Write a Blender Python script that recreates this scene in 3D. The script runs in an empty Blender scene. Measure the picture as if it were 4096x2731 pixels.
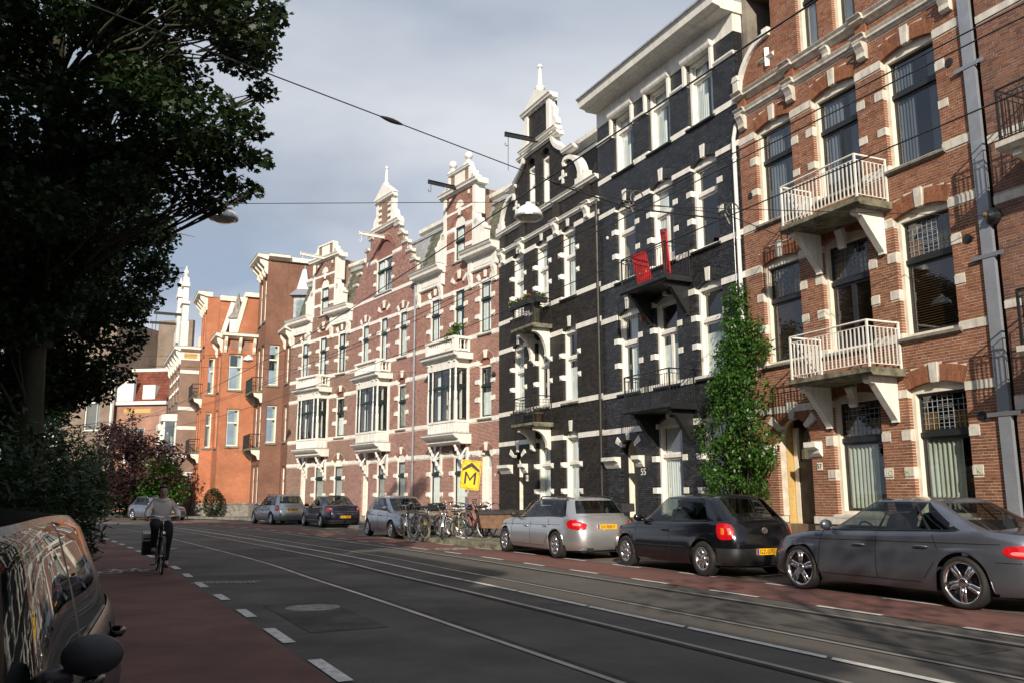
import bpy, math, random
from mathutils import Vector, Matrix
R=math.radians; PI=math.pi; sin=math.sin; cos=math.cos
random.seed(7)
sc=bpy.context.scene; COL=sc.collection
# ---------------- camera
cam=bpy.data.cameras.new('camera'); co=bpy.data.objects.new('camera',cam); COL.objects.link(co)
cam.lens=30.45; cam.sensor_width=36; cam.clip_start=.05; cam.clip_end=4000
co.matrix_world=Matrix.Translation((0,0,1.48))@Matrix.Rotation(R(100.0),4,'X')@Matrix.Rotation(R(-.2),4,'Z')
sc.camera=co; sc.render.resolution_x=1024; sc.render.resolution_y=682
# ---------------- sun, sky, exposure
SUN=Vector((-.05,-.9,.43)).normalized()
sl=bpy.data.lights.new('sun','SUN'); so=bpy.data.objects.new('sun',sl); COL.objects.link(so)
sl.energy=5.0; sl.angle=R(.53); sl.color=(1,.89,.74); so.rotation_euler=SUN.to_track_quat('Z','Y').to_euler()
W=bpy.data.worlds.new('World'); sc.world=W; W.use_nodes=True
nt=W.node_tree; N=nt.nodes; L=nt.links; N.clear()
wo=N.new('ShaderNodeOutputWorld'); bg=N.new('ShaderNodeBackground'); sk=N.new('ShaderNodeTexSky')
sk.sky_type='NISHITA'; sk.sun_disc=False; sk.sun_elevation=R(25.4); sk.sun_rotation=math.atan2(SUN.x,SUN.y)
sk.air_density=1; sk.dust_density=1.5; sk.ozone_density=2
bg.inputs[1].default_value=.1
tc=N.new('ShaderNodeTexCoord'); sp=N.new('ShaderNodeSeparateXYZ'); L.new(tc.outputs['Generated'],sp.inputs[0])
ad=N.new('ShaderNodeMath'); ad.operation='MAXIMUM'; L.new(sp.outputs[2],ad.inputs[0]); ad.inputs[1].default_value=0
ad2=N.new('ShaderNodeMath'); ad2.operation='ADD'; L.new(ad.outputs[0],ad2.inputs[0]); ad2.inputs[1].default_value=.22
dv=N.new('ShaderNodeVectorMath'); dv.operation='DIVIDE'; L.new(tc.outputs['Generated'],dv.inputs[0])
cb=N.new('ShaderNodeCombineXYZ'); cb.inputs[2].default_value=1
L.new(ad2.outputs[0],cb.inputs[0]); L.new(ad2.outputs[0],cb.inputs[1]); L.new(cb.outputs[0],dv.inputs[1])
def wnoise(scale,det,rough,off):
    mp=N.new('ShaderNodeMapping'); mp.inputs['Location'].default_value=off; L.new(dv.outputs[0],mp.inputs[0])
    n=N.new('ShaderNodeTexNoise'); n.inputs['Scale'].default_value=scale; n.inputs['Detail'].default_value=det; n.inputs['Roughness'].default_value=rough; n.inputs['Distortion'].default_value=.25
    L.new(mp.outputs[0],n.inputs['Vector']); return n
def wramp(n,a,b):
    r=N.new('ShaderNodeValToRGB'); r.color_ramp.elements[0].position=a[0]; r.color_ramp.elements[1].position=b[0]
    r.color_ramp.elements[0].color=a[1]; r.color_ramp.elements[1].color=b[1]; L.new(n.outputs[0],r.inputs[0]); return r
n1=wnoise(1.1,6,.48,(3.1,1.7,0)); cov=wramp(n1,(.3,(0.55,.55,.55,1)),(.5,(1,1,1,1)))
n2=wnoise(1.2,6,.48,(7.7,4.2,0)); cc=wramp(n2,(.40,(3.2,3.7,4.55,1)),(.68,(6.3,6.5,6.9,1)))
mx=N.new('ShaderNodeMixRGB'); L.new(cov.outputs[0],mx.inputs[0]); L.new(sk.outputs[0],mx.inputs[1]); L.new(cc.outputs[0],mx.inputs[2])
L.new(mx.outputs[0],bg.inputs[0]); L.new(bg.outputs[0],wo.inputs[0])
vs=sc.view_settings; vs.view_transform='Standard'; vs.look='None'; vs.gamma=1; vs.use_curve_mapping=False; vs.exposure=.3
sc.render.engine='CYCLES'
# ---------------- mesh builder
class MB:
    def __init__(s): s.v=[]; s.f=[]; s.m=[]; s.cur=0; s.X=None
    def add(s,vs,fs):
        o=len(s.v)
        s.v+= [tuple(s.X@Vector(p)) for p in vs] if s.X else [tuple(p) for p in vs]
        s.f+=[tuple(i+o for i in f) for f in fs]; s.m+=[s.cur]*len(fs); return s
    def box(s,x0,x1,y0,y1,z0,z1):
        return s.add([(x0,y0,z0),(x1,y0,z0),(x1,y1,z0),(x0,y1,z0),(x0,y0,z1),(x1,y0,z1),(x1,y1,z1),(x0,y1,z1)],
          [(0,3,2,1),(4,5,6,7),(0,1,5,4),(2,3,7,6),(1,2,6,5),(3,0,4,7)])
    def prism(s,poly,y0,y1):          # (x,z) outline pushed along y
        n=len(poly); a=[(p[0],y0,p[1]) for p in poly]+[(p[0],y1,p[1]) for p in poly]
        ar=sum(poly[i][0]*poly[(i+1)%n][1]-poly[(i+1)%n][0]*poly[i][1] for i in range(n))
        F=[tuple(range(n)),tuple(range(2*n-1,n-1,-1))]+[(i,i+n,(i+1)%n+n,(i+1)%n) for i in range(n)]
        if (ar<0)==(y1>y0): F=[f[::-1] for f in F]
        return s.add(a,F)
    def prismx(s,poly,x0,x1):         # (y,z) outline swept along x
        n=len(poly); a=[(x0,p[0],p[1]) for p in poly]+[(x1,p[0],p[1]) for p in poly]
        F=[tuple(range(n)),tuple(range(2*n-1,n-1,-1))]+[(i,i+n,(i+1)%n+n,(i+1)%n) for i in range(n)]
        ar=sum(poly[i][0]*poly[(i+1)%n][1]-poly[(i+1)%n][0]*poly[i][1] for i in range(n))
        if (ar>0)==(x1>x0): F=[f[::-1] for f in F]
        return s.add(a,F)
    def prismz(s,poly,z0,z1):
        n=len(poly); a=[(p[0],p[1],z0) for p in poly]+[(p[0],p[1],z1) for p in poly]
        F=[tuple(range(n-1,-1,-1)),tuple(range(n,2*n))]+[(i,(i+1)%n,(i+1)%n+n,i+n) for i in range(n)]
        ar=sum(poly[i][0]*poly[(i+1)%n][1]-poly[(i+1)%n][0]*poly[i][1] for i in range(n))
        if ar<0: F=[f[::-1] for f in F]
        return s.add(a,F)
    def ribbon(s,path,w,y0,y1):       # band of width w along an (x,z) path
        n=len(path); A=[];B=[]
        for i,p in enumerate(path):
            a=path[max(0,i-1)];b=path[min(n-1,i+1)]; dx,dz=b[0]-a[0],b[1]-a[1]; l=math.hypot(dx,dz) or 1
            ww=w[i] if isinstance(w,(list,tuple)) else w
            A.append((p[0]-dz/l*ww/2,p[1]+dx/l*ww/2)); B.append((p[0]+dz/l*ww/2,p[1]-dx/l*ww/2))
        return s.prism(A+B[::-1],y0,y1)
    def tube(s,path,r,n=8,cap=True):
        P=[Vector(p) for p in path]; k=len(P); V=[];F=[]; up=None
        for i,p in enumerate(P):
            t=(P[min(k-1,i+1)]-P[max(0,i-1)]); t=t.normalized() if t.length>1e-9 else Vector((0,0,1))
            if up is None: up=t.orthogonal().normalized()
            up=(up-t*up.dot(t)); up=up.normalized() if up.length>1e-6 else t.orthogonal().normalized()
            b=t.cross(up); rr=r[i] if isinstance(r,(list,tuple)) else r
            V+=[p+(up*cos(2*PI*j/n)+b*sin(2*PI*j/n))*rr for j in range(n)]
        for i in range(k-1):
            for j in range(n): F.append((i*n+j,i*n+(j+1)%n,(i+1)*n+(j+1)%n,(i+1)*n+j))
        if cap: F+=[tuple(range(n-1,-1,-1)),tuple(range((k-1)*n,k*n))]
        return s.add(V,F)
    def lathe(s,c,prof,n=12,axis='z'):   # prof: (r,h)
        V=[];F=[];k=len(prof)
        for r,h in prof:
            for j in range(n):
                a=2*PI*j/n; x,y=r*cos(a),r*sin(a)
                V.append({'z':(c[0]+x,c[1]+y,c[2]+h),'y':(c[0]+x,c[1]-h,c[2]+y),'x':(c[0]+h,c[1]+x,c[2]+y)}[axis])
        for i in range(k-1):
            for j in range(n): F.append((i*n+j,i*n+(j+1)%n,(i+1)*n+(j+1)%n,(i+1)*n+j))
        F+=[tuple(range(n-1,-1,-1)),tuple(range((k-1)*n,k*n))]
        return s.add(V,F)
    def ball(s,c,r,n=12,m=8,sq=(1,1,1)):
        return s.add([(c[0]+r*sq[0]*sin(PI*i/m)*cos(2*PI*j/n),c[1]+r*sq[1]*sin(PI*i/m)*sin(2*PI*j/n),c[2]+r*sq[2]*cos(PI*i/m)) for i in range(m+1) for j in range(n)],
          [(i*n+j,(i+1)*n+j,(i+1)*n+(j+1)%n,i*n+(j+1)%n) for i in range(m) for j in range(n)])
    def grid(s,P):                      # P[i][j] points
        a=len(P);b=len(P[0])
        return s.add([p for r in P for p in r],[(i*b+j,i*b+j+1,(i+1)*b+j+1,(i+1)*b+j) for i in range(a-1) for j in range(b-1)])
    def mesh(s,name,mats,smooth=False):
        me=bpy.data.meshes.new(name); me.from_pydata(s.v,[],s.f)
        for m in (mats if isinstance(mats,(list,tuple)) else [mats]): me.materials.append(MAT[m] if isinstance(m,str) else m)
        if any(s.m): me.polygons.foreach_set('material_index',s.m)
        if smooth:
            me.polygons.foreach_set('use_smooth',[True]*len(me.polygons))
        me.validate(); me.update(); return me
    def build(s,name,mats,parent=None,smooth=False,auto=None,**kw):
        return link(name,s.mesh(name,mats,smooth or auto is not None),parent,auto=auto,**kw)
def link(name,data,parent=None,label=None,cat=None,group=None,kind=None,loc=None,auto=None):
    o=bpy.data.objects.new(name,data); COL.objects.link(o)
    if parent: o.parent=parent
    if loc: o.location=loc
    if label: o['label']=label
    if cat: o['category']=cat
    if group: o['group']=group
    if kind: o['kind']=kind
    if auto is not None:
        data.set_sharp_from_angle(angle=R(auto))
    return o
def empty(name,label,cat,loc=(0,0,0),rz=0,group=None):
    o=link(name,None,None,label,cat,group,None,loc); o.rotation_euler=(0,0,rz); o.empty_display_size=.2; return o
def copytree(o,parent=None,**kw):
    c=o.copy(); COL.objects.link(c); c.parent=parent
    for k,v in kw.items():
        if k=='loc': c.location=v
        elif k=='rz': c.rotation_euler=(0,0,v)
        else: c[{'cat':'category'}.get(k,k)]=v
    for ch in list(o.children): copytree(ch,c)
    return c
# ---------------- materials
MAT={}
def nodes(name):
    m=bpy.data.materials.new(name); m.use_nodes=True; t=m.node_tree; b=t.nodes['Principled BSDF']; MAT[name]=m; return m,t,b
def setp(b,**k):
    for a,v in k.items():
        n={'rough':'Roughness','metal':'Metallic','spec':'Specular IOR Level','coat':'Coat Weight','coatr':'Coat Roughness','trans':'Transmission Weight','ior':'IOR','alpha':'Alpha','sub':'Subsurface Weight'}[a]
        b.inputs[n].default_value=v
def noise(t,scale,det=4,rough=.6,vec=None,dist=0):
    n=t.nodes.new('ShaderNodeTexNoise'); n.inputs['Scale'].default_value=scale; n.inputs['Detail'].default_value=det; n.inputs['Roughness'].default_value=rough; n.inputs['Distortion'].default_value=dist
    if vec: t.links.new(vec,n.inputs['Vector'])
    return n
def ramp(t,src,stops):
    r=t.nodes.new('ShaderNodeValToRGB'); e=r.color_ramp.elements
    while len(e)<len(stops): e.new(.5)
    for i,(p,c) in enumerate(stops): e[i].position=p; e[i].color=(c[0],c[1],c[2],1)
    t.links.new(src,r.inputs[0]); return r
def bumpn(t,b,src,st,dist=.01,prev=None):
    u=t.nodes.new('ShaderNodeBump'); u.inputs['Strength'].default_value=st; u.inputs['Distance'].default_value=dist
    t.links.new(src,u.inputs['Height']); 
    if prev: t.links.new(prev,u.inputs['Normal'])
    t.links.new(u.outputs[0],b.inputs['Normal']); return u.outputs[0]
def mix(t,fac,a,b,mode='MIX'):
    m=t.nodes.new('ShaderNodeMixRGB'); m.blend_type=mode
    for i,x in enumerate((fac,a,b)):
        if hasattr(x,'is_linked'): t.links.new(x,m.inputs[i])
        elif isinstance(x,(int,float)): m.inputs[i].default_value=x
        else: m.inputs[i].default_value=(x[0],x[1],x[2],1)
    return m.outputs[0]
def mat(name,col,rough=.6,var=.2,scale=5,bump=.0,bscale=60,metal=0,spec=.5,coat=0,col2=None,world=True,dist=.004,rvar=.15,streak=0,speck=0):
    m,t,b=nodes(name); c2=col2 or tuple(max(0,x*(1-var*1.6)) for x in col)
    vec=None
    if world:
        g=t.nodes.new('ShaderNodeNewGeometry'); vec=g.outputs['Position']
    n=noise(t,scale,6,.65,vec); r=ramp(t,n.outputs[0],[(.32,c2),(.68,tuple(x*(1+var*.4) for x in col))])
    oc=r.outputs[0]
    if streak:
        mp=t.nodes.new('ShaderNodeMapping'); mp.inputs['Scale'].default_value=(5,5,.45); t.links.new(vec,mp.inputs[0]); n5=noise(t,1.6,5,.65,mp.outputs[0]); oc=mix(t,1,oc,ramp(t,n5.outputs[0],[(.3,(1-streak,1-streak*1.02,1-streak*1.08)),(.56,(1,1,1))]).outputs[0],'MULTIPLY')
    if speck:
        n6=noise(t,160,2,.7,vec); oc=mix(t,1,oc,ramp(t,n6.outputs[0],[(.35,(1-speck,)*3),(.65,(1+speck,)*3)]).outputs[0],'MULTIPLY')
        n7=noise(t,.09,3,.6,vec); oc=mix(t,1,oc,ramp(t,n7.outputs[0],[(.35,(.8,.8,.8)),(.6,(1.1,1.08,1.05))]).outputs[0],'MULTIPLY')
    t.links.new(oc,b.inputs['Base Color'])
    if rvar:
        rr=ramp(t,n.outputs[0],[(.3,(min(1,rough+rvar),)*3),(.7,(max(0,rough-rvar),)*3)]); t.links.new(rr.outputs[0],b.inputs['Roughness'])
    else: b.inputs['Roughness'].default_value=rough
    setp(b,metal=metal,spec=spec,coat=coat)
    if bump: bumpn(t,b,noise(t,bscale,4,.6,vec).outputs[0],bump,dist)
    return m
def brickmat(name,cols,grime=.25,rough=.85,speck=None,spec=.3):
    m,t,b=nodes(name); g=t.nodes.new('ShaderNodeNewGeometry'); oi=t.nodes.new('ShaderNodeObjectInfo')
    a=t.nodes.new('ShaderNodeMath'); a.operation='ADD'; t.links.new(g.outputs['Random Per Island'],a.inputs[0]); t.links.new(oi.outputs['Random'],a.inputs[1])
    f=t.nodes.new('ShaderNodeMath'); f.operation='FRACT'; t.links.new(a.outputs[0],f.inputs[0])
    r=ramp(t,f.outputs[0],[(i/(len(cols)-1),c) for i,c in enumerate(cols)])
    n=noise(t,1.1,6,.65,g.outputs['Position']); gr=ramp(t,n.outputs[0],[(.3,(1-grime,)*3),(.62,(1,1,1))])
    n2=noise(t,40,3,.6,g.outputs['Position']); g2=ramp(t,n2.outputs[0],[(.3,(.8,.8,.8)),(.7,(1.1,1.1,1.1))])
    o=mix(t,1,mix(t,1,r.outputs[0],gr.outputs[0],'MULTIPLY'),g2.outputs[0],'MULTIPLY')
    if speck:
        n3=noise(t,26,2,.5,g.outputs['Position']); s3=ramp(t,n3.outputs[0],[(.70,(0,0,0)),(.73,(1,1,1))]); o=mix(t,s3.outputs[0],o,speck)  # pale specks: small highlights on the bricks, painted into the colour
    t.links.new(o,b.inputs['Base Color']); setp(b,rough=rough,spec=spec)
    bumpn(t,b,n2.outputs[0],.35,.004); return m
def texbrick(name,c1,c2,mortar,scale=1.0,rough=.85):   # brickwork too far away to tell the bricks apart
    m,t,b=nodes(name); tc=t.nodes.new('ShaderNodeTexCoord'); sp=t.nodes.new('ShaderNodeSeparateXYZ'); t.links.new(tc.outputs['Object'],sp.inputs[0])
    ad=t.nodes.new('ShaderNodeMath'); t.links.new(sp.outputs[0],ad.inputs[0]); t.links.new(sp.outputs[1],ad.inputs[1])
    cb=t.nodes.new('ShaderNodeCombineXYZ'); t.links.new(ad.outputs[0],cb.inputs[0]); t.links.new(sp.outputs[2],cb.inputs[1])
    k=t.nodes.new('ShaderNodeTexBrick'); t.links.new(cb.outputs[0],k.inputs[0])
    k.inputs['Scale'].default_value=1; k.inputs['Brick Width'].default_value=.22*scale; k.inputs['Row Height'].default_value=.062*scale; k.inputs['Mortar Size'].default_value=.010*scale; k.inputs['Bias'].default_value=0
    for n,c in (('Color1',c1),('Color2',c2),('Mortar',mortar)): k.inputs[n].default_value=(*c,1)
    g=t.nodes.new('ShaderNodeNewGeometry'); n=noise(t,.7,6,.65,g.outputs['Position']); gr=ramp(t,n.outputs[0],[(.3,(.68,.68,.68)),(.65,(1.08,1.08,1.08))])
    t.links.new(mix(t,1,k.outputs[0],gr.outputs[0],'MULTIPLY'),b.inputs['Base Color']); setp(b,rough=rough,spec=.3)
    bumpn(t,b,k.outputs['Fac'],-.4,.006); return m
def glassmat(name,tint,f0=.05,refl=1.0,wob=0):
    m,t,b=nodes(name); t.nodes.remove(b); o=t.nodes['Material Output']
    tr=t.nodes.new('ShaderNodeBsdfTransparent'); tr.inputs[0].default_value=(*tint,1)
    gl=t.nodes.new('ShaderNodeBsdfGlossy'); gl.inputs['Roughness'].default_value=.015; gl.inputs[0].default_value=(.95,.97,1,1)
    lw=t.nodes.new('ShaderNodeLayerWeight'); lw.inputs[0].default_value=.5
    p=t.nodes.new('ShaderNodeMath'); p.operation='POWER'; t.links.new(lw.outputs['Facing'],p.inputs[0]); p.inputs[1].default_value=5
    mu=t.nodes.new('ShaderNodeMath'); mu.operation='MULTIPLY_ADD'; mu.use_clamp=True; t.links.new(p.outputs[0],mu.inputs[0]); mu.inputs[1].default_value=(1-f0)*refl; mu.inputs[2].default_value=f0
    ms=t.nodes.new('ShaderNodeMixShader'); t.links.new(mu.outputs[0],ms.inputs[0]); t.links.new(tr.outputs[0],ms.inputs[1]); t.links.new(gl.outputs[0],ms.inputs[2]); t.links.new(ms.outputs[0],o.inputs[0]); return m
def leafmat(name,cols,rough=.45,trans=.35):
    m,t,b=nodes(name); o=t.nodes['Material Output']; g=t.nodes.new('ShaderNodeNewGeometry')
    r=ramp(t,g.outputs['Random Per Island'],[(i/(len(cols)-1),c) for i,c in enumerate(cols)])
    t.links.new(r.outputs[0],b.inputs['Base Color']); setp(b,rough=rough,spec=.35)
    tl=t.nodes.new('ShaderNodeBsdfTranslucent'); hs=t.nodes.new('ShaderNodeHueSaturation'); hs.inputs['Hue'].default_value=.485; hs.inputs['Value'].default_value=1.5; t.links.new(r.outputs[0],hs.inputs['Color']); t.links.new(hs.outputs[0],tl.inputs[0])
    ms=t.nodes.new('ShaderNodeMixShader'); ms.inputs[0].default_value=trans; t.links.new(b.outputs[0],ms.inputs[1]); t.links.new(tl.outputs[0],ms.inputs[2]); t.links.new(ms.outputs[0],o.inputs[0]); return m
def paint(name,col,metal=.0,rough=.35,coat=1.0,flake=.0):
    m,t,b=nodes(name); g=t.nodes.new('ShaderNodeNewGeometry'); n=noise(t,3,5,.6,g.outputs['Position'])
    r=ramp(t,n.outputs[0],[(.3,tuple(x*.93 for x in col)),(.7,col)]); t.links.new(r.outputs[0],b.inputs['Base Color'])
    setp(b,metal=metal,rough=rough,coat=coat,coatr=.04,spec=.15 if name=='p_dark' else .5); b.inputs['Coat IOR'].default_value=1.5; return m
mat('white',(.80,.78,.72),.45,.08,3,.05,streak=.22); mat('cream',(.80,.75,.63),.45,.1,3,streak=.2); mat('stone',(.66,.62,.55),.8,.15,4,.15,streak=.35); mat('greystone',(.25,.23,.2),.8,.35,5,.3,30)
mat('mossy',(.2,.19,.13),.85,.5,4,.3,30); mat('green',(.012,.026,.024),.35,.3,4); mat('blackpaint',(.018,.019,.02),.4,.3,4); mat('darkframe',(.02,.022,.025),.4,.3,3)
mat('interior',(.26,.23,.19),.9,.3,1.5); mat('floorb',(.2,.14,.09),.7,.3,2); mat('curtain',(.44,.46,.38),.9,.1,2); mat('blind',(.2,.1,.055),.6,.2,2); mat('net',(.75,.76,.74),.9,.08,2); mat('net_shaded',(.13,.145,.18),.9,.1,2); mat('shutter',(.75,.74,.7),.5,.1,3)  # dark blue net repeats the net curtain with shade painted into its colour
mat('zinc',(.30,.32,.36),.42,.15,2.5,metal=.3); mat('leadgrey',(.33,.35,.37),.5,.25,5); mat('pipe_white',(.72,.72,.68),.4,.1,4); mat('pipe_black',(.03,.026,.022),.45,.3,4)
mat('mortar57',(.66,.58,.48),.95,.2,6,.2); mat('mortar',(.72,.65,.57),.95,.2,6,.2); mat('mortar_black',(.006,.006,.007),.7,.3,8,.2); mat('mortar_grey',(.42,.38,.33),.95,.2,6,.2)
brickmat('brick57',[(.2,.075,.04),(.27,.112,.06),(.32,.135,.072),(.23,.09,.048)],.28); brickmat('brick59',[(.15,.07,.055),(.24,.115,.075),(.27,.12,.075),(.13,.07,.06)],.25)
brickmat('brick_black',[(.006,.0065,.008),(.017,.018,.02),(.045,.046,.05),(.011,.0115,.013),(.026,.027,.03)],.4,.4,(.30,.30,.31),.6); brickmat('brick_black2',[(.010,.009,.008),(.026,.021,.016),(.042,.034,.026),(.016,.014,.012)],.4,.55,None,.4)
brickmat('brick51',[(.23,.1,.075),(.31,.145,.112),(.35,.165,.125),(.25,.11,.085)],.25); brickmat('brick49',[(.2,.095,.085),(.30,.14,.115),(.34,.165,.135),(.19,.09,.085)],.2); brickmat('brick47',[(.15,.075,.052),(.23,.115,.08),(.26,.13,.088),(.16,.08,.06)],.25)
texbrick('texbrown',(.20,.078,.045),(.14,.055,.034),(.26,.17,.13)); texbrick('texorange',(.44,.125,.05),(.33,.09,.036),(.48,.27,.17)); texbrick('texgrey',(.2,.135,.1),(.145,.1,.075),(.3,.26,.22)); texbrick('texmid',(.22,.10,.06),(.15,.07,.045),(.38,.32,.27)); texbrick('texred',(.32,.12,.07),(.26,.1,.06),(.42,.33,.27))
brickmat('slate',[(.085,.085,.062),(.13,.13,.095),(.16,.155,.115),(.1,.1,.075)],.25,.6); brickmat('slate_black',[(.02,.02,.02),(.032,.03,.028)],.3,.6); brickmat('rooftile',[(.14,.045,.03),(.22,.07,.04),(.18,.055,.035)],.4,.8)
glassmat('glass',(.88,.93,.92),.11,1.1); glassmat('carglass',(.45,.5,.49),.05,.9); glassmat('lampglass',(.75,.78,.75),.08,1)
mat('asphalt',(.080,.072,.063),.85,.22,.5,.5,180,dist=.006,col2=(.054,.05,.045),speck=.35); mat('asphalt_dark',(.03,.03,.03),.8,.2,2,.4,150); mat('redlane',(.14,.055,.043),.85,.18,.6,.5,180,dist=.006,col2=(.095,.044,.037),speck=.3); mat('marking',(.62,.61,.57),.7,.25,9,.2,90); mat('rail',(.36,.355,.34),.45,.2,1.2,metal=.45); mat('groove',(.012,.011,.01),.8,.2)
mat('pavement',(.15,.14,.125),.9,.25,1.2,.4,60); mat('parkbrick',(.14,.115,.09),.9,.3,2,.5,40); mat('kerb',(.21,.2,.18),.85,.25,2,.3,50); mat('soil',(.05,.04,.03),.95,.3,3,.6,30)
brickmat('tile',[(.085,.08,.07),(.115,.107,.095),(.14,.13,.115)],.4,.9)
paint('p_audi',(.165,.18,.215),.75,.34); paint('p_black',(.004,.0045,.007),.0,.18,.6); paint('p_silver',(.56,.57,.58),.8,.33); paint('p_polo',(.40,.42,.45),.8,.33); paint('p_navy',(.010,.012,.03),.4,.3); paint('p_dark',(.004,.0035,.005),.0,.2,.1); paint('p_blue',(.2,.23,.29),.7,.33)
mat('rubber',(.018,.018,.018),.75,.3,6,.2,70); mat('plastic',(.022,.022,.024),.5,.2,5,.1,90); mat('alloy',(.62,.62,.63),.25,.1,4,metal=.95); mat('steel',(.55,.55,.55),.3,.2,5,metal=.9); mat('chrome',(.8,.8,.8),.12,.05,4,metal=1); mat('darksteel',(.10,.10,.10),.45,.3,5,metal=.6); mat('rust',(.16,.09,.05),.8,.4,12)
mat('taillight',(.52,.006,.012),.12,.2,9,coat=1,col2=(.32,.003,.008)); mat('lens',(.55,.56,.58),.1,.2,20,metal=.5,coat=1); mat('orange_lens',(.6,.15,.02),.15,.1,8,coat=1); mat('plate',(.80,.42,.01),.4,.04,4); mat('plate_blue',(.02,.08,.4),.4,.05,4); mat('ink',(.01,.01,.01),.5,.1,4); mat('signyellow',(.88,.53,.0),.4,.04,2); mat('seat',(.05,.05,.055),.8,.2,5)
mat('wood',(.16,.085,.045),.6,.35,6,.2,30,col2=(.09,.045,.025)); mat('tarp',(.02,.02,.022),.45,.3,4,.3,12); mat('grate',(.12,.12,.12),.5,.3,8,metal=.5); mat('tail_lens',(.85,.2,.18),.1,.1,9,coat=1); mat('galv',(.45,.46,.47),.4,.15,8,metal=.8); mat('reds',(.62,.02,.02),.4,.15,3); mat('lampwhite',(.72,.74,.74),.3,.1,3); mat('tilecream',(.78,.74,.62),.2,.08,5); mat('doorbrown',(.022,.012,.008),.45,.3,3); mat('tileochre',(.42,.24,.06),.3,.4,9,col2=(.5,.38,.17)); mat('graf',(.5,.5,.46),.7,.1); mat('greenchalk',(.35,.5,.18),.8,.1)
mat('skin',(.56,.33,.25),.5,.1,20); mat('hair',(.022,.014,.01),.5,.3,60); mat('jacket',(.86,.77,.70),.7,.1,4,.3,14,dist=.02); mat('trousers',(.012,.011,.012),.8,.2,6,.2,30); mat('shoe',(.03,.022,.02),.6,.2); mat('bagcloth',(.02,.022,.02),.7,.3,5,.3,20); mat('baglight',(.5,.52,.5),.6,.15,6,.2,20)
leafmat('leaf_dark',[(.008,.02,.006),(.013,.03,.008),(.02,.042,.011),(.011,.025,.007)],.5,.22); leafmat('leaf_mid',[(.02,.05,.016),(.035,.08,.022),(.05,.10,.03)]); leafmat('leaf_ivy',[(.026,.078,.012),(.048,.125,.02),(.075,.165,.03),(.034,.09,.016)],.35); leafmat('leaf_red',[(.022,.011,.012),(.034,.015,.016),(.05,.022,.02)],.5,.2); leafmat('leaf_lime',[(.06,.14,.02),(.1,.2,.035),(.14,.24,.05)]); leafmat('petal_red',[(.5,.01,.015),(.65,.02,.03)]); leafmat('petal_white',[(.75,.72,.7),(.8,.6,.62)])
mat('bark',(.03,.026,.017),.95,.4,3,.8,14,dist=.03,col2=(.026,.03,.01)); mat('twig',(.05,.035,.022),.9,.3,8)
mat('asphalt_patch',(.05,.047,.043),.85,.25,1.5,.5,180,speck=.3)
# ---------------- street: curve of the road centre, offsets to the right are positive
CP=[(24.9,-34),(13.3,-11.8),(8.2,-2),(5.1,4),(3.54,6.97),(1.7,10.65),(-.17,14.39),(-1.63,17.21),(-3.5,20.9),(-6.45,26.11),(-10.64,33.25),(-15.7,41.3),(-21.14,48.15),(-28,54.3),(-36,59.3),(-46,63.6),(-60,67.5),(-78,70.5)]
def catmull(P,step=.5):
    out=[]
    for i in range(1,len(P)-2):
        p0,p1,p2,p3=[Vector(q) for q in P[i-1:i+3]]; n=max(2,int((p2-p1).length/step))
        for k in range(n):
            t=k/n; out.append(.5*((2*p1)+(p2-p0)*t+(2*p0-5*p1+4*p2-p3)*t*t+(3*p1-p0-3*p2+p3)*t**3))
    return out
RC=catmull(CP); NR=len(RC)
RN=[]
for i in range(NR):
    t=(RC[min(NR-1,i+2)]-RC[max(0,i-2)]).normalized(); RN.append(Vector((t.y,-t.x)))
def off(i,o):
    i=max(0,min(NR-1.001,i)); k=int(i); f=i-k
    p=RC[k].lerp(RC[k+1],f); n=RN[k].lerp(RN[k+1],f).normalized(); return p+n*o
def near(x,y): return min(range(NR),key=lambda i:(RC[i].x-x)**2+(RC[i].y-y)**2)
def strip(o0,o1,z,i0=0,i1=NR-1,mb=None,step=1):
    mb=mb or MB(); I=[]; i=i0
    while i<i1: I.append(i); i+=step
    I.append(i1)
    f0=o0 if callable(o0) else (lambda k:o0); f1=o1 if callable(o1) else (lambda k:o1)
    mb.grid([[(*off(k,f1(k)),z),(*off(k,f0(k)),z)] for k in I]); return mb
MB().add([(-1500,-1500,-.06),(1500,-1500,-.06),(1500,1500,-.06),(-1500,1500,-.06)],[(0,1,2,3)]).build('ground','pavement',kind='structure')
road=strip(-6.2,6.4,-.003).build('road','asphalt',kind='structure')
strip(2.72,4.22,.003).build('cycle_lane','redlane',kind='structure'); 
strip(-5.87,-4.3,.003).build('cycle_lane','redlane',kind='structure')
park=strip(4.26,6.32,.002).build('parking_strip','parkbrick',kind='structure')
# kerbs and pavements
KL=near(-4.9,10.6)
kerbz=.12
mb=MB()
fr=lambda k:6.3 if k<near(-10,33) else 6.3+min(1.3,(k-near(-10,33))*.03)
mb.grid([[(*off(k,fr(k)),-.02),(*off(k,fr(k)),kerbz),(*off(k,fr(k)+.15),kerbz+.004)] for k in range(NR)]); mb.build('kerb','kerb',kind='structure')
strip(lambda k:fr(k)+.14,lambda k:30 if k<near(-10,33) else 26,kerbz).build('pavement','pavement',kind='structure')
mb=MB(); mb.grid([[(*off(k,-6.03),kerbz+.004),(*off(k,-5.88),kerbz),(*off(k,-5.88),-.02)] for k in range(KL,NR)]); mb.add([(*off(KL,-5.88),-.02),(*off(KL,-5.88),kerbz),(*off(KL,-12),kerbz),(*off(KL,-12),-.02)],[(0,1,2,3)]); mb.build('kerb','kerb',kind='structure')
lp=strip(-16,-6.02,kerbz,KL,NR-1).build('pavement','pavement',kind='structure')
lb=strip(-16,-5.88,.001,0,KL).build('parking_bay','pavement',kind='structure')
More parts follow.
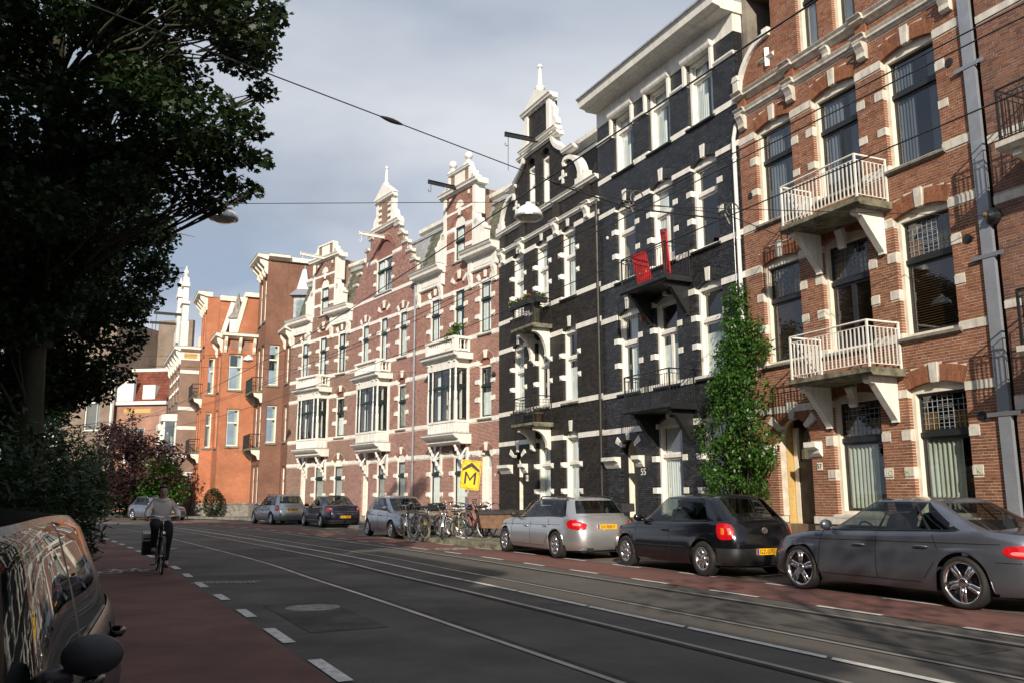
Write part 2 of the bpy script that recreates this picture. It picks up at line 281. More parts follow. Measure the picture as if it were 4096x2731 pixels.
# bicycle island between the parked cars
i0=near(-6.3,25.4); i1=near(-2.2,18.3)
ia,ib=near(-7.2,27.6),near(-4.3,22.3)
poly=[off(k,4.3) for k in range(ib,ia+1)]+[off(k,6.4) for k in range(ia,ib-1,-1)]
isl=MB().prismz([(p.x,p.y) for p in poly],-.01,.13).build('bicycle_island','mossy',kind='structure')
ib2=near(-.7,15.3)
# dashes (each painted piece its own part)
def dash(o,i,ln,w,parent=road,z=.008,name='painted_dash',skew=0):
    n=max(2,int(ln/.5)+1); mb=MB(); a=[]
    for k in range(n+1):
        u=i+ln/.5*k/n; a.append([(*off(u+skew,o+w/2),z),(*off(u,o-w/2),z)])
    mb.grid(a); return mb.build(name,'marking',parent)
def arcpos(x,y): return float(near(x,y))
i=arcpos(5.5,3)
while i<near(-16,41.5):
    dash(0,i,1.93,.10,skew=.15); i+=3.98
strip(-.05,.05,.008,near(-16,41.5),near(-50,65)).build('painted_line','marking',road)
i=arcpos(4.9,4.2)
while i<NR-60: dash(2.72,i,1.0,.09); i+=4.1
i=arcpos(4.0,6.3)
while i<near(-13,37): dash(4.2,i,.95,.09); i+=4.4
i=arcpos(3.3,7.35)
while i<NR-60: dash(-4.2,i,1.0 if i<near(1.5,11) else .8,.13); i+=3.95
i=arcpos(3.2,7.4)
while i<near(-5,23.5):
    if i<near(2.6,8.9) or i>near(-1.2,16.4): dash(-5.78,i,.52,.16)
    i+=3.7
# rails: pale steel head with a dark groove beside it
for o in (-2.27,-.68,.68,2.2):
    strip(o-.035,o+.035,.006).build('tram_rail','rail',road); strip(o+.036 if o in(-2.27,.68) else o-.125,o+.125 if o in(-2.27,.68) else o-.036,.005).build('rail_groove','groove',road)
for a,b,o,w in ((near(-4.2,22),near(1,12),-2.95,.05),(near(-1.8,17.5),near(1.2,11.6),-3.25,.06),(near(-8,29),near(-3,20),-3.1,.05)):
    strip(lambda k:o+.08*sin(k*.35)-w/2,lambda k:o+.08*sin(k*.35)+w/2,.004,a,b).build('tar_seam','asphalt_dark',road)
# painted bicycles
def bikesign(i,o,parent,flip=1,sc_=1):
    mb=MB()
    def P(u,v): p=off(i-v*sc_*flip/.5,o+u*sc_*flip); return (p.x,p.y)
    def seg(a,b,w=.07):
        a=Vector(a);b=Vector(b);d=(b-a).normalized();n=Vector((-d.y,d.x))*w/2
        mb.add([(*P(*(a+n)),.0085),(*P(*(a-n)),.0085),(*P(*(b-n)),.0085),(*P(*(b+n)),.0085)],[(0,1,2,3)])
    for cx in (-.46,.46):
        a=[]
        for k in range(25):
            t=2*PI*k/24; a.append([(*P(cx+.3*cos(t),.3*sin(t)*1.3),.0085),(*P(cx+.225*cos(t),.225*sin(t)*1.3),.0085)])
        mb.grid(a)
    for a,b in (((-.46,0),(-.12,.62)),((-.12,.62),(.32,.62)),((.32,.62),(-.02,0)),((-.02,0),(-.16,.75)),((-.28,.78),(-.04,.78)),((.46,0),(.3,.8)),((.3,.8),(.5,.86)),((-.46,0),(0,0))): seg(a,b)
    return mb.build('painted_bicycle','marking',parent)
bikesign(near(-2.6,19.6)+1.5,-5.1,road,-1,.8); bikesign(near(-4.6,22.6)+1,3.45,road,1,.62)
# drain grate
g=off(near(-3.9,21.3)-9,-3.75); mb=MB(); th=R(28)
for k in range(14): 
    mb.X=Matrix.Translation((g.x,g.y,0))@Matrix.Rotation(R(3),4,'Z'); mb.box(-.55+k*.08,-.55+k*.08+.045,-.22,.22,-.004,.006)
mb.build('drain_grate','grate',road)
# concrete paving tiles beside the parked car and along the left kerb
tm=MB().box(-.145,.145,-.145,.145,0,.012).mesh('paving_tile','tile')
cnt=0
for r in range(60):
    for c in range(5):
        k=near(2.2,9.6)-8+r*.6; o=-6.2-c*.3
        if cnt>=290: break
        p=off(k,o); z=(.0,.122)[k>KL+.5]
        if abs(k-KL)<.9: continue
        t=link('paving_tile',tm,lp if k>KL else lb,loc=(p.x,p.y,z+random.uniform(-.002,.004))); n=RN[int(k)]; t.rotation_euler=(0,0,math.atan2(n.y,n.x)); cnt+=1

for i_,o_,l_,w_ in ((near(1.2,11.6),-3.4,2.6,.9),(near(-4.6,22.8),-1.5,3.2,1.1),(near(3.2,7.7),1.5,2.2,.8),(near(-8,28.9),1.4,3.0,1.0)):
    strip(o_-w_/2,o_+w_/2,.0015,i_,i_+l_/.5,step=1).build('road_patch','asphalt_patch',road)
for i_,o_ in ((near(.3,13.4),-3.3),(near(-6.8,26.7),-3.4)):
    p=off(i_,o_); MB().lathe((p.x,p.y,-.01),[(.36,0),(.36,.014),(.3,.014),(.3,.012),(.001,.012)],24).build('manhole_cover','grate',road)
# ---------------- house kit: local x runs along the front, y points to the street, z up
def sub(iv,a,b):
    o=[]
    for p,q in iv:
        if b<=p or a>=q: o.append((p,q)); continue
        if a>p: o.append((p,a))
        if b<q: o.append((b,q))
    return o
class Op:                                   # opening, optionally with an arched head and a ring of brick on edge
    def __init__(s,s0,s1,z0,z1,rise=0,ring=.32,key=True,stones=False):
        s.s0,s.s1,s.z0,s.z1,s.rise,s.t,s.key,s.stones=s0,s1,z0,z1,rise,ring,key,stones
        s.c=(s0+s1)/2; s.hw=(s1-s0)/2
        if rise: s.R=(s.hw**2+rise**2)/(2*rise); s.zc=z1+rise-s.R; s.half=math.asin(min(1,s.hw/s.R)); s.half=s.half if rise<=s.hw else PI-s.half
    def hole(s,z):
        if z<s.z0: return None
        if z<=s.z1: return (s.s0,s.s1)
        if s.rise and z<s.z1+s.rise: d=math.sqrt(max(0,s.R**2-(z-s.zc)**2)); return (s.c-d,s.c+d)
    def ringiv(s,z):
        if not s.rise or z<s.z1-.001: return None
        ro=s.R+s.t
        if z>=s.zc+ro: return None
        d=math.sqrt(max(0,ro**2-(z-s.zc)**2))
        if s.half<PI/2-.05: d=min(d,max(0,(z-s.zc)*math.tan(s.half)))
        return (s.c-d,s.c+d)
    def pt(s,r,a): return (s.c+r*sin(a),s.zc+r*cos(a))
STM={}
def brickwall(h,edges,z0,z1,ops,excl,bm,mm,pitch=.06,vis=None,depth=.3,nind=300,front=None):
    BH=pitch-.0115; wall=MB(); rows=[]; k=0; z=z0; prev=None
    while z<z1-.02:
        a=z;b=z+BH
        E=edges(z+BH/2); iv=[E] if E else []; bk=list(iv)
        for op in ops:
            hs=[x for x in (op.hole(a),op.hole(b),op.hole((a+b)/2)) if x]
            if hs:
                lo,hi=min(x[0] for x in hs),max(x[1] for x in hs); iv=sub(iv,lo,hi); bk=sub(bk,lo-.003,hi+.003)
            rs=[x for x in (op.ringiv(a),op.ringiv(b)) if x]
            if rs: iv=sub(iv,min(x[0] for x in rs),max(x[1] for x in rs))
        for s0,s1,e0,e1 in excl:
            if e0<b-.004 and e1>a+.004: iv=sub(iv,s0,s1)
        bk=[(round(p,3),round(q,3)) for p,q in bk if q-p>.01]
        if prev and prev[0]==bk: prev[2]=z+pitch
        else:
            prev=[bk,z,z+pitch]; rows.append(prev)
        hd=k%2; st=(.11 if hd else .22); o=(.055 if hd else (.11 if (k//2)%2 else 0))
        for p,q in iv:
            if vis: p,q=max(p,vis[0]),min(q,vis[1])
            j=math.floor((p-o)/st); G=[]
            while o+j*st<q:
                u=max(p,o+j*st+.005); v=min(q,o+(j+1)*st-.005)
                if v-u>.004: G.append([u,v])
                j+=1
            if len(G)>1 and G[0][1]-G[0][0]<.07: G[1][0]=G[0][0]; G.pop(0)
            if len(G)>1 and G[-1][1]-G[-1][0]<.07: G[-2][1]=G[-1][1]; G.pop()
            if G and not vis: G[0][0]=p; G[-1][1]=q
            for u,v in G: yield_.append((u,v,z,hd,abs(v-u-st+.01)<.004))
        k+=1; z+=pitch
    for bk,a,b in rows:
        for p,q in bk: wall.box(p,q,-depth,-.005,a,b)
    w=wall.build('wall',mm,h)
    B=sorted(yield_,key=lambda t:((t[4] and not t[3]) and -1 or 0, t[0] if front is None else abs(t[0]-front)+abs(t[2]-4)*.8))
    key=(bm,BH)
    if key not in STM:
        STM[key]=MB().add([(-.105,0,0),(.105,0,0),(.105,-.11,0),(-.105,-.11,0),(-.105,0,BH),(.105,0,BH),(.105,-.11,BH),(-.105,-.11,BH)],[(0,1,5,4),(4,5,6,7),(3,2,1,0),(1,2,6,5),(3,0,4,7)]).mesh('brick',bm)
    n=0; rest=MB(); V=rest.v; F=rest.f
    for u,v,z,hd,full in B:
        j=random.uniform(-.002,.002)
        if full and not hd and n<nind:
            link('brick',STM[key],w,loc=((u+v)/2,j,z)); n+=1
        else:
            o=len(V); V+=[(u,j,z),(v,j,z),(v,-.11,z),(u,-.11,z),(u,j,z+BH),(v,j,z+BH),(v,-.11,z+BH),(u,-.11,z+BH)]
            F+=[(o,o+1,o+5,o+4),(o+4,o+5,o+6,o+7),(o+3,o+2,o+1,o),(o+1,o+2,o+6,o+5),(o+3,o,o+4,o+7)]
    rest.m=[0]*len(F); rest.build('brickwork',bm,w,kind='stuff')
    yield_.clear()
    return w
yield_=[]
def ringbricks(h,op,bm,stone='stone',tri=True):
    if not op.rise: return
    mb=MB(); half=op.half; kw=.08/op.R if op.key else 0
    stones=[(-kw,kw,-.02,.05)] if op.key else []
    if op.stones:
        e=.065/op.R; 
        for s in (-1,1):
            a=s*(half-e*.9) if op.rise<op.hw*.8 else s*half*.55
            stones.append((a-e*.9,a+e*.9,-.02,.03))
    n=max(6,int(2*half*(op.R+op.t*.4)/.066)); da=2*half/n
    for i in range(n):
        a0=-half+i*da; a1=a0+da
        if any(a1>s[0] and a0<s[1] for s in stones): continue
        g=.004/op.R; cut=op.R+op.t*(.36 if i%2 else .66)
        for r0,r1 in ((op.R,cut-.004),(cut+.004,op.R+op.t)):
            mb.prism([op.pt(r0,a0+g),op.pt(r0,a1-g),op.pt(r1,a1-g),op.pt(r1,a0+g)],-.11,.004)
    mb.build('arch',bm,h,kind='stuff')
    bk=MB()
    for i in range(n): 
        a0=-half+i*da; a1=a0+da; bk.prism([op.pt(op.R+.004,a0),op.pt(op.R+.004,a1),op.pt(op.R+op.t-.004,a1),op.pt(op.R+op.t-.004,a0)],-.2,-.006)
    bk.build('arch_bed','mortar' if 'black' not in bm else 'mortar_black',h)
    for j,(a0,a1,lo,hi) in enumerate(stones):
        MB().prism([op.pt(op.R+lo,a0),op.pt(op.R+lo,a1),op.pt(op.R+op.t+hi,a1*1.05),op.pt(op.R+op.t+hi,a0*1.05)],-.12,.03).build('keystone' if j==0 and op.key else 'arch_stone',stone,h)
def archpts(op,n=12,dr=0):
    if not op.rise: return [(op.s0,op.z1),(op.s1,op.z1)]
    return [op.pt(op.R+dr,-op.half+2*op.half*i/n) for i in range(n+1)]
def ringframe(mb,s0,s1,z0,z1,w,y0,y1,bot=None):
    b=w if bot is None else bot
    mb.box(s0,s0+w,y0,y1,z0,z1).box(s1-w,s1,y0,y1,z0,z1).box(s0+w,s1-w,y0,y1,z1-w,z1)
    if b: mb.box(s0+w,s1-w,y0,y1,z0,z0+b)
def wavy(s0,s1,z0,z1,y,n=7,amp=.045,ph=0):
    m=max(8,int((s1-s0)*34)); 
    return MB().grid([[(s0+(s1-s0)*i/m,y+amp*sin(2*PI*n*i/m+ph)+amp*.4*sin(5.3*i/m+ph*3+j*.5),z) for i in range(m+1)] for j,z in enumerate((z0,z0+(z1-z0)*.5,z1))])
def window(h,op,fr='cream',sash='darkframe',tz=None,y=-.12,fw=.085,door=False,mull=False,curt=('curtain',0,1),sill='greystone',fill=None,lead=False,sh=.05,fillz=None,name='window',blk=True,gl='glass',sd=.10):
    s0,s1,z0,z1=op.s0,op.s1,op.z0,op.z1; zt=fillz or z1
    f=MB(); ringframe(f,s0,s1,z0,zt,fw,y-sd-.03,y,.07)
    w=f.build(name,fr,h)
    if op.rise or fillz:
        ap=archpts(op); poly=[(s0,zt-.005)]+ap+[(s1,zt-.005)]
        MB().prism([(s0,zt)]+(ap if op.rise else [(s0,z1),(s1,z1)])+[(s1,zt)],y-.1,y-.01-(.03 if fill else 0)).build('tympanum' if fill else 'head_board',fill or fr,w)
    a,b,c,d=s0+fw+.004,s1-fw-.004,z0+.075,zt-fw-.004; ys=y-sd; sw=.05
    S=MB(); panes=[]
    if tz:
        S.box(a,b,ys-.05,ys+.045,tz-.05,tz+.05)
        ringframe(S,a,b,tz+.051,d,sw,ys-.045,ys); panes.append((a+sw,b-sw,tz+.051+sw,d-sw))
        lo=(c,tz-.051)
    else: lo=(c,d)
    if mull:
        m=(a+b)/2; 
        for p,q in ((a,m-.002),(m+.002,b)):
            ringframe(S,p,q,lo[0],lo[1],sw+.01,ys-.06,ys-.012,.3 if door else None); panes.append((p+sw+.01,q-sw-.01,lo[0]+(.3 if door else sw+.01),lo[1]-sw-.01))
    else:
        ringframe(S,a,b,lo[0],lo[1],sw+.01,ys-.06,ys-.012); panes.append((a+sw+.01,b-sw-.01,lo[0]+sw+.01,lo[1]-sw-.01))
    S.build('sash',sash,w)
    for p,q,e,g in panes: MB().add([(q+.004,ys-.03,e-.004),(p-.004,ys-.03,e-.004),(p-.004,ys-.03,g+.004),(q+.004,ys-.03,g+.004)],[(0,1,2,3)]).build('pane',gl,w)
    if lead and tz:
        p,q,e,g=panes[0]; Lm=MB(); nx=9; nz=6; W_=q-p; H_=g-e; yy=ys-.027; t=.006
        for i in range(1,nx):
            x=p+W_*i/nx; top=g if i in(3,4,5,6) else e+H_*(.95 if i%2 else .8); Lm.box(x-t,x+t,yy-.004,yy+.004,e,top)
        for j in range(1,nz):
            zz=e+H_*j/nz; Lm.box(p,q,yy-.003,yy+.003,zz-t,zz+t)
        for i in (3,4,5):
            for j in range(9):
                zz=e+H_*(j+.5)/9; Lm.box(p+W_*(i+.25)/nx,p+W_*(i+.75)/nx,yy-.005,yy+.005,zz-t*.8,zz+t*.8)
        Lm.build('leading','leadgrey',w)
        for i,j in [(i,j) for i in (0,1,2,6,7,8) for j in (0,1,2)]:
            MB().box(p+W_*i/nx+.008,p+W_*(i+1)/nx-.008,ys-.05,ys-.045,e+H_*j/nz+.008,e+H_*(j+1)/nz-.008).build('amber_pane','amber',w)
    if curt:
        cm,lo_,hi_=curt[:3]; yc=ys-.09
        zA=z0+.05; zB=(tz-.06) if lead and tz else zt-.08
        if cm=='blind':
            B=MB(); zz=zA; top=(tz-.06) if tz else zB
            while zz<top: B.box(a,b,yc-.02,yc+.02,zz,zz+.006); zz+=.055
            B.build('blind','blind',w)
        elif cm=='shut':
            B=MB(); zz=zA
            while zz<zB: B.prismx([(yc+.03,zz),(yc+.038,zz+.004),(yc-.02,zz+.05),(yc-.028,zz+.046)],a,b); zz+=.06
            B.build('shutters','shutter',w)
        elif cm=='half':
            MB().box(a,b,yc,yc+.01,zA,zA+(zB-zA)*.5).build('blind','net',w)
        else:
            W_=b-a
            if hi_-lo_>.9: wavy(a,b,zA,zB,yc,int(6*W_),.03,random.uniform(0,6)).build('curtain',cm,w,smooth=True)
            else:
                wavy(b-W_*hi_,b-W_*lo_,zA,zB,yc,int(3+6*W_*(hi_-lo_)),.03,random.uniform(0,6)).build('curtain',cm,w,smooth=True)
                if len(curt)>3: wavy(a,a+W_*(hi_-lo_)*.6,zA,zB,yc,3,.045,1).build('curtain',cm,w,smooth=True)
    if sill: MB().prismx([(-.2,z0-.12),(-.2,z0+.01),(.03,z0-.01),(.085,z0-.03),(.085,z0-.085),(.06,z0-.095),(.02,z0-.12)],s0-.07,s1+.07).build('sill',sill,w)
    return w
def band(h,w,z0,z1,ops,m='stone',proud=.018,s0=0,excl=None,name='string_course',skip=()):
    iv=[(s0,w)]
    for op in ops:
        x=op.hole((z0+z1)/2) or (op.hole(z0) if op.z0<z1 and op.z1+op.rise>z0 else None)
        if x: iv=sub(iv,x[0],x[1])
    for a,b in skip: iv=sub(iv,a,b)
    for p,q in iv:
        if q-p>.05: MB().box(p,q,-.14,proud,z0,z1).build(name,m,h)
        if excl is not None: excl.append((p-.01,q+.01,z0-.004,z1+.004))
def quoins(h,op,zs,excl,m='stone',wd=.23,ht=.175,style='plain',sides=(0,1)):
    for z in zs:
        for sd in sides:
            s0,s1=(op.s0-wd,op.s0) if sd==0 else (op.s1,op.s1+wd)
            mb=MB()
            if style=='plain': mb.box(s0,s1,-.125,.016,z,z+ht)
            elif style=='pyr':
                mb.box(s0,s1,-.125,.01,z,z+ht); c=((s0+s1)/2,z+ht/2); mb.add([(s0,.01,z),(s1,.01,z),(s1,.01,z+ht),(s0,.01,z+ht),(c[0],.07,c[1])],[(0,1,4),(1,2,4),(2,3,4),(3,0,4)])
            else:
                pts=[(0,0),(.7,0),(1,.25),(1,.75),(.7,1),(0,1)]; f=(lambda u:op.s0-u*wd) if sd==0 else (lambda u:op.s1+u*wd)
                mb.prism([(f(u),z+v*ht) for u,v in pts],-.125,.05)
            mb.build('quoin_block',m,h); excl.append((s0-.008,s1+.008,z-.004,z+ht+.004))
def cornice(h,s0,s1,z,out,ht,m='white',name='cornice',y0=-.2,ret=True,under=True):
    P=[(y0,z),(.02,z),(out*.25,z+ht*.12),(out*.3,z+ht*.3),(out*.72,z+ht*.36),(out*.74,z+ht*.62),(out*.8,z+ht*.68),(out*.93,z+ht*.85),(out,z+ht*.93),(out,z+ht),(y0,z+ht)]
    return MB().prismx(P,s0,s1).build(name,m,h)
def corbel(h,s,z0,z1,out=.2,w=.22,m='white',name='corbel'):
    H=z1-z0; prof=[(0,z1),(out,z1),(out,z1-H*.12),(out*.75,z1-H*.3),(out*.5,z1-H*.6),(out*.55,z0+H*.12),(out*.35,z0),(0,z0)]
    return MB().prismx(prof,s-w/2,s+w/2).build(name,m,h)
def bracket(h,s,zt,out,ht,w=.16,m='white',style='tri'):
    if style=='tri': prof=[(0,zt),(out,zt),(out,zt-.1),(out*.92,zt-.14),(out*.8,zt-.14),(.07,zt-ht+.04),(.07,zt-ht),(0,zt-ht)]
    else:
        prof=[(0,zt),(out,zt),(out,zt-.12)]
        for k in range(9): t=k/8; prof.append((out*.94-(out*.72)*sin(t*PI/2)**1.2,zt-.13-(ht*.72)*(1-cos(t*PI/2))))
        prof+=[(out*.26,zt-ht*.9),(out*.1,zt-ht),(0,zt-ht)]
    return MB().prismx(prof,s-w/2,s+w/2).build('bracket',m,h)
def balcony(h,s0,s1,z,out=1.0,rail='white',slab='mossy',br='white',style='tri',hr=1.0,bw=.012,bs=.115,gap=.09,brs=None,brh=.95):
    b=MB().prismx([(-.1,z-.16),(out-.06,z-.16),(out,z-.1),(out,z),(-.1,z)],s0-.08,s1+.08).build('balcony',slab,h)
    o=out-.06; zt=z+hr; zl=z+gap
    R_=MB(); R_.tube([(s0,0,zt),(s0,o,zt),(s1,o,zt),(s1,0,zt)],.022,6); R_.build('handrail',rail,b)
    for zz in (zl,zt-.13):
        q=MB()
        for A,B in (((s0,0),(s0,o)),((s0,o),(s1,o)),((s1,o),(s1,0))): q.tube([(A[0],A[1],zz),(B[0],B[1],zz)],.011,4)
        q.build('rail_bar',rail,b)
    for x,y in ((s0,o),(s1,o),(s0,.03),(s1,.03)): MB().box(x-.02,x+.02,y-.02,y+.02,z-.003,zt).build('post',rail,b)
    bm=MB().box(-bw,bw,-.006,.006,zl,zt-.13).mesh('baluster',rail)
    n=int((s1-s0)/bs)
    for i in range(1,n): link('baluster',bm,b,loc=(s0+(s1-s0)*i/n,o,0))
    n=int(o/bs)
    for i in range(1,n):
        for x in (s0,s1): link('baluster',bm,b,loc=(x,o*i/n,0))
    for s in (brs or (s0+.2,s1-.2)):
        p=bracket(b,s,z-.161,out*.82,brh,.17,br,style)
    return b
def shell(h,w,top,floors,depth=6,m='interior',s0=0,roofm='leadgrey',roofz=None,x0=None):
    mb=MB(); a,b=s0+.02,w-.02
    mb.box(a,a+.2,-depth,-.31,0,top).box(b-.2,b,-depth,-.31,0,top).box(a+.2,b-.2,-depth,-depth+.2,0,top)
    mb.build('party_walls',m,h); f=MB()
    for z in floors: f.box(a+.201,b-.201,-depth+.201,-.312,z-.25,z)
    f.build('floors','floorb',h)
    MB().box(a,b,-depth,-.32,top+.001,top+.15).build('roof',roofm,h)
def newhouse(name,label,p,hd,cat='house',group=None):
    a=R(hd); d=Vector((sin(a),cos(a))); return empty(name,label,cat,(p[0],p[1],0),math.atan2(d.y,d.x),group)
def slates(h,s0,s1,z0,z1,y0,y1,m='slate',skip=(),sw=.33,sh=.22,name='slate'):
    L_=math.hypot(z1-z0,y1-y0); n=int(L_/sh); ang=math.atan2(z1-z0,y1-y0)
    r=MB().add([(s0,y0,z0),(s1,y0,z0),(s1,y1,z1),(s0,y1,z1)],[(0,1,2,3)]).build('roof_slope','leadgrey',h)
    sm=MB().box(0,sw-.012,0,.012,0,sh+.04).mesh('slate',m); rx=math.atan2(y0-y1,z1-z0)
    c=0; rest=MB()
    for i in range(n):
        t=i/n; y=y0+(y1-y0)*t; z=z0+(z1-z0)*t; x=s0-(sw/2 if i%2 else 0)
        while x<s1:
            u,v=max(s0,x),min(s1,x+sw)
            if v-u>.05 and not any(u<b and v>a and z<zb and z+sh>za for a,b,za,zb in skip):
                if v-u>sw-.01 and c<300:
                    o=link('slate',sm,r,loc=(u,y+.006,z)); o.rotation_euler=(rx+R(2.5),0,0); c+=1
                else:
                    rest.X=Matrix.Translation((u,y+.006,z))@Matrix.Rotation(rx+R(2.5),4,'X'); rest.box(0,v-u-.012,0,.012,0,sh+.04)
            x+=sw
    if rest.v: rest.X=None; rest.build('cut_slates',m,r,kind='stuff')
    return r
def finial(h,s,y,z,H,m='white',r=.16,name='finial'):
    pr=[(r*1.25,0),(r*1.25,.05*H),(r*.8,.1*H),(r*1.4,.2*H),(r*1.4,.24*H),(r*.7,.3*H),(r*.75,.34*H),(r*.42,.86*H),(r*.72,.9*H),(r*.72,.94*H),(r*.3,H)]
    return MB().lathe((s,y,z),pr,10).build(name,m,h,auto=35)
def hoist(h,s,z,ln=1.6,m='blackpaint'):
    b=MB().box(s-.05,s+.05,-.2,ln,z-.09,z-.07).box(s-.05,s+.05,-.2,ln,z+.07,z+.09).box(s-.012,s+.012,-.2,ln,z-.07,z+.07).box(s-.06,s+.06,ln,ln+.02,z-.1,z+.1).build('hoist_beam',m,h)
    hk=[(s,ln-.12,z-.09),(s,ln-.12,z-.42)]+[(s,ln-.12+.07-.07*cos(t),z-.42-.07*sin(t)) for t in [k*PI/8 for k in range(1,11)]]
    MB().tube(hk,.014,6).build('hook',m,b)
def voluted(path,w): return path
def text3(h,s,txt,size,x,y,z,m,name,parent=None,rot=(PI/2,0,PI),ext=.004):
    cu=bpy.data.curves.new(name,'FONT'); cu.body=txt; cu.size=size; cu.align_x='CENTER'; cu.align_y='CENTER'; cu.extrude=ext
    o=bpy.data.objects.new('tmp',cu); COL.objects.link(o); dg=bpy.context.evaluated_depsgraph_get(); me=bpy.data.meshes.new_from_object(o.evaluated_get(dg)); bpy.data.objects.remove(o)
    me.materials.clear(); me.materials.append(MAT[m]); q=link(name,me,parent or h,loc=(x,y,z)); q.rotation_euler=rot; return q
mat('amber',(.38,.17,.02),.3,.3,7); MAT['amber'].node_tree.nodes['Principled BSDF'].inputs['Alpha'].default_value=.8
def gedge(pts):      # half profile table -> edge function; pts: (z, left, right) linear between rows
    def f(z):
        if z<pts[0][0] or z>pts[-1][0]: return None
        for a,b in zip(pts,pts[1:]):
            if a[0]<=z<=b[0] and b[0]>a[0]:
                t=(z-a[0])/(b[0]-a[0]); return (a[1]+(b[1]-a[1])*t,a[2]+(b[2]-a[2])*t)
        return (pts[-1][1],pts[-1][2])
    return f
FLZ=[.75,4.3,8.1,11.9]
# ============ red brick house with white balconies (57)
h=newhouse('brick_house','red brick townhouse with white quoins and two white railed balconies beside the climber',(9.2,16.4),-24.4)
w=6.96; C3=[(.64,2.02),(2.78,4.2),(4.95,6.31)]; ops=[]; excl=[]
F1=[Op(a,b,4.74,7.36,.12,.34) for a,b in C3]; F2=[Op(a,b,8.5,11.1,.12,.34) for a,b in C3]
G0=[Op(a,b,1.02,3.62,.12,.34) for a,b in C3[:2]]; D0=Op(4.93,6.13,.16,2.72,.6,.36,stones=True)
AT=[Op(2.62,3.32,12.52,14.7,0),Op(3.8,4.52,12.52,14.7,0)]
ops=F1+F2+G0+[D0]+AT
for o in F1: quoins(h,o,(5.6,6.42),excl)
for o in F2: quoins(h,o,(9.35,10.2),excl)
for o in G0: quoins(h,o,(1.83,2.58),excl)
for a,b in ((3.47,3.64),(7.21,7.38),(10.94,11.11)): band(h,w,a,b,ops,excl=excl)
for a,b in ((4.66,4.82),(8.42,8.58)): band(h,w,a,b,ops,excl=excl)
arc=[(12.37+1.25*sin(t),5.55+1.2*cos(t)) for t in [k*PI/2/10 for k in range(11)]]
ed=gedge([(.9,0,w),(12.37,0,w),(12.371,.3,6.72)]+[(z+.001,6.96-s,s) for z,s in arc]+[(13.7,1.5,5.45),(16.4,1.5,5.45)])
excl+=[(-.1,w+.1,11.72,11.92),(-.1,w+.1,12.2,12.38)]
brickwall(h,ed,.95,16.3,ops,excl,'brick57','mortar57',front=0)
for o in ops: ringbricks(h,o,'brick57')
# moulded cornices and corbels
for a,b,z,out in ((-.02,6.98,11.72,.13),(-.02,6.98,12.2,.19)): cornice(h,a,b,z,out,.19,'stone')
for s in (.22,2.46,4.83,6.72): corbel(h,s,11.33,11.73,.22,.24,'stone')
for s in (3.55,): corbel(h,s,11.93,12.2,.16,.2,'stone')
for s in (.22,2.46,4.83,6.72):
    MB().box(s-.15,s+.15,-.02,.07,11.92,12.2).build('pier_block','brick57',h); cornice(h,s-.19,s+.19,11.722,.23,.19,'stone'); cornice(h,s-.19,s+.19,12.202,.28,.19,'stone')
for sg in (0,1):
    f=(lambda s:s) if sg==0 else (lambda s:6.96-s)
    MB().ribbon([(f(s+.06),z) for z,s in arc],.15,-.15,.09).build('volute','white',h); MB().box(min(f(5.5),f(5.72)),max(f(5.5),f(5.72)),-.15,.1,13.55,13.78).build('volute_stop','white',h)
    MB().box(min(f(6.75),f(6.97)),max(f(6.75),f(6.97)),-.2,.12,12.38,12.8).prism([(f(6.72),12.8),(f(7.0),12.8),(f(6.95),12.95),(f(6.77),12.95)],-.2,.14).build('pedestal','stone',h)
for s,t in ((4.52,5.0),(2.14,2.62),): MB().box(s+.001,t,.005,.075,12.39,16.2).build('pier','brick57tex' if 0 else 'texmid57',h) if 0 else None
for c in (5.65,1.31):
    m=MB()
    for dx,dz in ((1,0),(-1,0),(0,1),(0,-1)):
        px,pz=-dz,dx; l,ww=.26,.075
        b=[(c+px*ww,.0,12.97+pz*ww),(c-px*ww,.0,12.97-pz*ww),(c+dx*l-px*ww,0,12.97+dz*l-pz*ww),(c+dx*l+px*ww,0,12.97+dz*l+pz*ww)]; t=[(c,.09,12.97),(c+dx*l,.09,12.97+dz*l)]
        m.add(b+t,[(1,2,5,4),(3,0,4,5),(2,3,5)])
    m.build('cross_ornament','white',h)
for o,t,m_,cu in zip(F2,(10.2,)*3,(0,1,0),(('net_shaded',0,.42,1),('net_shaded',0,.5,1),('net_shaded',.1,.6,1))): window(h,o,tz=t,mull=m_,door=m_,curt=cu)
for o,m_ in zip(F1,(0,1,0)): window(h,o,tz=6.38,mull=m_,door=m_,curt=('blind',0,1),lead=True)
for o in G0: window(h,o,tz=2.68,curt=('curtain',0,.75),lead=True,sill='stone')
for o in AT: window(h,o,tz=13.9,curt=('net',0,.5),sill=None)
balcony(h,2.1,4.4,7.77,1.0,'white',brs=(2.35,4.25),bw=.016); balcony(h,2.1,4.4,4.08,1.0,'white',brs=(2.35,4.25),bw=.016)
for z in (7.6,3.9): corbel(h,3.49,z-.5,z-.05,.16,.2,'white','console')
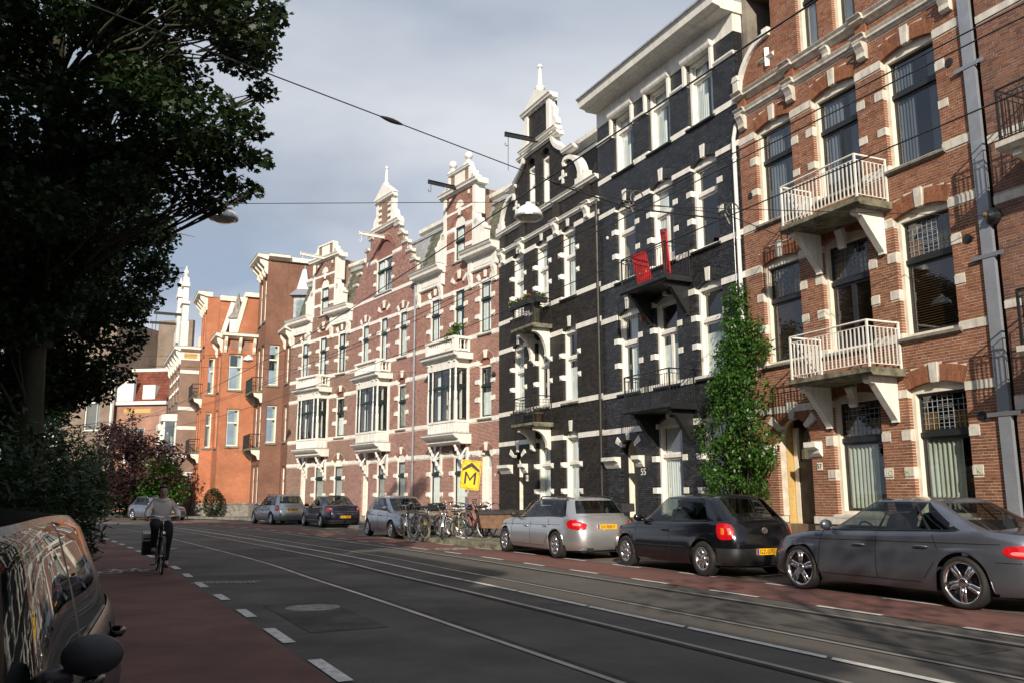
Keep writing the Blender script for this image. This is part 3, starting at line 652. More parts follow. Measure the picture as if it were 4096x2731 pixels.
# plinth
MB().box(-.01,4.92,-.3,.03,0,.79).box(6.14,w,-.3,.03,0,.79).build('plinth','greystone',h); MB().box(-.02,4.9,-.29,.075,.79,.955).box(6.16,w+.01,-.29,.075,.79,.955).build('plinth_cap','stone',h)
def porch(h,o,deep,wallm,doorm,dz,floorz=.16):
    s0,s1=o.s0,o.s1; q=MB(); q.box(s0-.12,s0-.002,-deep,-.31,0,dz+.8).box(s1+.002,s1+.12,-deep,-.31,0,dz+.8).box(s0-.12,s1+.12,-deep,-.31,dz+.8,dz+.9)
    q.build('porch_wall',wallm,h)
    q=MB().box(s0,s1,-deep-.1,-deep,floorz,dz+.8).build('door_frame',doorm,h)
    MB().box(s1-.16,s1-.02,-deep,-deep+.08,floorz,dz+.5).build('door_post','cream' if doorm!='white' else 'white',h)
    d=MB().box(s0+.12,s1-.12,-deep,-deep+.05,floorz,dz-.35).build('door',doorm,h)
    for a,b in ((.3,.95),(1.15,dz-.65)): MB().box(s0+.24,s1-.24,-deep+.05,-deep+.07,floorz+a,floorz+b-.1).build('door_panel',doorm,d)
    MB().ball((s0+.2,-deep+.09,1.15),.03,8,6).build('door_knob','steel',d)
    MB().box(s0+.12,s1-.12,-deep+.001,-deep+.01,dz-.28,dz+.55).build('fanlight','glass',h)
    MB().box(s0-.05,s1+.05,-deep,.35,0,floorz).box(s0,s1,-.1,.5,-.1,floorz*.5).build('doorstep','greystone',h)
porch(h,D0,.6,'tileochre','doorbrown',2.62)
for s0,s1 in ((6.13,6.5),(4.56,4.93)):
    P=[(0,2.34),(.03,2.34),(.1,2.42),(.12,2.5),(.24,2.56),(.24,2.68),(0,2.68)]; MB().prismx(P,s0,s1).build('impost_block','white',h)
MB().box(4.6,4.76,.001,.02,2.02,2.2).build('number_plate','cream',h); text3(h,0,'57',.15,4.68,.022,2.11,'ink','house_number')
for s,z in ((.27,6.46),(.3,10.25),(.33,2.95),(6.6,9.4)): MB().lathe((s,.0,z),[(.09,-.02),(.09,.03),(.06,.045),(0.001,.045)],12,'y').build('wall_anchor','blackpaint',h)
for s,z,c in ((.5,1.9,'K'),(2.17,1.9,'M'),(2.62,1.9,'C')): text3(h,0,c,.15,s,.019,z,'greenchalk','chalk_letter')
MB().box(-.29,-.04,-.02,.06,0,16).build('drain_channel','zinc',h)
for z in (2.9,5.95,9.9):
    MB().box(-.5,.18,.061,.075,z,z+.08).build('channel_strap','galv',h)
MB().tube([(7.08,.09,.1),(7.08,.09,11.2),(7.0,.05,11.6)],.055,8).build('drainpipe','pipe_white',h)
for z in (1.5,3.5,5.9,8.3,10.6): MB().lathe((7.08,.09,z),[(.056,0),(.07,0),(.07,.07),(.056,.07)],8).build('pipe_collar','pipe_white',h)
shell(h,w,16,FLZ+[15.6])
# ============ right neighbour (59)
h=newhouse('brick_house','dull brown brick house with black railed balconies beyond the grey drain channel',(9.2+.413*6.4,16.4-.911*6.4),-24.4)
w=6.03; X=6.4
ops=[Op(X-3.1,X-1.72,8.5,11.15,.17,.34),Op(X-3.1,X-1.72,4.74,7.4,.17,.34),Op(X-3.1,X-1.72,.9,3.62,.17,.34),Op(X-3.0,X-1.7,12.4,14.5,.6,.3)]; excl=[]
for a,b in ((3.0,3.25),(6.95,7.12),(8.2,8.36),(4.9,5.05),(10.75,10.9),(12.1,12.3)): band(h,w,a,b,ops,excl=excl)
for o,zs in zip(ops,((9.6,),(6.3,),(2.2,),())): quoins(h,o,zs,excl,wd=.3,ht=.14)
brickwall(h,gedge([(0,0,w),(16,0,w)]),.1,15.9,ops,excl,'brick59','mortar_grey',vis=(2.6,w),front=X)
for o in ops: ringbricks(h,o,'brick59'); window(h,o,tz=o.z1-.8,curt=('net',0,.5))
for z in (7.75,4.0):
    b=balcony(h,X-3.4,X-1.25,z,.95,'blackpaint','stone','white',style='scroll',brs=(X-3.2,X-1.45),bw=.008,bs=.1,brh=.55)
    for k in range(14):
        s=X-3.3+k*.155; MB().tube([(s+.06*cos(t),.89,z+.9+.06*sin(t)) for t in [j*PI/5 for j in range(11)]],.006,4).build('ring_ornament','blackpaint',b)
cornice(h,0,w,14.6,.3,.3,'stone')
shell(h,w,15.5,FLZ+[15.2])
# ============ black house, flat top (55)
h=newhouse('black_house','black painted brick townhouse with flat white cornice and red chairs on its balcony',(6.32,22.74),-25.5)
w=7.47; C3=[(1.0,2.2),(3.12,4.32),(5.22,6.42)]; excl=[]
F1=[Op(a,b,4.74,7.36,.16,.32) for a,b in C3]; F2=[Op(a,b,8.5,11.08,.16,.32) for a,b in C3]
G0=[Op(3.1,4.42,.85,3.6,.16,.32),Op(1.0,2.2,.85,3.6,.16,.32)]; D0=Op(5.5,6.45,.16,2.72,.52,.34,stones=True); TP=[Op(a,b,12.33,14.4) for a,b in C3]
ops=F1+F2+G0+[D0]+TP
for o,zs in [(o,(5.6,6.42)) for o in F1]+[(o,(9.35,10.2)) for o in F2]+[(o,(1.5,2.45)) for o in G0]: quoins(h,o,zs,excl,'white')
for a,b in ((3.44,3.62),(7.22,7.4),(11.0,11.16),(4.64,4.81),(8.42,8.58),(12.25,12.43)): band(h,w,a,b,ops,'white',excl=excl)
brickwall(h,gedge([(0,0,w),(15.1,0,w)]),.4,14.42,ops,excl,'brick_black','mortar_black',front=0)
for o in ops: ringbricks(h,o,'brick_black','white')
for o,m_,cu in zip(F1,(0,1,0),(('half',0,1),('half',0,1),('net',.3,.7))): window(h,o,'white','white',tz=6.4,mull=m_,door=m_,curt=cu,sill='blackpaint')
for o,m_ in zip(F2,(0,1,0)): window(h,o,'white','white',tz=10.2,mull=m_,door=m_,curt=('net',.0,.45,1) if m_ else None,sill='blackpaint')
for o in TP:
    window(h,o,'white','white',tz=13.85,curt=('net',0,.5,1),sill='blackpaint')
    MB().prismx([(-.1,14.4),(.12,14.4),(.16,14.46),(.2,14.62),(-.1,14.62)],o.s0-.12,o.s1+.12).box(o.s0-.1,o.s0-.002,-.1,.1,13.7,14.4).box(o.s1+.002,o.s1+.1,-.1,.1,13.7,14.4).build('window_hood','white',h)
for a,b in ((0,.88),(2.32,3.0),(4.44,5.1),(6.54,w)): MB().prismx([(-.1,13.72),(.03,13.72),(.08,13.79),(.08,13.84),(-.1,13.84)],a,b).build('impost_course','white',h)
MB().box(0,w,-.3,.02,14.43,15.05).build('frieze','white',h); MB().prismx([(-.4,15.0),(.45,15.0),(.5,15.06),(.74,15.1),(.78,15.3),(.82,15.36),(-.4,15.36)],-.05,w+.02).build('cornice','white',h)
MB().box(-.06,w+.03,-6,.86,15.362,15.42).build('roof_edge','leadgrey',h)
for o in G0: window(h,o,'white','white',tz=2.62,curt=('net',.05,.6),sill='blackpaint')
porch(h,D0,1.0,'cream','blackpaint',2.6)
for s0,s1 in ((6.45,7.3),(5.08,5.5)): MB().prismx([(0,2.32),(.03,2.32),(.1,2.42),(.12,2.5),(.24,2.56),(.24,2.68),(0,2.68)],s0,s1).build('impost_block','white',h)
text3(h,0,'55',.3,5.15,.012,2.16,'white','house_number')
for z,nm in ((7.77,1),(4.03,0)): bal=balcony(h,2.4,4.72,z,.95,'blackpaint','blackpaint','blackpaint',brs=(2.6,4.5),bw=.008); B55=bal if nm else B55 if 'B55' in globals() else bal
MB().box(0,5.49,-.3,.03,0,.42).box(6.46,w,-.3,.03,0,.42).build('plinth','greystone',h)
MB().lathe((4.85,.09,6.95),[(.02,-.1),(.05,-.06),(.07,.0),(.07,.04),(.03,.06)],10).build('wall_lamp','orange_lens',h)
MB().tube([(.35,.03,3.4),(.36,.03,9.4)],.012,5).build('cable','galv',h); MB().lathe((6.9,.03,13.2-3),[(.03,-.05),(.05,0),(.03,.05)],8).build('security_camera','lampwhite',h)
MB().tube([(7.5,.1,.1),(7.5,.1,11.8)],.05,8).build('drainpipe','pipe_black',h)
shell(h,w,15.3,FLZ+[14.9])
# ============ black house with neck gable (53)
h=newhouse('black_house','black brick townhouse with white scrolled neck gable and flower boxes on its balcony',(3.11,29.48),-26.4)
w=8.26; C3=[(1.68,2.76),(3.78,4.86),(5.9,6.96)]; excl=[]
F1=[Op(a,b,4.8,7.45,.16,.32) for a,b in C3]; F2=[Op(a,b,8.7,11.3,.16,.32) for a,b in C3]
G0=[Op(a,b,.85,3.6,.16,.32) for a,b in C3[:2]]; D0=Op(6.05,6.95,.16,2.7,.5,.34,stones=True); TP=[Op(3.6,4.28,12.85,14.85,.34,.2,key=False),Op(4.82,5.5,12.85,14.85,.34,.2,key=False)]
ops=F1+F2+G0+[D0]+TP
for o,zs in [(o,(5.65,6.48)) for o in F1]+[(o,(9.5,10.35)) for o in F2]+[(o,(1.5,2.45)) for o in G0]: quoins(h,o,zs,excl,'white',.24,.19,'pyr')
for a,b in ((3.46,3.64),(7.38,7.57),(11.25,11.43),(4.7,4.88),(8.62,8.8)): band(h,w,a,b,ops,'white',excl=excl)
c=4.5
def hw(z):
    if z<12.85: return None
    if z<14.1: t=(z-12.85)/1.25; return 2.3+1.05*math.sqrt(max(0,1-t*t))
    if z<14.5: return 2.15
    if z<15.6: t=(z-14.5)/1.1; return 1.2+.95*(1-t)**2
    return 1.12
tb=[(0,0,w),(12.849,0,w)]+[(12.85+i*.05,c-hw(12.85+i*.05),c+hw(12.85+i*.05)) for i in range(60)]+[(17.2,c-1.05,c+1.05)]
excl+=[(-.1,w+.1,11.72,11.92),(-.1,w+.1,12.56,12.74)]
brickwall(h,gedge(tb),.4,17.1,ops,excl,'brick_black2','mortar_black',front=0)
for o in ops: ringbricks(h,o,'brick_black2','white')
for z,out in ((11.72,.14),(12.56,.2)): cornice(h,-.02,w+.02,z,out,.18,'white')
for s in (.75,3.05,5.95,7.75): corbel(h,s,11.3,11.73,.24,.24,'white'); cornice(h,s-.3,s+.3,11.722,.24,.18,'white'); MB().box(s-.2,s+.2,-.02,.08,11.9,12.56).build('pier','brick_black2',h)
for sg in (-1,1):
    P1=[(c+sg*(2.35+1.05*cos(t)),12.85+1.25*sin(t)) for t in [k*PI/2/14 for k in range(16)]]+[(c+sg*2.13,13.98),(c+sg*2.16,13.88),(c+sg*2.26,13.86)]
    MB().ribbon(P1,[.26-.009*k for k in range(len(P1))],-.25,.12).build('volute','white',h)
    P2=[(c+sg*(1.22+.95*(1-t)**2.4),14.55+1.05*t) for t in [k/12 for k in range(13)]]
    MB().ribbon(P2,.17,-.25,.12).build('volute','white',h)
    a=c+sg*2.0;b=c+sg*2.9; cornice(h,min(a,b)-.0,max(a,b),14.36,.14,.16,'white','step_cap')
    a=c+sg*3.1;b=c+sg*3.75; MB().box(min(a,b),max(a,b),-.3,.16,12.74,12.98).box(min(a,b)+.08,max(a,b)-.08,-.25,.1,12.98,13.2).build('pedestal','white',h)
    MB().box(min(c+sg*.82,c+sg*1.08),max(c+sg*.82,c+sg*1.08),-.2,.08,15.75,17.15).build('pilaster','white',h)
    Ps=[(c+sg*1.1,15.9),(c+sg*1.55,15.9),(c+sg*1.5,16.1),(c+sg*1.3,16.3),(c+sg*1.35,16.6),(c+sg*1.1,16.9)]; MB().prism(Ps,-.2,.02).build('scroll','white',h)
    m=MB()
    x0=c+sg*2.0; m.box(x0-.06,x0+.06,-.02,.05,13.2,13.75).box(x0-.27,x0-.061,-.02,.05,13.42,13.54).box(x0+.061,x0+.27,-.02,.05,13.42,13.54); m.build('cross_ornament','white',h)
for z,a in ((15.35,1.75),(15.62,1.6)): cornice(h,c-a,c+a,z,.18,.15,'white','neck_cornice')
cornice(h,c-1.3,c+1.3,17.1,.22,.2,'white','neck_cornice'); MB().prism([(c-1.25,17.3),(c+1.25,17.3),(c,17.95)],-.2,.14).build('pediment','white',h)
finial(h,c,-.1,17.75,1.35); hoist(h,c,16.05 if 0 else 15.72,1.5); MB().tube([(c,1.38,15.3),(c,1.38,14.2)],.012,5).build('chain','darksteel',h)
for o,m_,cu in zip(F1,(0,1,0),(('half',0,1),None,('net',0,.4))): window(h,o,'white','white',tz=6.45,mull=m_,door=m_,curt=cu,sill='mossy')
for o,m_,cu in zip(F2,(0,1,0),(('net',.2,.5),('net',0,.4),('net',0,.45))): window(h,o,'white','white',tz=10.3,mull=m_,door=m_,curt=cu,sill='blackpaint')
for o in TP: window(h,o,'white','white',tz=14.1,curt=('net',0,.5),fill='brick_black2',sill=None)
for o in G0: window(h,o,'white','white',tz=2.6,curt=('net',0,.6),sill='blackpaint')
porch(h,D0,.9,'tilecream','blackpaint',2.55)
for s0,s1 in ((6.95,8.0),(5.62,6.05)): MB().prismx([(0,2.32),(.03,2.32),(.1,2.42),(.12,2.5),(.24,2.56),(.24,2.68),(0,2.68)],s0,s1).build('impost_block','white',h)
MB().box(5.6,5.76,.001,.02,2.0,2.24).build('number_plate','white',h); text3(h,0,'53',.14,5.68,.024,2.12,'ink','house_number')
B53=balcony(h,3.6,5.3,7.9,.85,'blackpaint','mossy','white',style='scroll',brs=(3.8,5.05),bw=.008,brh=1.15); B53b=balcony(h,3.6,5.3,4.15,.85,'blackpaint','mossy','white',style='scroll',brs=(3.8,5.05),bw=.008,brh=.85)
for b in (B53,B53b):
    for zz in (.5,.75): MB().tube([(3.6,0,b_z+zz),(3.6,.79,b_z+zz),(5.3,.79,b_z+zz),(5.3,0,b_z+zz)],.008,4).build('rail_bar','blackpaint',b) if (b_z:=(7.9 if b is B53 else 4.15)) else None
MB().box(0,.78,.001,.10,.42,11.7).build('corner_pier','brick_black2',h) if 0 else None
MB().box(0,6.04,-.3,.03,0,.42).box(6.96,w,-.3,.03,0,.42).build('plinth','greystone',h)
slates(h,-.1,1.2,12.8,15.0,-.25,-1.2,'slate_black'); slates(h,7.6,w,12.8,15.0,-.25,-1.2,'slate_black')
MB().box(-.1,w,-6,-1.25,14.8,14.99).build('roof_deck','leadgrey',h); MB().prismx([(-1.7,15.0),(-1.2,15.0),(-1.12,15.08),(-1.0,15.2),(-.97,15.38),(-1.7,15.38)],-.1,w).build('roof_cornice','white',h)
MB().box(.25,.85,-.75,-.6,13.4,14.4).build('roof_window','white',h)
shell(h,w,12.8,FLZ)
# ============ three brick houses with white bay windows (51, 49, 47)
def balus(b,s0,s1,y,z0,z1,m='white',ax='x'):
    n=max(2,int((s1-s0)/.17)); H=z1-z0
    key=('bal',round(H,2))
    if key not in STM: STM[key]=MB().lathe((0,0,0),[(.05,0),(.05,.08*H),(.03,.12*H),(.055,.3*H),(.05,.42*H),(.028,.7*H),(.03,.8*H),(.05,.86*H),(.05,H)],8).mesh('baluster',m,True)
    for i in range(n):
        t=s0+(s1-s0)*(i+.5)/n; link('baluster',STM[key],b,loc=(t,y,z0) if ax=='x' else (y,t,z0))
def bay(h,s0,s1,out=.75,style=0):
    z0,z1=4.78,7.12
    b=MB().box(s0,s1,.0,out,4.68,4.78).box(s0,s1,.0,out,z1,7.5).box(s0,s0+.05,-.05,.0201,4.7,7.4).box(s1-.05,s1,-.05,.0201,4.7,7.4).build('bay_window','white',h)
    # lower panel
    q=MB().box(s0+.03,s1-.03,0,out-.03,4.2,4.68); q.build('bay_apron','white',b)
    if style!=1:
        for k in range(10):
            x=s0+.12+k*(s1-s0-.24)/9; MB().box(x-.03,x+.03,out-.031,out+.0,4.26,4.62).build('apron_rib','white',b)
        for k in range(3):
            y=.12+k*(out-.2)/2; MB().box(s0+.001,s0+.031,y-.03,y+.03,4.26,4.62).build('apron_rib','white',b)
    else:
        for k in range(3):
            x=s0+.15+k*(s1-s0-.2)/3; MB().box(x,x+(s1-s0)/3-.14,out-.031,out-.012,4.27,4.62).build('apron_panel','white',b)
        MB().box(s0+.012,s0+.031,.1,out-.1,4.27,4.62).build('apron_panel','white',b)
    # corbelled foot
    MB().prismx([(0,3.72),(out-.25,3.72),(out-.1,3.8),(out-.08,3.92),(out+.1,4.0),(out+.16,4.06),(out+.2,4.1),(out+.2,4.16),(out-.03,4.2),(0,4.2)],s0-.18,s1+.18).build('bay_foot','white',b)
    MB().box(s0-.2,s1+.2,0,out+.22,4.161,4.2).build('foot_flashing','leadgrey',b)
    for s in (s0+.12,s1-.12):
        MB().tube([(s,.06,2.55),(s,out-.05,3.66)],.06,6).build('strut','white',b); MB().tube([(s,.04,3.62),(s,out*.62,3.02)],.04,6).build('strut','white',b); MB().box(s-.07,s+.07,0,.07,2.45,3.72).build('strut_post','white',b)
        for k in range(5): t=.12+k*.18; MB().ball((s,.06+(out-.11)*t,2.55+1.11*t-.02),.085,8,6).build('turned_knob','white',b)
    # posts, glazing
    fx=[s0,s0+(s1-s0)*.2,s0+(s1-s0)*.76,s1]
    fx=[s0+.06,s0+.5,s1-.46,s1-.06]
    pr=[(.05,0),(.06,.1),(.06,.9),(.075,1.0),(.075,1.25),(.055,1.3),(.05,1.9),(.07,1.96),(.05,2.0),(.05,2.34)]
    for x in fx: MB().lathe((x,out-.06,z0),pr,8).box(x-.06,x+.06,out-.12,out-.0,z0,z0+.9).build('post','white',b,auto=40)
    for x in (s0+.06,s1-.06): MB().lathe((x,.07,z0),pr,8).build('post','white',b,auto=40)
    def lite(a,c,yy,ax,n=1):
        S=MB(); 
        def bx(p,q,e,f,y0,y1): S.box(p,q,y0,y1,e,f) if ax=='x' else S.box(y0,y1,p,q,e,f)
        tz=6.3; w_=.05
        for e,f in ((z0,tz-.04),(tz+.04,z1)):
            bx(a,a+w_,e,f,yy-.03,yy+.03);bx(c-w_,c,e,f,yy-.03,yy+.03);bx(a+w_,c-w_,e,e+w_,yy-.03,yy+.03);bx(a+w_,c-w_,f-w_,f,yy-.03,yy+.03)
            if n==2: m=(a+c)/2; bx(m-.03,m+.03,e+w_,f-w_,yy-.029,yy+.029)
        bx(a,c,tz-.039,tz+.039,yy-.04,yy+.05)
        S.build('sash','green',b)
        for e,f in ((z0+w_,tz-.09),(tz+.09,z1-w_)):
            (MB().add([(c-.04,yy,e),(a+.04,yy,e),(a+.04,yy,f),(c-.04,yy,f)],[(0,1,2,3)]) if ax=='x' else MB().add([(yy,a+.04,e),(yy,c-.04,e),(yy,c-.04,f),(yy,a+.04,f)],[(0,1,2,3)])).build('pane','glass',b)
    for i in range(3): lite(fx[i]+.06,fx[i+1]-.06,out-.06,'x',2 if i==1 else 1)
    lite(.14,out-.14,s0+.06,'y'); lite(.14,out-.14,s1-.06,'y')
    wavy(s1-.9,s1-.5,z0+.05,z1,out-.3,3,.03).build('curtain','net',b,smooth=True); wavy(s0+.15,s0+.4,z0+.05,z1,.3,3,.03).build('curtain','net',b,smooth=True)
    # frieze blocks and cornice
    for x in (s0+.06,s0+.5,s1-.46,s1-.06): corbel(b,x,7.14,7.46,out+.07,.14,'white','frieze_block')
    MB().prismx([(0,7.5),(out+.03,7.5),(out+.08,7.56),(out+.1,7.62),(out+.25,7.66),(out+.27,7.74),(out+.33,7.79),(0,7.79)],s0-.3,s1+.3).build('bay_cornice','white',b)
    MB().box(s0-.32,s1+.32,0,out+.35,7.791,7.82).build('cornice_flashing','leadgrey',b)
    # balustrade
    t=MB().box(s0-.08,s1+.08,out-.12,out+.12,8.42,8.54).box(s0-.08,s0+.14,0,out-.12,8.42,8.54).box(s1-.14,s1+.08,0,out-.12,8.42,8.54).box(s0+.1,s1-.1,out-.08,out+.06,7.9,7.98).box(s0-.02,s0+.1,.05,out-.1,7.9,7.98).box(s1-.1,s1+.02,.05,out-.1,7.9,7.98); t.build('balustrade','white',b)
    for x in (s0+.05,s1-.05):
        MB().box(x-.12,x+.12,out-.14,out+.09,7.82,8.42).build('pedestal','white',b); MB().box(x-.08,x+.08,.0,.1,7.82,8.42).build('pedestal','white',b)
    balus(b,s0+.22,s1-.22,out-.01,7.98,8.42); balus(b,.14,out-.18,s0+.04,7.98,8.42,ax='y'); balus(b,.14,out-.18,s1-.04,7.98,8.42,ax='y')
    return b
def dormer(h,c,bm,balls):
    s0,s1=c-1.2,c+1.2; op=Op(c-.52,c+.52,12.34,14.12,.5,.3); op2=Op(c-.4,c+.4,15.0,15.02,.38,.18)
    ops=[op]; ex=[]
    for a,b in ((12.9,13.08),(13.9,14.06),(14.75,14.88)): band(h,s1,a,b,ops,'white',s0=s0,excl=ex)
    brickwall(h,gedge([(12.3,s0,s1),(17,s0,s1)]),12.3,15.75,ops,ex,bm,'mortar',nind=60)
    ringbricks(h,op,bm,'white'); window(h,op,'white','green',tz=13.35,y=-.05,sd=.04,curt=('net',0,.6),fill='white',sill='leadgrey')
    MB().prism([(c-.36,14.98)]+[(c-.36*cos(t),14.98+.36*sin(t)) for t in [k*PI/10 for k in range(1,10)]]+[(c+.36,14.98)],-.05,.012).build('blind_arch','white',h)
    for s in (-1,1):
        x=c+s*.85; MB().prism([(x-.14,15.2)]+[(x-.14*cos(t),15.2+.2*sin(t)) for t in [k*PI/8 for k in range(1,8)]]+[(x+.14,15.2)],-.05,.006).build('blind_arch','brick47',h); MB().box(x-.05,x+.05,-.02,.05,15.42,15.6).build('keystone','white',h)
        MB().box(min(x+s*.36,x+s*.62),max(x+s*.36,x+s*.62),-.5,.04,14.35,15.75).build('side_strip','white',h)
        e=c+s*1.2; o=lambda u,v:(e+s*u,v)
        P=[o(0,12.34),o(1.0,12.34),o(1.0,13.35),o(1.08,13.38),o(1.08,13.5),o(.9,13.52),o(.75,13.75),o(.6,13.8),o(.5,14.05),o(.3,14.1),o(.22,14.4),o(.0,14.42)]
        MB().prism(P,-.3,.05).build('scroll_panel','white',h); MB().prism([o(.15,12.5),o(.85,12.5),o(.85,13.2),o(.15,13.2)],.051,.075).build('panel','white',h); MB().lathe((e+s*.3,.05,13.85),[(.16,0),(.16,.03),(.08,.05),(.001,.05)],10,'y').build('rosette','white',h)
    MB().box(s0,s1,-2.2,-.31,12.3,15.7).build('dormer_side',bm if 0 else 'texmid',h)
    cornice(h,c-1.75,c+1.75,15.72,.28,.26,'white','gable_cornice',y0=-.5)
    q=MB().box(c-.85,c+.85,-.25,.0,15.98,16.75); q.build('gable_top','texmid',h); MB().box(c-.45,c+.45,-.02,.02,16.02,16.7).build('panel','white',h)
    for s in (-1,1):
        e=c+s*.86; P=[(e,15.98),(e+s*.75,15.98),(e+s*.7,16.15),(e+s*.45,16.2),(e+s*.42,16.45),(e+s*.2,16.5),(e+s*.15,16.72),(e,16.74)]; MB().prism(P,-.25,.05).build('scroll','white',h)
        MB().lathe((e+s*.3,.05,16.18),[(.12,0),(.12,.03),(.06,.05),(.001,.05)],10,'y').build('rosette','white',h)
    if balls:
        cornice(h,c-1.0,c+1.0,16.72,.16,.14,'white','top_cornice')
        for s in (-1,1): MB().box(c+s*.72-.2,c+s*.72+.2,-.2,.12,16.86,17.0).lathe((c+s*.72,-.05,17.0),[(.16,0),(.12,.1),(.07,.16)],8).build('pedestal','white',h); MB().ball((c+s*.72,-.05,17.34),.2,14,10).build('stone_ball','white',h,smooth=True)
    else: MB().box(c-.92,c+.92,-.28,.06,16.74,16.84).build('top_slab','white',h)
def terrace(name,label,p,hd,w,bm,W2,W1r,bayx,gf,door,kind,num,balls=0):
    h=newhouse(name,label,p,hd); ex=[]; c=(W2[1][0]+W2[1][1])/2
    F2=[Op(W2[0][0],W2[0][1],8.52,10.95,.16,.32,stones=True),Op(W2[1][0],W2[1][1],8.52,11.0,.5,.36,stones=True),Op(W2[2][0],W2[2][1],8.52,10.95,.16,.32,stones=True)]
    F1=[Op(*W1r,4.78,7.1,.36,.3,stones=True)]; G0=[Op(a,b,.85,3.2,.34,.3,stones=True) for a,b in gf]; D0=Op(*door,.16,3.1,.3,.3,stones=True); BH=Op(bayx[0]+.15,bayx[1]-.15,4.9,7.0)
    ops=F2+F1+G0+[D0,BH]; T=[]
    if kind=='step': T=[Op(2.88,4.86,12.38,14.35,.98,.34,key=False)]; ops=ops+T
    for o in F2: quoins(h,o,(9.25,10.05),ex,'white',.3,.2,'bul')
    quoins(h,F1[0],(5.5,6.3),ex,'white',.3,.2,'bul')
    for o in G0: quoins(h,o,(1.4,2.35),ex,'white',.3,.2,'bul')
    for a,b in ((8.4,8.56),(7.16,7.34),(4.64,4.8),(3.2,3.38),(10.78,10.96)): band(h,w,a,b,ops,'white',excl=ex)
    if kind=='step':
        band(h,w,12.16,12.34,ops,'white',excl=ex); band(h,6.1,14.3,14.48,ops,'white',s0=1.8,excl=ex)
        c=3.92; tb=[(0,0,w),(12.84,0,w)]
        for i in range(5): tb+=[(12.841+i*.59,c-3.65+i*.47,c+3.65-i*.47),(13.43+i*.59,c-3.65+i*.47,c+3.65-i*.47)]
        tb+=[(15.9,c-1.45,c+1.45)]
        brickwall(h,gedge(tb),.4,15.85,ops,ex,bm,'mortar',front=0)
    else: brickwall(h,gedge([(0,0,w),(14,0,w)]),.4,12.3,ops,ex+[(0,bayx[0]-.0,11.5,12.4) if 0 else (0,2.55,11.55,12.4),(4.7,w,11.55,12.4)],bm,'mortar',front=0)
    for o in ops: ringbricks(h,o,bm,'white')
    for i,o in enumerate(F2): window(h,o,'white','green',tz=10.1,y=-.05,sd=.04,curt=('net',0,.45,1) if i!=1 else ('net',0,.4),fill=bm if i==1 else None,sill='greystone')
    window(h,F1[0],'white','green',tz=6.2,y=-.05,sd=.04,curt=('shut',0,1) if kind=='step' else ('half',0,1),fill=bm)
    for i,o in enumerate(G0): window(h,o,'white','green',tz=2.45,y=-.05,sd=.04,curt=('shut',0,1) if num!='51' else ('net',0,.8),sill='greystone')
    b=bay(h,*bayx,style=1 if kind=='step' else 0)
    porch(h,D0,.35,'tilecream','white',2.95)
    MB().box(0,D0.s0,-.3,.03,0,.4).box(D0.s1,w,-.3,.03,0,.4).build('plinth','greystone',h)
    FL=FLZ if kind!='step' else FLZ+[15.0]
    if kind=='step':
        for i in range(5):
            for s in (-1,1):
                e=c+s*(3.65-i*.47); z=13.43+i*.59-.08; cornice(h,min(e-s*.42,e+s*.16),max(e-s*.42,e+s*.16),z,.16,.16,'white','step_cap')
        for o in T: window(h,o,'white','green',tz=13.65,y=-.05,sd=.04,mull=True,curt=('net',0,.3),fill=bm,sill='leadgrey')
        MB().box(c-.06,c+.06,-.24,-.1,12.4,14.3).build('mullion','white',h); quoins(h,T[0],(12.9,13.6),[],'white',.26,.2,'bul')
        cornice(h,c-1.95,c+1.95,15.88,.26,.24,'white','gable_cornice')
        MB().box(c-.8,c+.8,-.25,.0,16.12,17.75).build('neck','texmid',h)
        for s in (-1,1):
            for k in range(4): e=c+s*.62; MB().box(e-.2,e+.2,-.1,.05,16.2+k*.34,16.36+k*.34).build('neck_block','white',h)
            e=c+s*.8; MB().prism([(e,16.12),(e+s*.95,16.12),(e+s*.9,16.3),(e+s*.6,16.4),(e+s*.5,16.75),(e+s*.2,16.95),(e+s*.25,17.5),(e,17.55)],-.25,.05).build('scroll','white',h)
        cornice(h,c-1.15,c+1.15,17.6,.2,.22,'white','neck_cornice'); MB().prism([(c-1.2,17.82),(c+1.2,17.82),(c,18.62)],-.25,.16).build('pediment','white',h); finial(h,c,-.05,18.3,1.35,r=.14)
        hoist(h,c,15.5,1.5,'white'); skip=[(.6,7.3,12,20)]
    else:
        for a,b2 in ((.0,2.55),(4.7,w)):
            MB().box(a,b2,-.3,.05,11.56,12.06).build('frieze','white',h); MB().box(a+.5,b2-.5,.05,.075,11.66,11.98).build('frieze_panel','white',h)
            MB().prismx([(-.3,12.06),(.12,12.06),(.16,12.14),(.42,12.18),(.44,12.3),(.5,12.36),(.56,12.46),(-.3,12.46)],a-.05,b2+.05).build('cornice','white',h); MB().box(a-.06,b2+.06,-.3,.58,12.461,12.49).build('cornice_top','leadgrey',h)
            MB().prismx([(-.1,11.46),(.1,11.46),(.14,11.5),(.14,11.55),(-.1,11.55)],a,b2).build('architrave','white',h)
            for s in (a+.28,b2-.28):
                MB().box(s-.16,s+.16,-.1,.11,11.56,12.05).build('pilaster','white',h); corbel(h,s,10.75,11.46,.2,.24,'white','console')
        dormer(h,c,bm,balls); hoist(h,c,15.9,1.7,'blackpaint' if balls else 'white'); skip=[(c-1.3,c+1.3,12,20)]
    slates(h,0,w,12.5,15.0,-.32,-1.1,'slate',skip); MB().box(0,w,-6,-1.0,14.9,15.02).build('roof_deck','leadgrey',h)
    for a,b2 in sub([(0,w)],skip[0][0]+(.9 if kind=='step' else 0),skip[0][1]-(1.3 if kind=='step' else 0)): MB().prismx([(-1.3,15.0),(-1.05,15.0),(-1.0,15.08),(-.85,15.2),(-.82,15.38),(-1.3,15.38)],a,b2).build('roof_cornice','white',h)
    shell(h,w,12.4,FLZ)
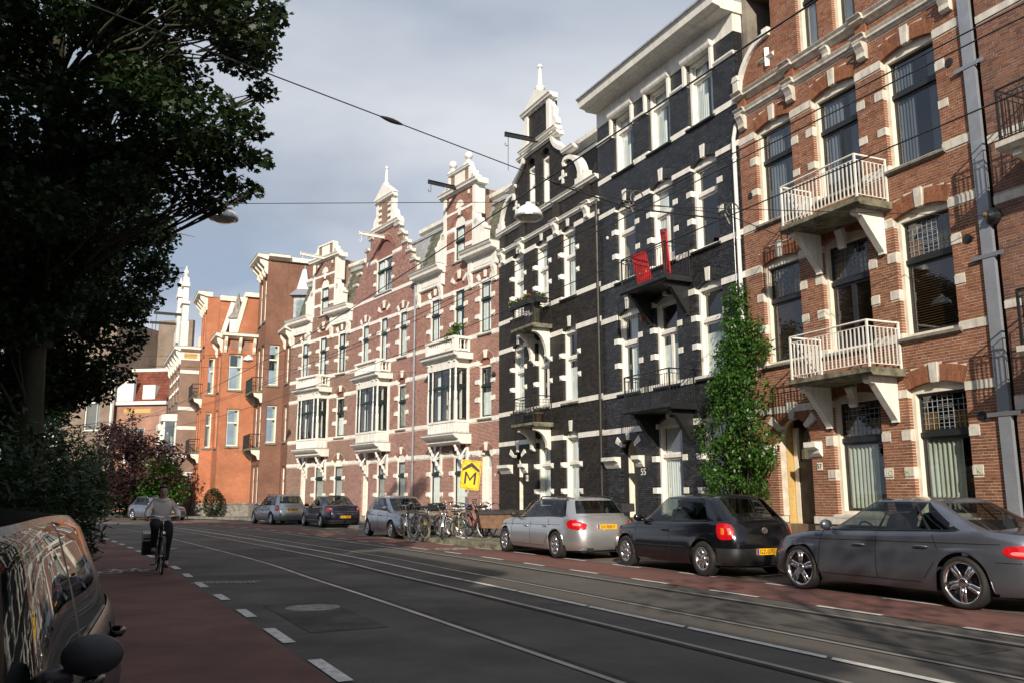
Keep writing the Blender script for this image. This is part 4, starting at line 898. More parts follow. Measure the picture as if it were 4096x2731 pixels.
    return h,b
H51,BAY51=terrace('brick_house','pinkish brick house with white bay window and ball topped dormer gable',(-.56,36.88),-34.7,7.48,'brick51',[(.62,1.6),(2.88,3.86),(5.14,6.12)],(.6,1.58),(2.4,4.95),[(2.72,3.8),(4.98,5.95)],(.56,1.48),'dorm','51',1)
text3(H51,0,'51',.17,.3,.012,2.3,'white','house_number')
H49,_=terrace('brick_house','pinkish brick house with white bay window and tall stepped gable with spire',(-4.82,43.03),-34.6,7.88,'brick49',[(1.05,1.98),(3.3,4.24),(5.62,6.55)],(1.04,1.98),(2.85,5.45),[(.98,1.92),(3.28,4.25)],(5.25,6.1),'step','49')
H47,_=terrace('brick_house','dark brown brick house with white bay window and flat topped dormer gable',(-9.30,49.52),-42.0,7.33,'brick47',[(.66,1.58),(2.86,3.8),(5.02,5.98)],(.62,1.58),(2.38,4.85),[(.62,1.6),(2.72,3.85)],(4.85,5.62),'dorm','47')
MB().tube([(7.52,.1,.1),(7.52,.1,12.0)],.055,8).build('drainpipe','zinc',H51)
# ============ stepped brown and orange houses beyond
def facade(h,p0,p1,z0,z1,m,wins,th=.3,fr='cream',name='wall',balc=None,sash='cream'):
    """wall from plan point p0 to p1 (seen from the street p1 lies left of p0), wins=(s0,s1,z0,z1,rise)"""
    a=Vector(p0);b=Vector(p1);d=(b-a);L_=d.length; d.normalize()
    e=link(name,None,h) if 0 else None
    mb=MB(); mb.X=Matrix.Translation((a.x,a.y,0))@Matrix.Rotation(math.atan2(d.y,d.x),4,'Z'); X=mb.X
    zs=sorted({z0,z1}|{q for w in wins for q in (w[2],w[3])})
    for lo,hi in zip(zs,zs[1:]):
        iv=[(0,L_)]
        for w in wins:
            if w[2]<hi-.001 and w[3]>lo+.001: iv=sub(iv,w[0],w[1])
        for p,q in iv: mb.box(p,q,-th,0,lo,hi)
    o=mb.build(name,m,h)
    for w in wins:
        s0,s1,a0,a1=w[:4]; f=MB(); f.X=X; ringframe(f,s0,s1,a0,a1,.09,-.22,-.1); tz=a0+(a1-a0)*.63; f.box(s0+.09,s1-.09,-.2,-.09,tz-.05,tz+.05)
        wo_=f.build('window',fr,h); g=MB(); g.X=X; g.box(s0+.05,s1-.05,-.17,-.165,a0+.05,a1-.05).build('pane','glass',wo_)
        r=MB(); r.X=X; r.box(s0-.06,s1+.06,-.1,.08,a0-.12,a0-.001).build('sill','greystone',wo_)
        r=MB(); r.X=X; n=max(5,int((s1-s0)/.09))
        for k in range(n):
            x0=s0-.1+(s1-s0+.2)*k/n; x1=s0-.1+(s1-s0+.2)*(k+1)/n; r.box(x0+.006,x1-.006,-.05,.012,a1+.0+.06*(1-((k+.5)/n*2-1)**2),a1+.3)
        r.build('flat_arch',m,h)
        r=MB(); r.X=X; r.grid([[(s0+(s1-s0)*i/12,-.32+.03*sin(i*2.1),z) for i in range(5)] for z in (a0,a1)]); r.build('curtain','net',wo_)
    return X,L_
def topcornice(h,X,L_,z,out=.55,m='cream',n=0,roof='leadgrey',ext=.1):
    q=MB(); q.X=X; q.prismx([(-.3,z),(.08,z),(out*.6,z+.1),(out,z+.16),(out,z+.34),(-.3,z+.34)],-ext,L_+ext); c=q.build('cornice',m,h)
    q=MB(); q.X=X; q.box(-ext-.02,L_+ext+.02,-.3,out+.03,z+.341,z+.37).build('cornice_top',roof,c)
    for k in range(n):
        s=.18+(L_-.36)*k/max(1,n-1); q=MB(); q.X=X; q.prismx([(0,z+.02),(out*.75,z+.08),(out*.7,z-.2),(out*.3,z-.5),(out*.32,z-.75),(.05,z-.95),(0,z-.95)],s-.09,s+.09); q.build('console',m,c)
def miniBalc(h,X,s0,s1,z,m='blackpaint',out=.7):
    q=MB(); q.X=X; q.box(s0-.05,s1+.05,-.1,out,z-.14,z); b=q.build('balcony','mossy',h)
    q=MB(); q.X=X; q.tube([(s0,0,z+.9),(s0,out-.05,z+.9),(s1,out-.05,z+.9),(s1,0,z+.9)],.03,5); q.build('handrail',m,b)
    n=int((s1-s0)/.1)
    for k in range(n+1): q=MB(); q.X=X; x=s0+(s1-s0)*k/n; q.box(x-.008,x+.008,out-.06,out-.045,z,z+.9); q.build('baluster',m,b)
    for s in (s0,s1):
        for k in range(5): y=out*k/5; q=MB(); q.X=X; q.box(s-.008,s+.008,y,y+.015,z,z+.9); q.build('baluster',m,b)
        q=MB(); q.X=X; q.prismx([(0,z-.14),(out*.8,z-.14),(out*.7,z-.35),(.2,z-.5),(.1,z-.75),(0,z-.75)],s-.08,s+.08); q.build('bracket','cream',b)
def dirp(p,t,u,hd=-26): a=R(hd); return (p[0]+sin(a)*t-cos(a)*u,p[1]+cos(a)*t+sin(a)*u)
A0=(-14.2,54.96); P1=(-15.12,56.85); P2=(-16.3,56.28); P3=(-17.66,59.07); P4=(-19.68,58.08); P5=(-20.9,60.6); P6=(-21.64,60.24); P7=(-23.1,63.3); P8=(-24.25,62.7); P9=(-28.1,70.5)
h=empty('corner_house','tall brown brick house with projecting tower bay left of the brown gabled house','house')
X,l=facade(h,A0,P1,0,12.0,'texbrown',[(.7,1.55,8.7,11.1),(.7,1.55,4.9,7.2),(.6,1.5,1.0,3.3)]); topcornice(h,X,l,11.9,.5,n=2)
X,l=facade(h,P1,P2,0,17.0,'texbrown',[(.35,1.05,8.6,11.3),(.35,1.05,4.85,7.3)]); topcornice(h,X,l,17.0,.5,ext=.05)
X,l=facade(h,P2,P3,0,17.0,'texbrown',[(.3,1.2,8.3,11.3),(1.75,2.65,8.3,11.3),(.3,1.2,12.9,15.9),(1.75,2.65,12.9,15.9),(.3,1.2,4.6,7.4),(1.75,2.65,4.6,7.4),(.4,1.2,.9,3.4),(1.75,2.6,.9,3.4)]); topcornice(h,X,l,17.0,.75,n=4); miniBalc(h,X,.2,2.8,8.2,'green'); miniBalc(h,X,.2,2.8,4.5)
MB().add([(*P2,17.02),(*P3,17.02),(*dirp(P3,0,-9),17.02),(*dirp(P1,0,-8),17.02),(*P1,17.02)],[(0,1,2,3,4)]).build('roof','leadgrey',h)
q=MB(); q.X=Matrix.Translation((*P1,0))@Matrix.Rotation(math.atan2(P2[1]-P1[1],P2[0]-P1[0]),4,'Z'); q.box(-5,-.01,-.4,-.01,11.5,17.0); q.build('side_wall','texbrown',h)
q=MB(); q.X=Matrix.Translation((*P1,0))@Matrix.Rotation(math.atan2(P2[1]-P1[1],P2[0]-P1[0]),4,'Z'); q.box(-5,-.01,-.4,.2,17.0,17.3); q.build('side_cornice','cream',h)
# zinc turret dormer on its low wing
q=MB(); q.X=Matrix.Translation((*dirp(A0,1.0,-.9),0)); q.box(-.55,.55,-.5,.5,11.9,14.4); t=q.build('turret','leadgrey',h)
q=MB(); q.X=Matrix.Translation((*dirp(A0,1.0,-.9),0)); q.add([(-.8,-.8,14.4),(.8,-.8,14.4),(.8,.8,14.4),(-.8,.8,14.4),(-.4,-.4,14.9),(.4,-.4,14.9),(.4,.4,14.9),(-.4,.4,14.9),(-.12,-.12,16.3),(.12,-.12,16.3),(.12,.12,16.3),(-.12,.12,16.3)],[(3,2,1,0),(0,1,5,4),(1,2,6,5),(2,3,7,6),(3,0,4,7),(4,5,9,8),(5,6,10,9),(6,7,11,10),(7,4,8,11),(8,9,10,11)]); q.lathe((0,0,16.3),[(.1,0),(.06,.15),(.02,.3)],8); q.build('turret_roof','zinc',h)
q=MB(); q.X=Matrix.Translation((*dirp(A0,1.0,-.9),0)); q.box(-.35,.35,-.515,-.505,12.3,14.1); q.build('turret_pane','glass',h)
q=MB(); q.X=Matrix.Translation((*dirp(A0,.6,.03),0))@Matrix.Rotation(R(60),4,'Z')
h=empty('orange_house','bright orange brick house with cream cornices and stepped bays','house')
X,l=facade(h,P3,P4,0,12.0,'texorange',[(.9,1.8,8.55,11.0),(.95,1.75,4.75,7.25)]); topcornice(h,X,l,12.0,.5,n=3)
q=MB(); q.X=X; q.box(.5,1.7,.001,.02,11.3,11.85); q.build('lattice_panel','texmid',h)
X,l=facade(h,P4,P5,0,12.0,'texorange',[(.8,1.7,8.5,11.1),(.8,1.7,4.7,7.2)]); topcornice(h,X,l,12.0,.5,n=2)
X,l=facade(h,P5,P6,0,15.4,'texorange',[(.12,.68,8.5,11.05),(.14,.66,4.75,7.2)])
XB=MB(); XB.X=X; XB.box(-4.2,-.01,-.35,-.01,12.3,15.2); XB.build('side_wall','texorange',h); XB=MB(); XB.X=X; XB.box(-4.3,.0,-.4,.15,15.2,15.55); XB.build('side_cornice','cream',h)
X,l=facade(h,P6,P7,0,15.4,'texorange',[(.4,1.3,12.0,14.6),(2.0,2.9,12.0,14.6),(.4,1.3,8.4,11.2),(2.0,2.9,8.4,11.2),(.4,1.3,4.6,7.3),(2.0,2.9,4.6,7.3),(.5,1.3,.9,3.4),(2.0,2.9,.2,3.4)]); topcornice(h,X,l,15.4,.7,n=4); miniBalc(h,X,.3,3.0,7.3+1.0); miniBalc(h,X,.3,3.0,4.45)
MB().add([(*P6,15.42),(*P7,15.42),(*dirp(P7,0,-9),15.42),(*dirp(P5,0,-9),15.42),(*P5,15.42)],[(0,1,2,3,4)]).build('roof','leadgrey',h)
MB().add([(*P4,12.36),(*P5,12.36),(*dirp(P5,0,-3),14.9),(*dirp(P3,0,-3),14.9),(*P3,12.36)],[(0,1,2,3,4)]).build('lower_roof','slate',h)
q=MB(); q.X=Matrix.Translation((*P3,0))@Matrix.Rotation(math.atan2(P4[1]-P3[1],P4[0]-P3[0]),4,'Z'); q.prism([(-2.5,12.3),(1.35,12.3),(.75,15.1),(-2.5,15.1)],-.7,-.4); q.build('gable_wall','texorange',h)
q=MB(); q.X=Matrix.Translation((*P3,0))@Matrix.Rotation(math.atan2(P4[1]-P3[1],P4[0]-P3[0]),4,'Z'); q.ribbon([(1.42,12.35),(.8,15.2)],.26,-.72,-.34); q.build('gable_coping','cream',h)
q=MB(); q.X=Matrix.Translation((*P3,0))@Matrix.Rotation(math.atan2(P4[1]-P3[1],P4[0]-P3[0]),4,'Z'); q.box(-2.5,.9,-.9,-.2,15.1,15.4); q.build('gable_cornice','cream',h)
q=MB(); q.X=Matrix.Translation((*dirp(P4,1.6,-1.1),0)); q.box(-.4,.4,-.4,.4,12.3,13.7).box(-.28,.28,-.42,-.4,12.6,13.5); q.build('dormer','cream',h); q=MB(); q.X=Matrix.Translation((*dirp(P4,1.6,-1.1),0)); q.add([(-.55,-.55,13.7),(.55,-.55,13.7),(.55,.55,13.7),(-.55,.55,13.7),(-.32,-.32,14.1),(.32,-.32,14.1),(.32,.32,14.1),(-.32,.32,14.1),(0,0,15.7)],[(3,2,1,0),(0,1,5,4),(1,2,6,5),(2,3,7,6),(3,0,4,7),(4,5,8),(5,6,8),(6,7,8),(7,4,8)]); q.build('dormer_spire','greystone',h)
q=MB(); q.X=Matrix.Translation((*dirp(P4,2.6,-.2),0)); q.ribbon([(0,12.3),(.75,15.0)],.3,-.1,.1); q.build('party_coping','cream',h)
for a_,b_ in ((P3,P4),(P4,P5),(P5,P6),(P6,P7),(P2,P3),(P1,P2)):
    d_=(Vector(b_)-Vector(a_)); q=MB(); q.X=Matrix.Translation((*a_,0))@Matrix.Rotation(math.atan2(d_.y,d_.x),4,'Z'); q.box(-.04,d_.length+.04,.0,.05,0,.9).box(-.05,d_.length+.05,0,.08,.9,1.0); q.build('plinth','greystone',h)
text3(h,0,'VER',.9,(P2[0]+P3[0])/2-.05,(P2[1]+P3[1])/2-.05,1.9,'graf','graffiti',rot=(PI/2,0,math.atan2(P3[1]-P2[1],P3[0]-P2[0])+PI)) if 0 else None
# white trimmed gable house
h=empty('gable_house','narrow brown house with white trim and two white spiked gables beyond the orange house','house')
X,l=facade(h,P7,P8,0,11.3,'texmid',[]); topcornice(h,X,l,11.9,.4,m='white'); q=MB(); q.X=X; q.box(-.02,l+.02,-.3,.01,11.3,11.9); q.build('frieze','white',h); q=MB(); q.X=X; q.box(.2,l-.2,.011,.03,11.42,11.8); q.build('tile_panel','tileochre',h)
for z in (10.3,7.6,6.2,2.9,1.2+3.0): q=MB(); q.X=X; q.box(-.01,l+.01,-.02,.03,z,z+.25); q.build('string_course','white',h)
X,l=facade(h,P8,P9,0,11.9,'texmid',[(1+2.6*k,2.0+2.6*k,z,z+2.4) for k in range(3) for z in (.9,4.7,8.4)],fr='white'); topcornice(h,X,l,11.9,.5,m='white',n=6)
for k in range(3):
    for z in (1.6,2.6,5.4,6.3,9.1,10.0): 
        for s in (.8+2.6*k,2.02+2.6*k): q=MB(); q.X=X; q.box(s-.2,s+.2,-.02,.06,z,z+.22); q.build('quoin_block','white',h)
for k in range(2):
    s=1.1+k*4.0; q=MB(); q.X=X
    q.box(s-.9,s+.9,-.4,.1,12.2,14.2).box(s-.75,s+.75,-.35,.06,14.2,15.5).box(s-.95,s+.95,-.4,.16,15.5,15.7).box(s-.45,s+.45,-.3,.06,15.7,16.9).box(s-.6,s+.6,-.35,.16,16.9,17.2).box(s-.4,s+.4,-.3,.1,17.2,17.6); q.build('gable','white',h); q=MB(); q.X=X; q.lathe((s,-.1,17.6),[(.25,0),(.12,.2),(.2,.4),(.2,.5),(.08,.75),(.02,1.0)],8); q.build('finial','white',h)
    q=MB(); q.X=X; q.box(s-.05,s+.05,0,2.0,14.7,14.9); q.build('hoist_beam','blackpaint',h); q=MB(); q.X=X; q.tube([(s,1.8,14.7),(s,1.8,13.5)],.02,5); q.build('hook','blackpaint',h)
MB().add([(*P7,12.1),(*P8,12.1),(*P9,12.1),(*dirp(P9,0,-9),12.1),(*dirp(P7,0,-9),12.1)],[(0,1,2,3,4)]).build('roof','leadgrey',h)
q=MB(); q.X=Matrix.Translation((*P7,0))@Matrix.Rotation(math.atan2(P8[1]-P7[1],P8[0]-P7[0]),4,'Z'); q.prism([(-4,12.2),(.2,12.2),(.2,13.0),(-.3,13.2),(-.6,14.0),(-1.2,14.6),(-1.4,15.4),(-4,15.4)],-.2,0); q.build('party_gable','stone',h)
# white bay on the gable house and house with red tiled roof, house with white windows
Xb=Matrix.Translation((*P8,0))@Matrix.Rotation(math.atan2(P9[1]-P8[1],P9[0]-P8[0]),4,'Z')
for k,(s,z1) in enumerate(((.2,7.3),(2.9,6.8))):
    q=MB(); q.X=Xb; q.box(s,s+2.0,0,.9,3.6,4.4).box(s-.1,s+2.1,0,1.05,z1-.5,z1).box(s,s+2,0,.02,4.4,z1-.5).box(s,s+.12,.78,.9,4.4,z1-.5).box(s+1.88,s+2,.78,.9,4.4,z1-.5).box(s,s+.12,0,.12,4.4,z1-.5).box(s+.94,s+1.06,.78,.9,4.4,z1-.5); b=q.build('bay_window','white',h); q=MB(); q.X=Xb; q.box(s+.05,s+.07,.1,.8,4.4,z1-.5); q.build('pane','glass',b); q=MB(); q.X=Xb; q.box(s+.1,s+1.9,.83,.85,4.4,z1-.5); q.build('pane','glass',b)
def backhouse(label,p,az,w,H,m,wins,fr='white',cat='house',roof=None,name='background_house'):
    h=empty(name,label,cat,(p[0],p[1],0),R(az))
    X,l=facade(h,(0,0),(w,0),0,H,m,wins,fr=fr); MB().box(.05,w-.05,-8,-.31,0,H-.02).build('body',m,h)
    return h
# local +y faces the camera, +x runs to the left in the picture
def facing(az_t,r,w): # right end point
    y=r/math.sqrt(1+az_t**2); return (az_t*y,y)
pr=facing(-.4,84,0); a_=math.degrees(math.atan2(.05,-1))
h=backhouse('small red brick house with red tiled roof and white eaves behind the trees',pr,180-8,5.6,9.6,'texred',[(2.0,3.9,4.4,7.6)])
MB().box(-.1,5.7,-.2,.3,9.6,9.9).build('eaves','white',h); q=MB(); L_=3.6
sm=MB().box(0,.28,0,.03,0,.36).mesh('roof_tile','rooftile')
sl_=MB().add([(0,.1,9.9),(5.6,.1,9.9),(5.6,-1.9,12.9),(0,-1.9,12.9)],[(0,1,2,3)]).build('roof','rooftile',h)
for i in range(10):
    for j in range(19):
        o=link('roof_tile',sm,sl_,loc=(.03+j*.29+(0.0),.13-2.0*i/10,9.92+3.0*i/10)); o.rotation_euler=(R(33.7+4),0,0)
MB().box(-.1,5.7,-4,-1.9,12.9,13.2).build('ridge_board','white',h); MB().prism([(1.2,9.95),(2.4,9.95),(2.4,11.4),(1.2,11.4)],-1.0,.02).prism([(1.35,10.15),(2.25,10.15),(2.25,11.1),(1.35,11.1)],.021,.03).build('dormer','white',h); MB().prism([(3.2,9.95),(5.9,9.95),(5.9,10.3),(3.4,12.2),(3.2,12.1)],-.2,.2).build('gable_coping','white',h)
MB().box(1.5,4.1,.005,.03,8.85,9.25).build('tile_panel','tileochre',h)
MB().box(1.0,4.6,-6,-5.6,9,18.5).build('chimney','texgrey',h)
pr=facing(-.464,86,0)
h=backhouse('greyish brown brick house with tall white windows and balcony behind the plum tree',pr,180-12,11,17.5,'texgrey',[(1.2,2.7,7.3,11.3),(1.3,2.6,2.6,5.6),(5.2,6.3,6.2,11.2),(6.4,7.4,6.2,11.2),(5.4,6.4,1.6,4.8)],fr='white')
MB().prismx([(0,5.6),(1.3,5.6),(1.3,5.9),(0,5.9)],4.2,7.2).build('balcony','stone',h); MB().prismx([(1.1,6.7),(1.35,6.7),(1.35,6.85),(1.1,6.85)],4.2,7.2).build('balustrade','white',h)
bm_=MB().lathe((0,0,0),[(.08,0),(.1,.3),(.05,.6),(.08,.8)],8).mesh('baluster','white',True)
for k in range(9): link('baluster',bm_,h,loc=(4.35+k*.34,1.22,5.9))
MB().box(-.2,-.0,-.1,.15,0,12).build('drainpipe','white',h); MB().box(1.1,2.8,-.05,.05,11.5,11.9).build('tile_lintel','tileochre',h); MB().box(.3,3.4,-.3,.02,11.3+1,12.7).build('lintel','greystone',h) if 0 else None
MB().box(0,11,-.4,.4,17.5,17.9).build('cornice','white',h)
h=backhouse('distant pale roofed house rising behind the red tiled roof',facing(-.385,100,0),180-5,14,14.5,'texgrey',[(1,2.2,9,11.5),(4,5.2,9,11.5)])
MB().add([(0,.1,14.5),(14,.1,14.5),(14,-3,17.2),(0,-3,17.2)],[(0,1,2,3)]).build('roof','stone',h); MB().box(-.1,14.1,-3.2,-2.9,17.2,17.7).build('ridge_board','white',h)
# ============ row on the near side of the street (behind and left of the camera), casts the street's shade
def nearrow(i,o0,ln,H,m,label,wn=3):
    p=off(i,o0); n=RN[int(i)]; h=empty('brick_house',label,'house',(p.x,p.y,0),math.atan2(n.y,n.x)-PI/2+PI if 0 else math.atan2(-n.x,n.y) if 0 else 0)
    t=Vector((-n.y,n.x)); # along travel
    h.rotation_euler=(0,0,math.atan2(-t.y,-t.x))
    fl=int(H//3.5); wins=[(.8+k*(ln-.6)/wn,2.0+k*(ln-.6)/wn,z*3.5+1.0,z*3.5+3.1) for k in range(wn) for z in range(fl)]
    facade(h,(0,0),(ln,0),0,H,m,wins,fr='white'); MB().box(.02,ln-.02,-9,-.6,0,H-.02).build('body',m,h); MB().box(-.02,ln+.02,-.4,.45,H,H+.4).build('cornice','white',h); MB().box(0,ln,-9,-.3,H-.01,H+.1).build('roof','leadgrey',h)
    return h
for k,(i,ln,H,m,lb) in enumerate(((near(-9.2,30.8),7.2,11.2,'texmid','brown brick house near the bend on the tree side of the street'),(near(-5.6,24.6),7.2,11.4,'texred','red brick house behind the big street tree'),(near(-2.2,18.3),7.2,11.2,'texgrey','grey brown house behind the parked dark hatchback'),(near(1.1,11.9),7.2,11.3,'texbrown','dark brown brick house beside the photographer'),(near(4.45,5.2),7.2,10.8,'texmid','brown brick house across from the red brick house'),(near(7.8,-1.2),7.0,9.6,'texred','red brick house two doors behind the photographer'),(near(11.1,-7.5),7.2,8.6,'texgrey','low grey brown house further behind the photographer'),(near(13.3,-11.8)+0,6.8,8.2,'texbrown','lowest dark brick house at the street end'))): nearrow(i,-10.9,ln,H,m,lb)
# ============ cars: local x forward, y left
def lerpt(T,x):
    if x<=T[0][0]: return T[0][1]
    for a,b in zip(T,T[1:]):
        if x<=b[0]: t=(x-a[0])/(b[0]-a[0]); t=t*t*(3-2*t)*.35+t*.65; return a[1]+(b[1]-a[1])*t
    return T[-1][1]
VR=[(0,.925,.965,.975),(.05,.955,.985,.99),(.16,.985,.998,1),(.34,1,1,1),(.5,1.0,.997,.996),(.62,.995,.99,.988),(.70,.985,.982,.98),(.735,.972,.978,.976),(.86,.962,.965,.96),(.95,.945,.95,.945),(1,.915,.93,.925)]
def vrow(v,j):
    for a,b in zip(VR,VR[1:]):
        if v<=b[0]: t=(v-a[0])/(b[0]-a[0]); return a[j]+(b[j]-a[j])*t
    return VR[-1][j]
def wheel_mesh(r,rim,sp,two,w=.205):
    ty=MB().lathe((0,0,0),[(rim-.01,-w*.42),(rim+.01,-w*.5),(r-.03,-w*.5),(r-.008,-w*.42),(r,-w*.3),(r,w*.3),(r-.008,w*.42),(r-.03,w*.5),(rim+.01,w*.5),(rim-.01,w*.42)],40,'y'); ty.f=ty.f[:-2]; ty.m=ty.m[:-2]
    ri=MB().lathe((0,0,0),[(rim,-w*.42),(rim+.012,-w*.47),(rim+.004,-w*.5),(rim-.02,-w*.44),(rim-.035,-.02),(rim-.035,w*.4)],40,'y'); ri.f=ri.f[:-2]; ri.m=ri.m[:-2]
    S=MB()
    for k in range(sp):
        a=2*PI*k/sp
        for dlt in ((-.12,.12) if two else (0,)):
            S.X=Matrix.Rotation(a,4,'Y'); h0=.042 if not two else .024; h1=.034 if not two else .02
            x0,x1=.03,rim-.012; o0=dlt*.12; o1=dlt*rim*1.0
            S.add([(o0-h0,w*.36,x0),(o0+h0,w*.36,x0),(o1+h1,w*.44,x1),(o1-h1,w*.44,x1),(o0-h0,w*.2,x0),(o0+h0,w*.2,x0),(o1+h1,w*.26,x1),(o1-h1,w*.26,x1)],[(0,1,2,3),(4,7,6,5),(0,4,5,1),(1,5,6,2),(2,6,7,3),(3,7,4,0)])
    S.X=None; S.lathe((0,0,0),[(.065,-w*.2),(.065,-w*.4),(.05,-w*.42),(.001,-w*.42)],16,'y')
    D=MB().lathe((0,0,0),[(rim-.04,-.0),(rim-.04,.01),(.02,.01)],24,'y')
    return ty,ri,S,D
def car(label,pm,loc,fwd,P,group=None,name='parked_car'):
    h=empty(name,label,'car',(loc[0],loc[1],P.get('z',0)),math.atan2(fwd[1],fwd[0]),group)
    xr,xf=P['L']; W_=P['W']/2; wb=P['wb']; wr=P['wr']; top=P['top']; gc=P.get('gc',.2); xm=(xr+xf)/2; half=(xf-xr)/2; NN=P.get('n',6.0)
    zt=lambda x:lerpt(top,x)
    ra=wr+.055
    def zb(x,side=True):
        z=gc+.03*max(0,abs(x-xm)/half-.7)/.3
        if side:
            for xa in (-wb/2,wb/2):
                d=abs(x-xa)
                if d<ra: z=max(z,wr+math.sqrt(ra*ra-d*d)*.98-.0)
        return z
    cols=[]     # (tx,ty) left half, front -> rear
    th=[0,.1,.22,.36,.52,.7,.88,1.04]
    for t in th: cols.append((cos(t)**(2/NN),sin(t)**(2/NN)))
    x0=cols[-1][0]; n=64
    for k in range(1,n): t=x0-2*x0*k/n; cols.append((t,(1-abs(t)**NN)**(1/NN)))
    for t in reversed(th): cols.append((-cos(t)**(2/NN),sin(t)**(2/NN)))
    full=cols+[(a,-b) for a,b in cols[-2:0:-1]]
    def pos(tx,ty,v):
        x=xm+half*tx*(vrow(v,2) if tx>0 else vrow(v,3))
        b=zb(x,abs(ty)>.8); g0=zb(x,False); zq=g0+(zt(x)-g0)*max(v,.0); zs=g0+(zt(x)-g0)*.735
        z=zq if (b==g0 or v>=.735) else min(b+(zs-b)*v/.735 if zs>b else b,max(zq,b))
        if b>g0 and v<.735: z=b+max(.004,zs-b)*v/.735 if zs>b else b+.004*v
        vv=max(0,min(1,(z-g0)/(zt(x)-g0))); y=W_*ty*vrow(vv,1)
        if P.get('taper') and tx>.4: y*=1-P['taper']*(tx-.4)**2
        if P.get('flare',1):
            for xa in (-wb/2,wb/2):
                dd=math.hypot(x-xa,z-wr)-ra
                if abs(ty)>.8 and 0<=dd<.07: y+=math.copysign(.012*(1-dd/.07),y)
        return (x,y,z)
    def atz(tx,ty,z):
        x=xm+half*tx; b=zb(x,abs(ty)>.8 and False); v=max(0,min(1,(z-b)/(zt(x)-b))); p=pos(tx,ty,v); return (p[0],p[1],z)
    B=MB(); vs_=[r[0] for r in VR]; nc=len(full)
    V=[pos(tx,ty,v) for v in vs_ for tx,ty in full]
    F=[(i*nc+k,(i+1)*nc+k,(i+1)*nc+(k+1)%nc,i*nc+(k+1)%nc) for i in range(len(vs_)-1) for k in range(nc)]
    F=[f[::-1] for f in F]; B.add(V,F)
    A0,A1,C1,C0=P['gh']; zr=P['H']
    # hood and deck
    m=9
    for rng in ('f','r'):
        rows=[]
        for tx,ty in cols:
            x,y,z=pos(tx,ty,1)
            if (rng=='f' and x>A0-.12) or (rng=='r' and x<C0+.1):
                rows.append([(x,y*(1-2*j/m),z+.045*(1-(1-2*j/m)**2)*min(1,ty*1.2)) for j in range(m+1)])
        if len(rows)>1: 
            B.grid([r[::-1] for r in rows])
    # greenhouse
    bw=W_*.915; rw=P.get('rw',W_*.68); gv=[0,.07,.22,.4,.58,.75,.88,.955,1]
    gcols=[]; gth=[0,.12,.26,.42,.6,.8,1.0]; GN=P.get('gn',5.0)
    for t in gth: gcols.append((cos(t)**(2/GN),sin(t)**(2/GN)))
    gx=gcols[-1][0]; gn=44
    for k in range(1,gn): t=gx-2*gx*k/gn; gcols.append((t,(1-abs(t)**GN)**(1/GN)))
    for t in reversed(gth): gcols.append((-cos(t)**(2/GN),sin(t)**(2/GN)))
    gfull=gcols+[(a,-b) for a,b in gcols[-2:0:-1]]; ng=len(gfull)
    def gpos(tx,ty,v):
        g=v**.94; f=A0+(A1-A0)*g; r=C0+(C1-C0)*(v**P.get('rv',.9)); mid=(f+r)/2; hl=(f-r)/2; x=mid+hl*tx
        hb=bw+(rw-bw)*(v**1.15); hb-=.03*max(0,(v-.9)/.1); y=hb*ty
        xb=max(C0,min(A0,x)); z0=zt(xb)-.012; zz=zr-.045-P.get('rc',.05)*((x-(A1+C1)/2)/((A1-C1)/2+.3))**2
        return (x,y,z0+(zz-z0)*v)
    GV=[gpos(tx,ty,v) for v in gv for tx,ty in gfull]; base=len(B.v); body=MB(); 
    glass={}; trim=MB()
    half_n=len(gcols)
    def cls(i,k):
        tx0,ty0=gfull[k]; tx1,ty1=gfull[(k+1)%ng]; tm=(tx0+tx1)/2; 
        if not(1<=i<=6): return None
        if abs(tm)>gx and (abs(ty0)+abs(ty1))/2<.9:
            if abs(ty0)>.86 or abs(ty1)>.86: return None
            return ('windscreen' if tm>0 else 'rear_window') if (tm>0 or i>=P.get('rwmin',1)) else None
        s='l' if ty0+ty1>0 else 'r'
        for q,(a,b) in enumerate(P['win']):
            if a<=tm<=b: return ('side_window',s,q) if i<=P.get('wtop',5) else None
        if P['win'][-1][0]<tm<P['win'][0][1] and i<=6: return ('trim',s,sum(tm<a for a,b in P['win']))
        return None
    o=len(B.v); B.v+=GV
    parts={}
    for i in range(len(gv)-1):
        for k in range(ng):
            f=(i*ng+(k+1)%ng,(i+1)*ng+(k+1)%ng,(i+1)*ng+k,i*ng+k); c=cls(i,k)
            if c is None: B.f.append(tuple(q+o for q in f)); B.m.append(0)
            else: parts.setdefault(c,[]).append(f)
    rows=[]
    for tx,ty in gcols:
        x,y,z=gpos(tx,ty,1); rows.append([(x,y*(1-2*j/8),z+.05*(1-(1-2*j/8)**2)*min(1,ty*1.3)) for j in range(9)])
    B.grid([r[::-1] for r in rows])
    bo=B.build('body',pm,h,auto=38)
    for c,fs in parts.items():
        mb=MB(); idx={}
        for f in fs:
            for q in f:
                if q not in idx: idx[q]=len(idx); mb.v.append(GV[q])
        mb.f=[tuple(idx[q] for q in f) for f in fs]; mb.m=[0]*len(fs)
        nm=c if isinstance(c,str) else c[0]
        mb.build('pillar_trim' if nm=='trim' else nm,'plastic' if nm=='trim' else 'carglass',h,smooth=True)
    def side(x,z,sg=1,o=.004):
        tx=(x-xm)/half; ty=(1-min(1,abs(tx))**NN)**(1/NN); p=atz(tx,ty,z); return (p[0],sg*(p[1]+o),z)
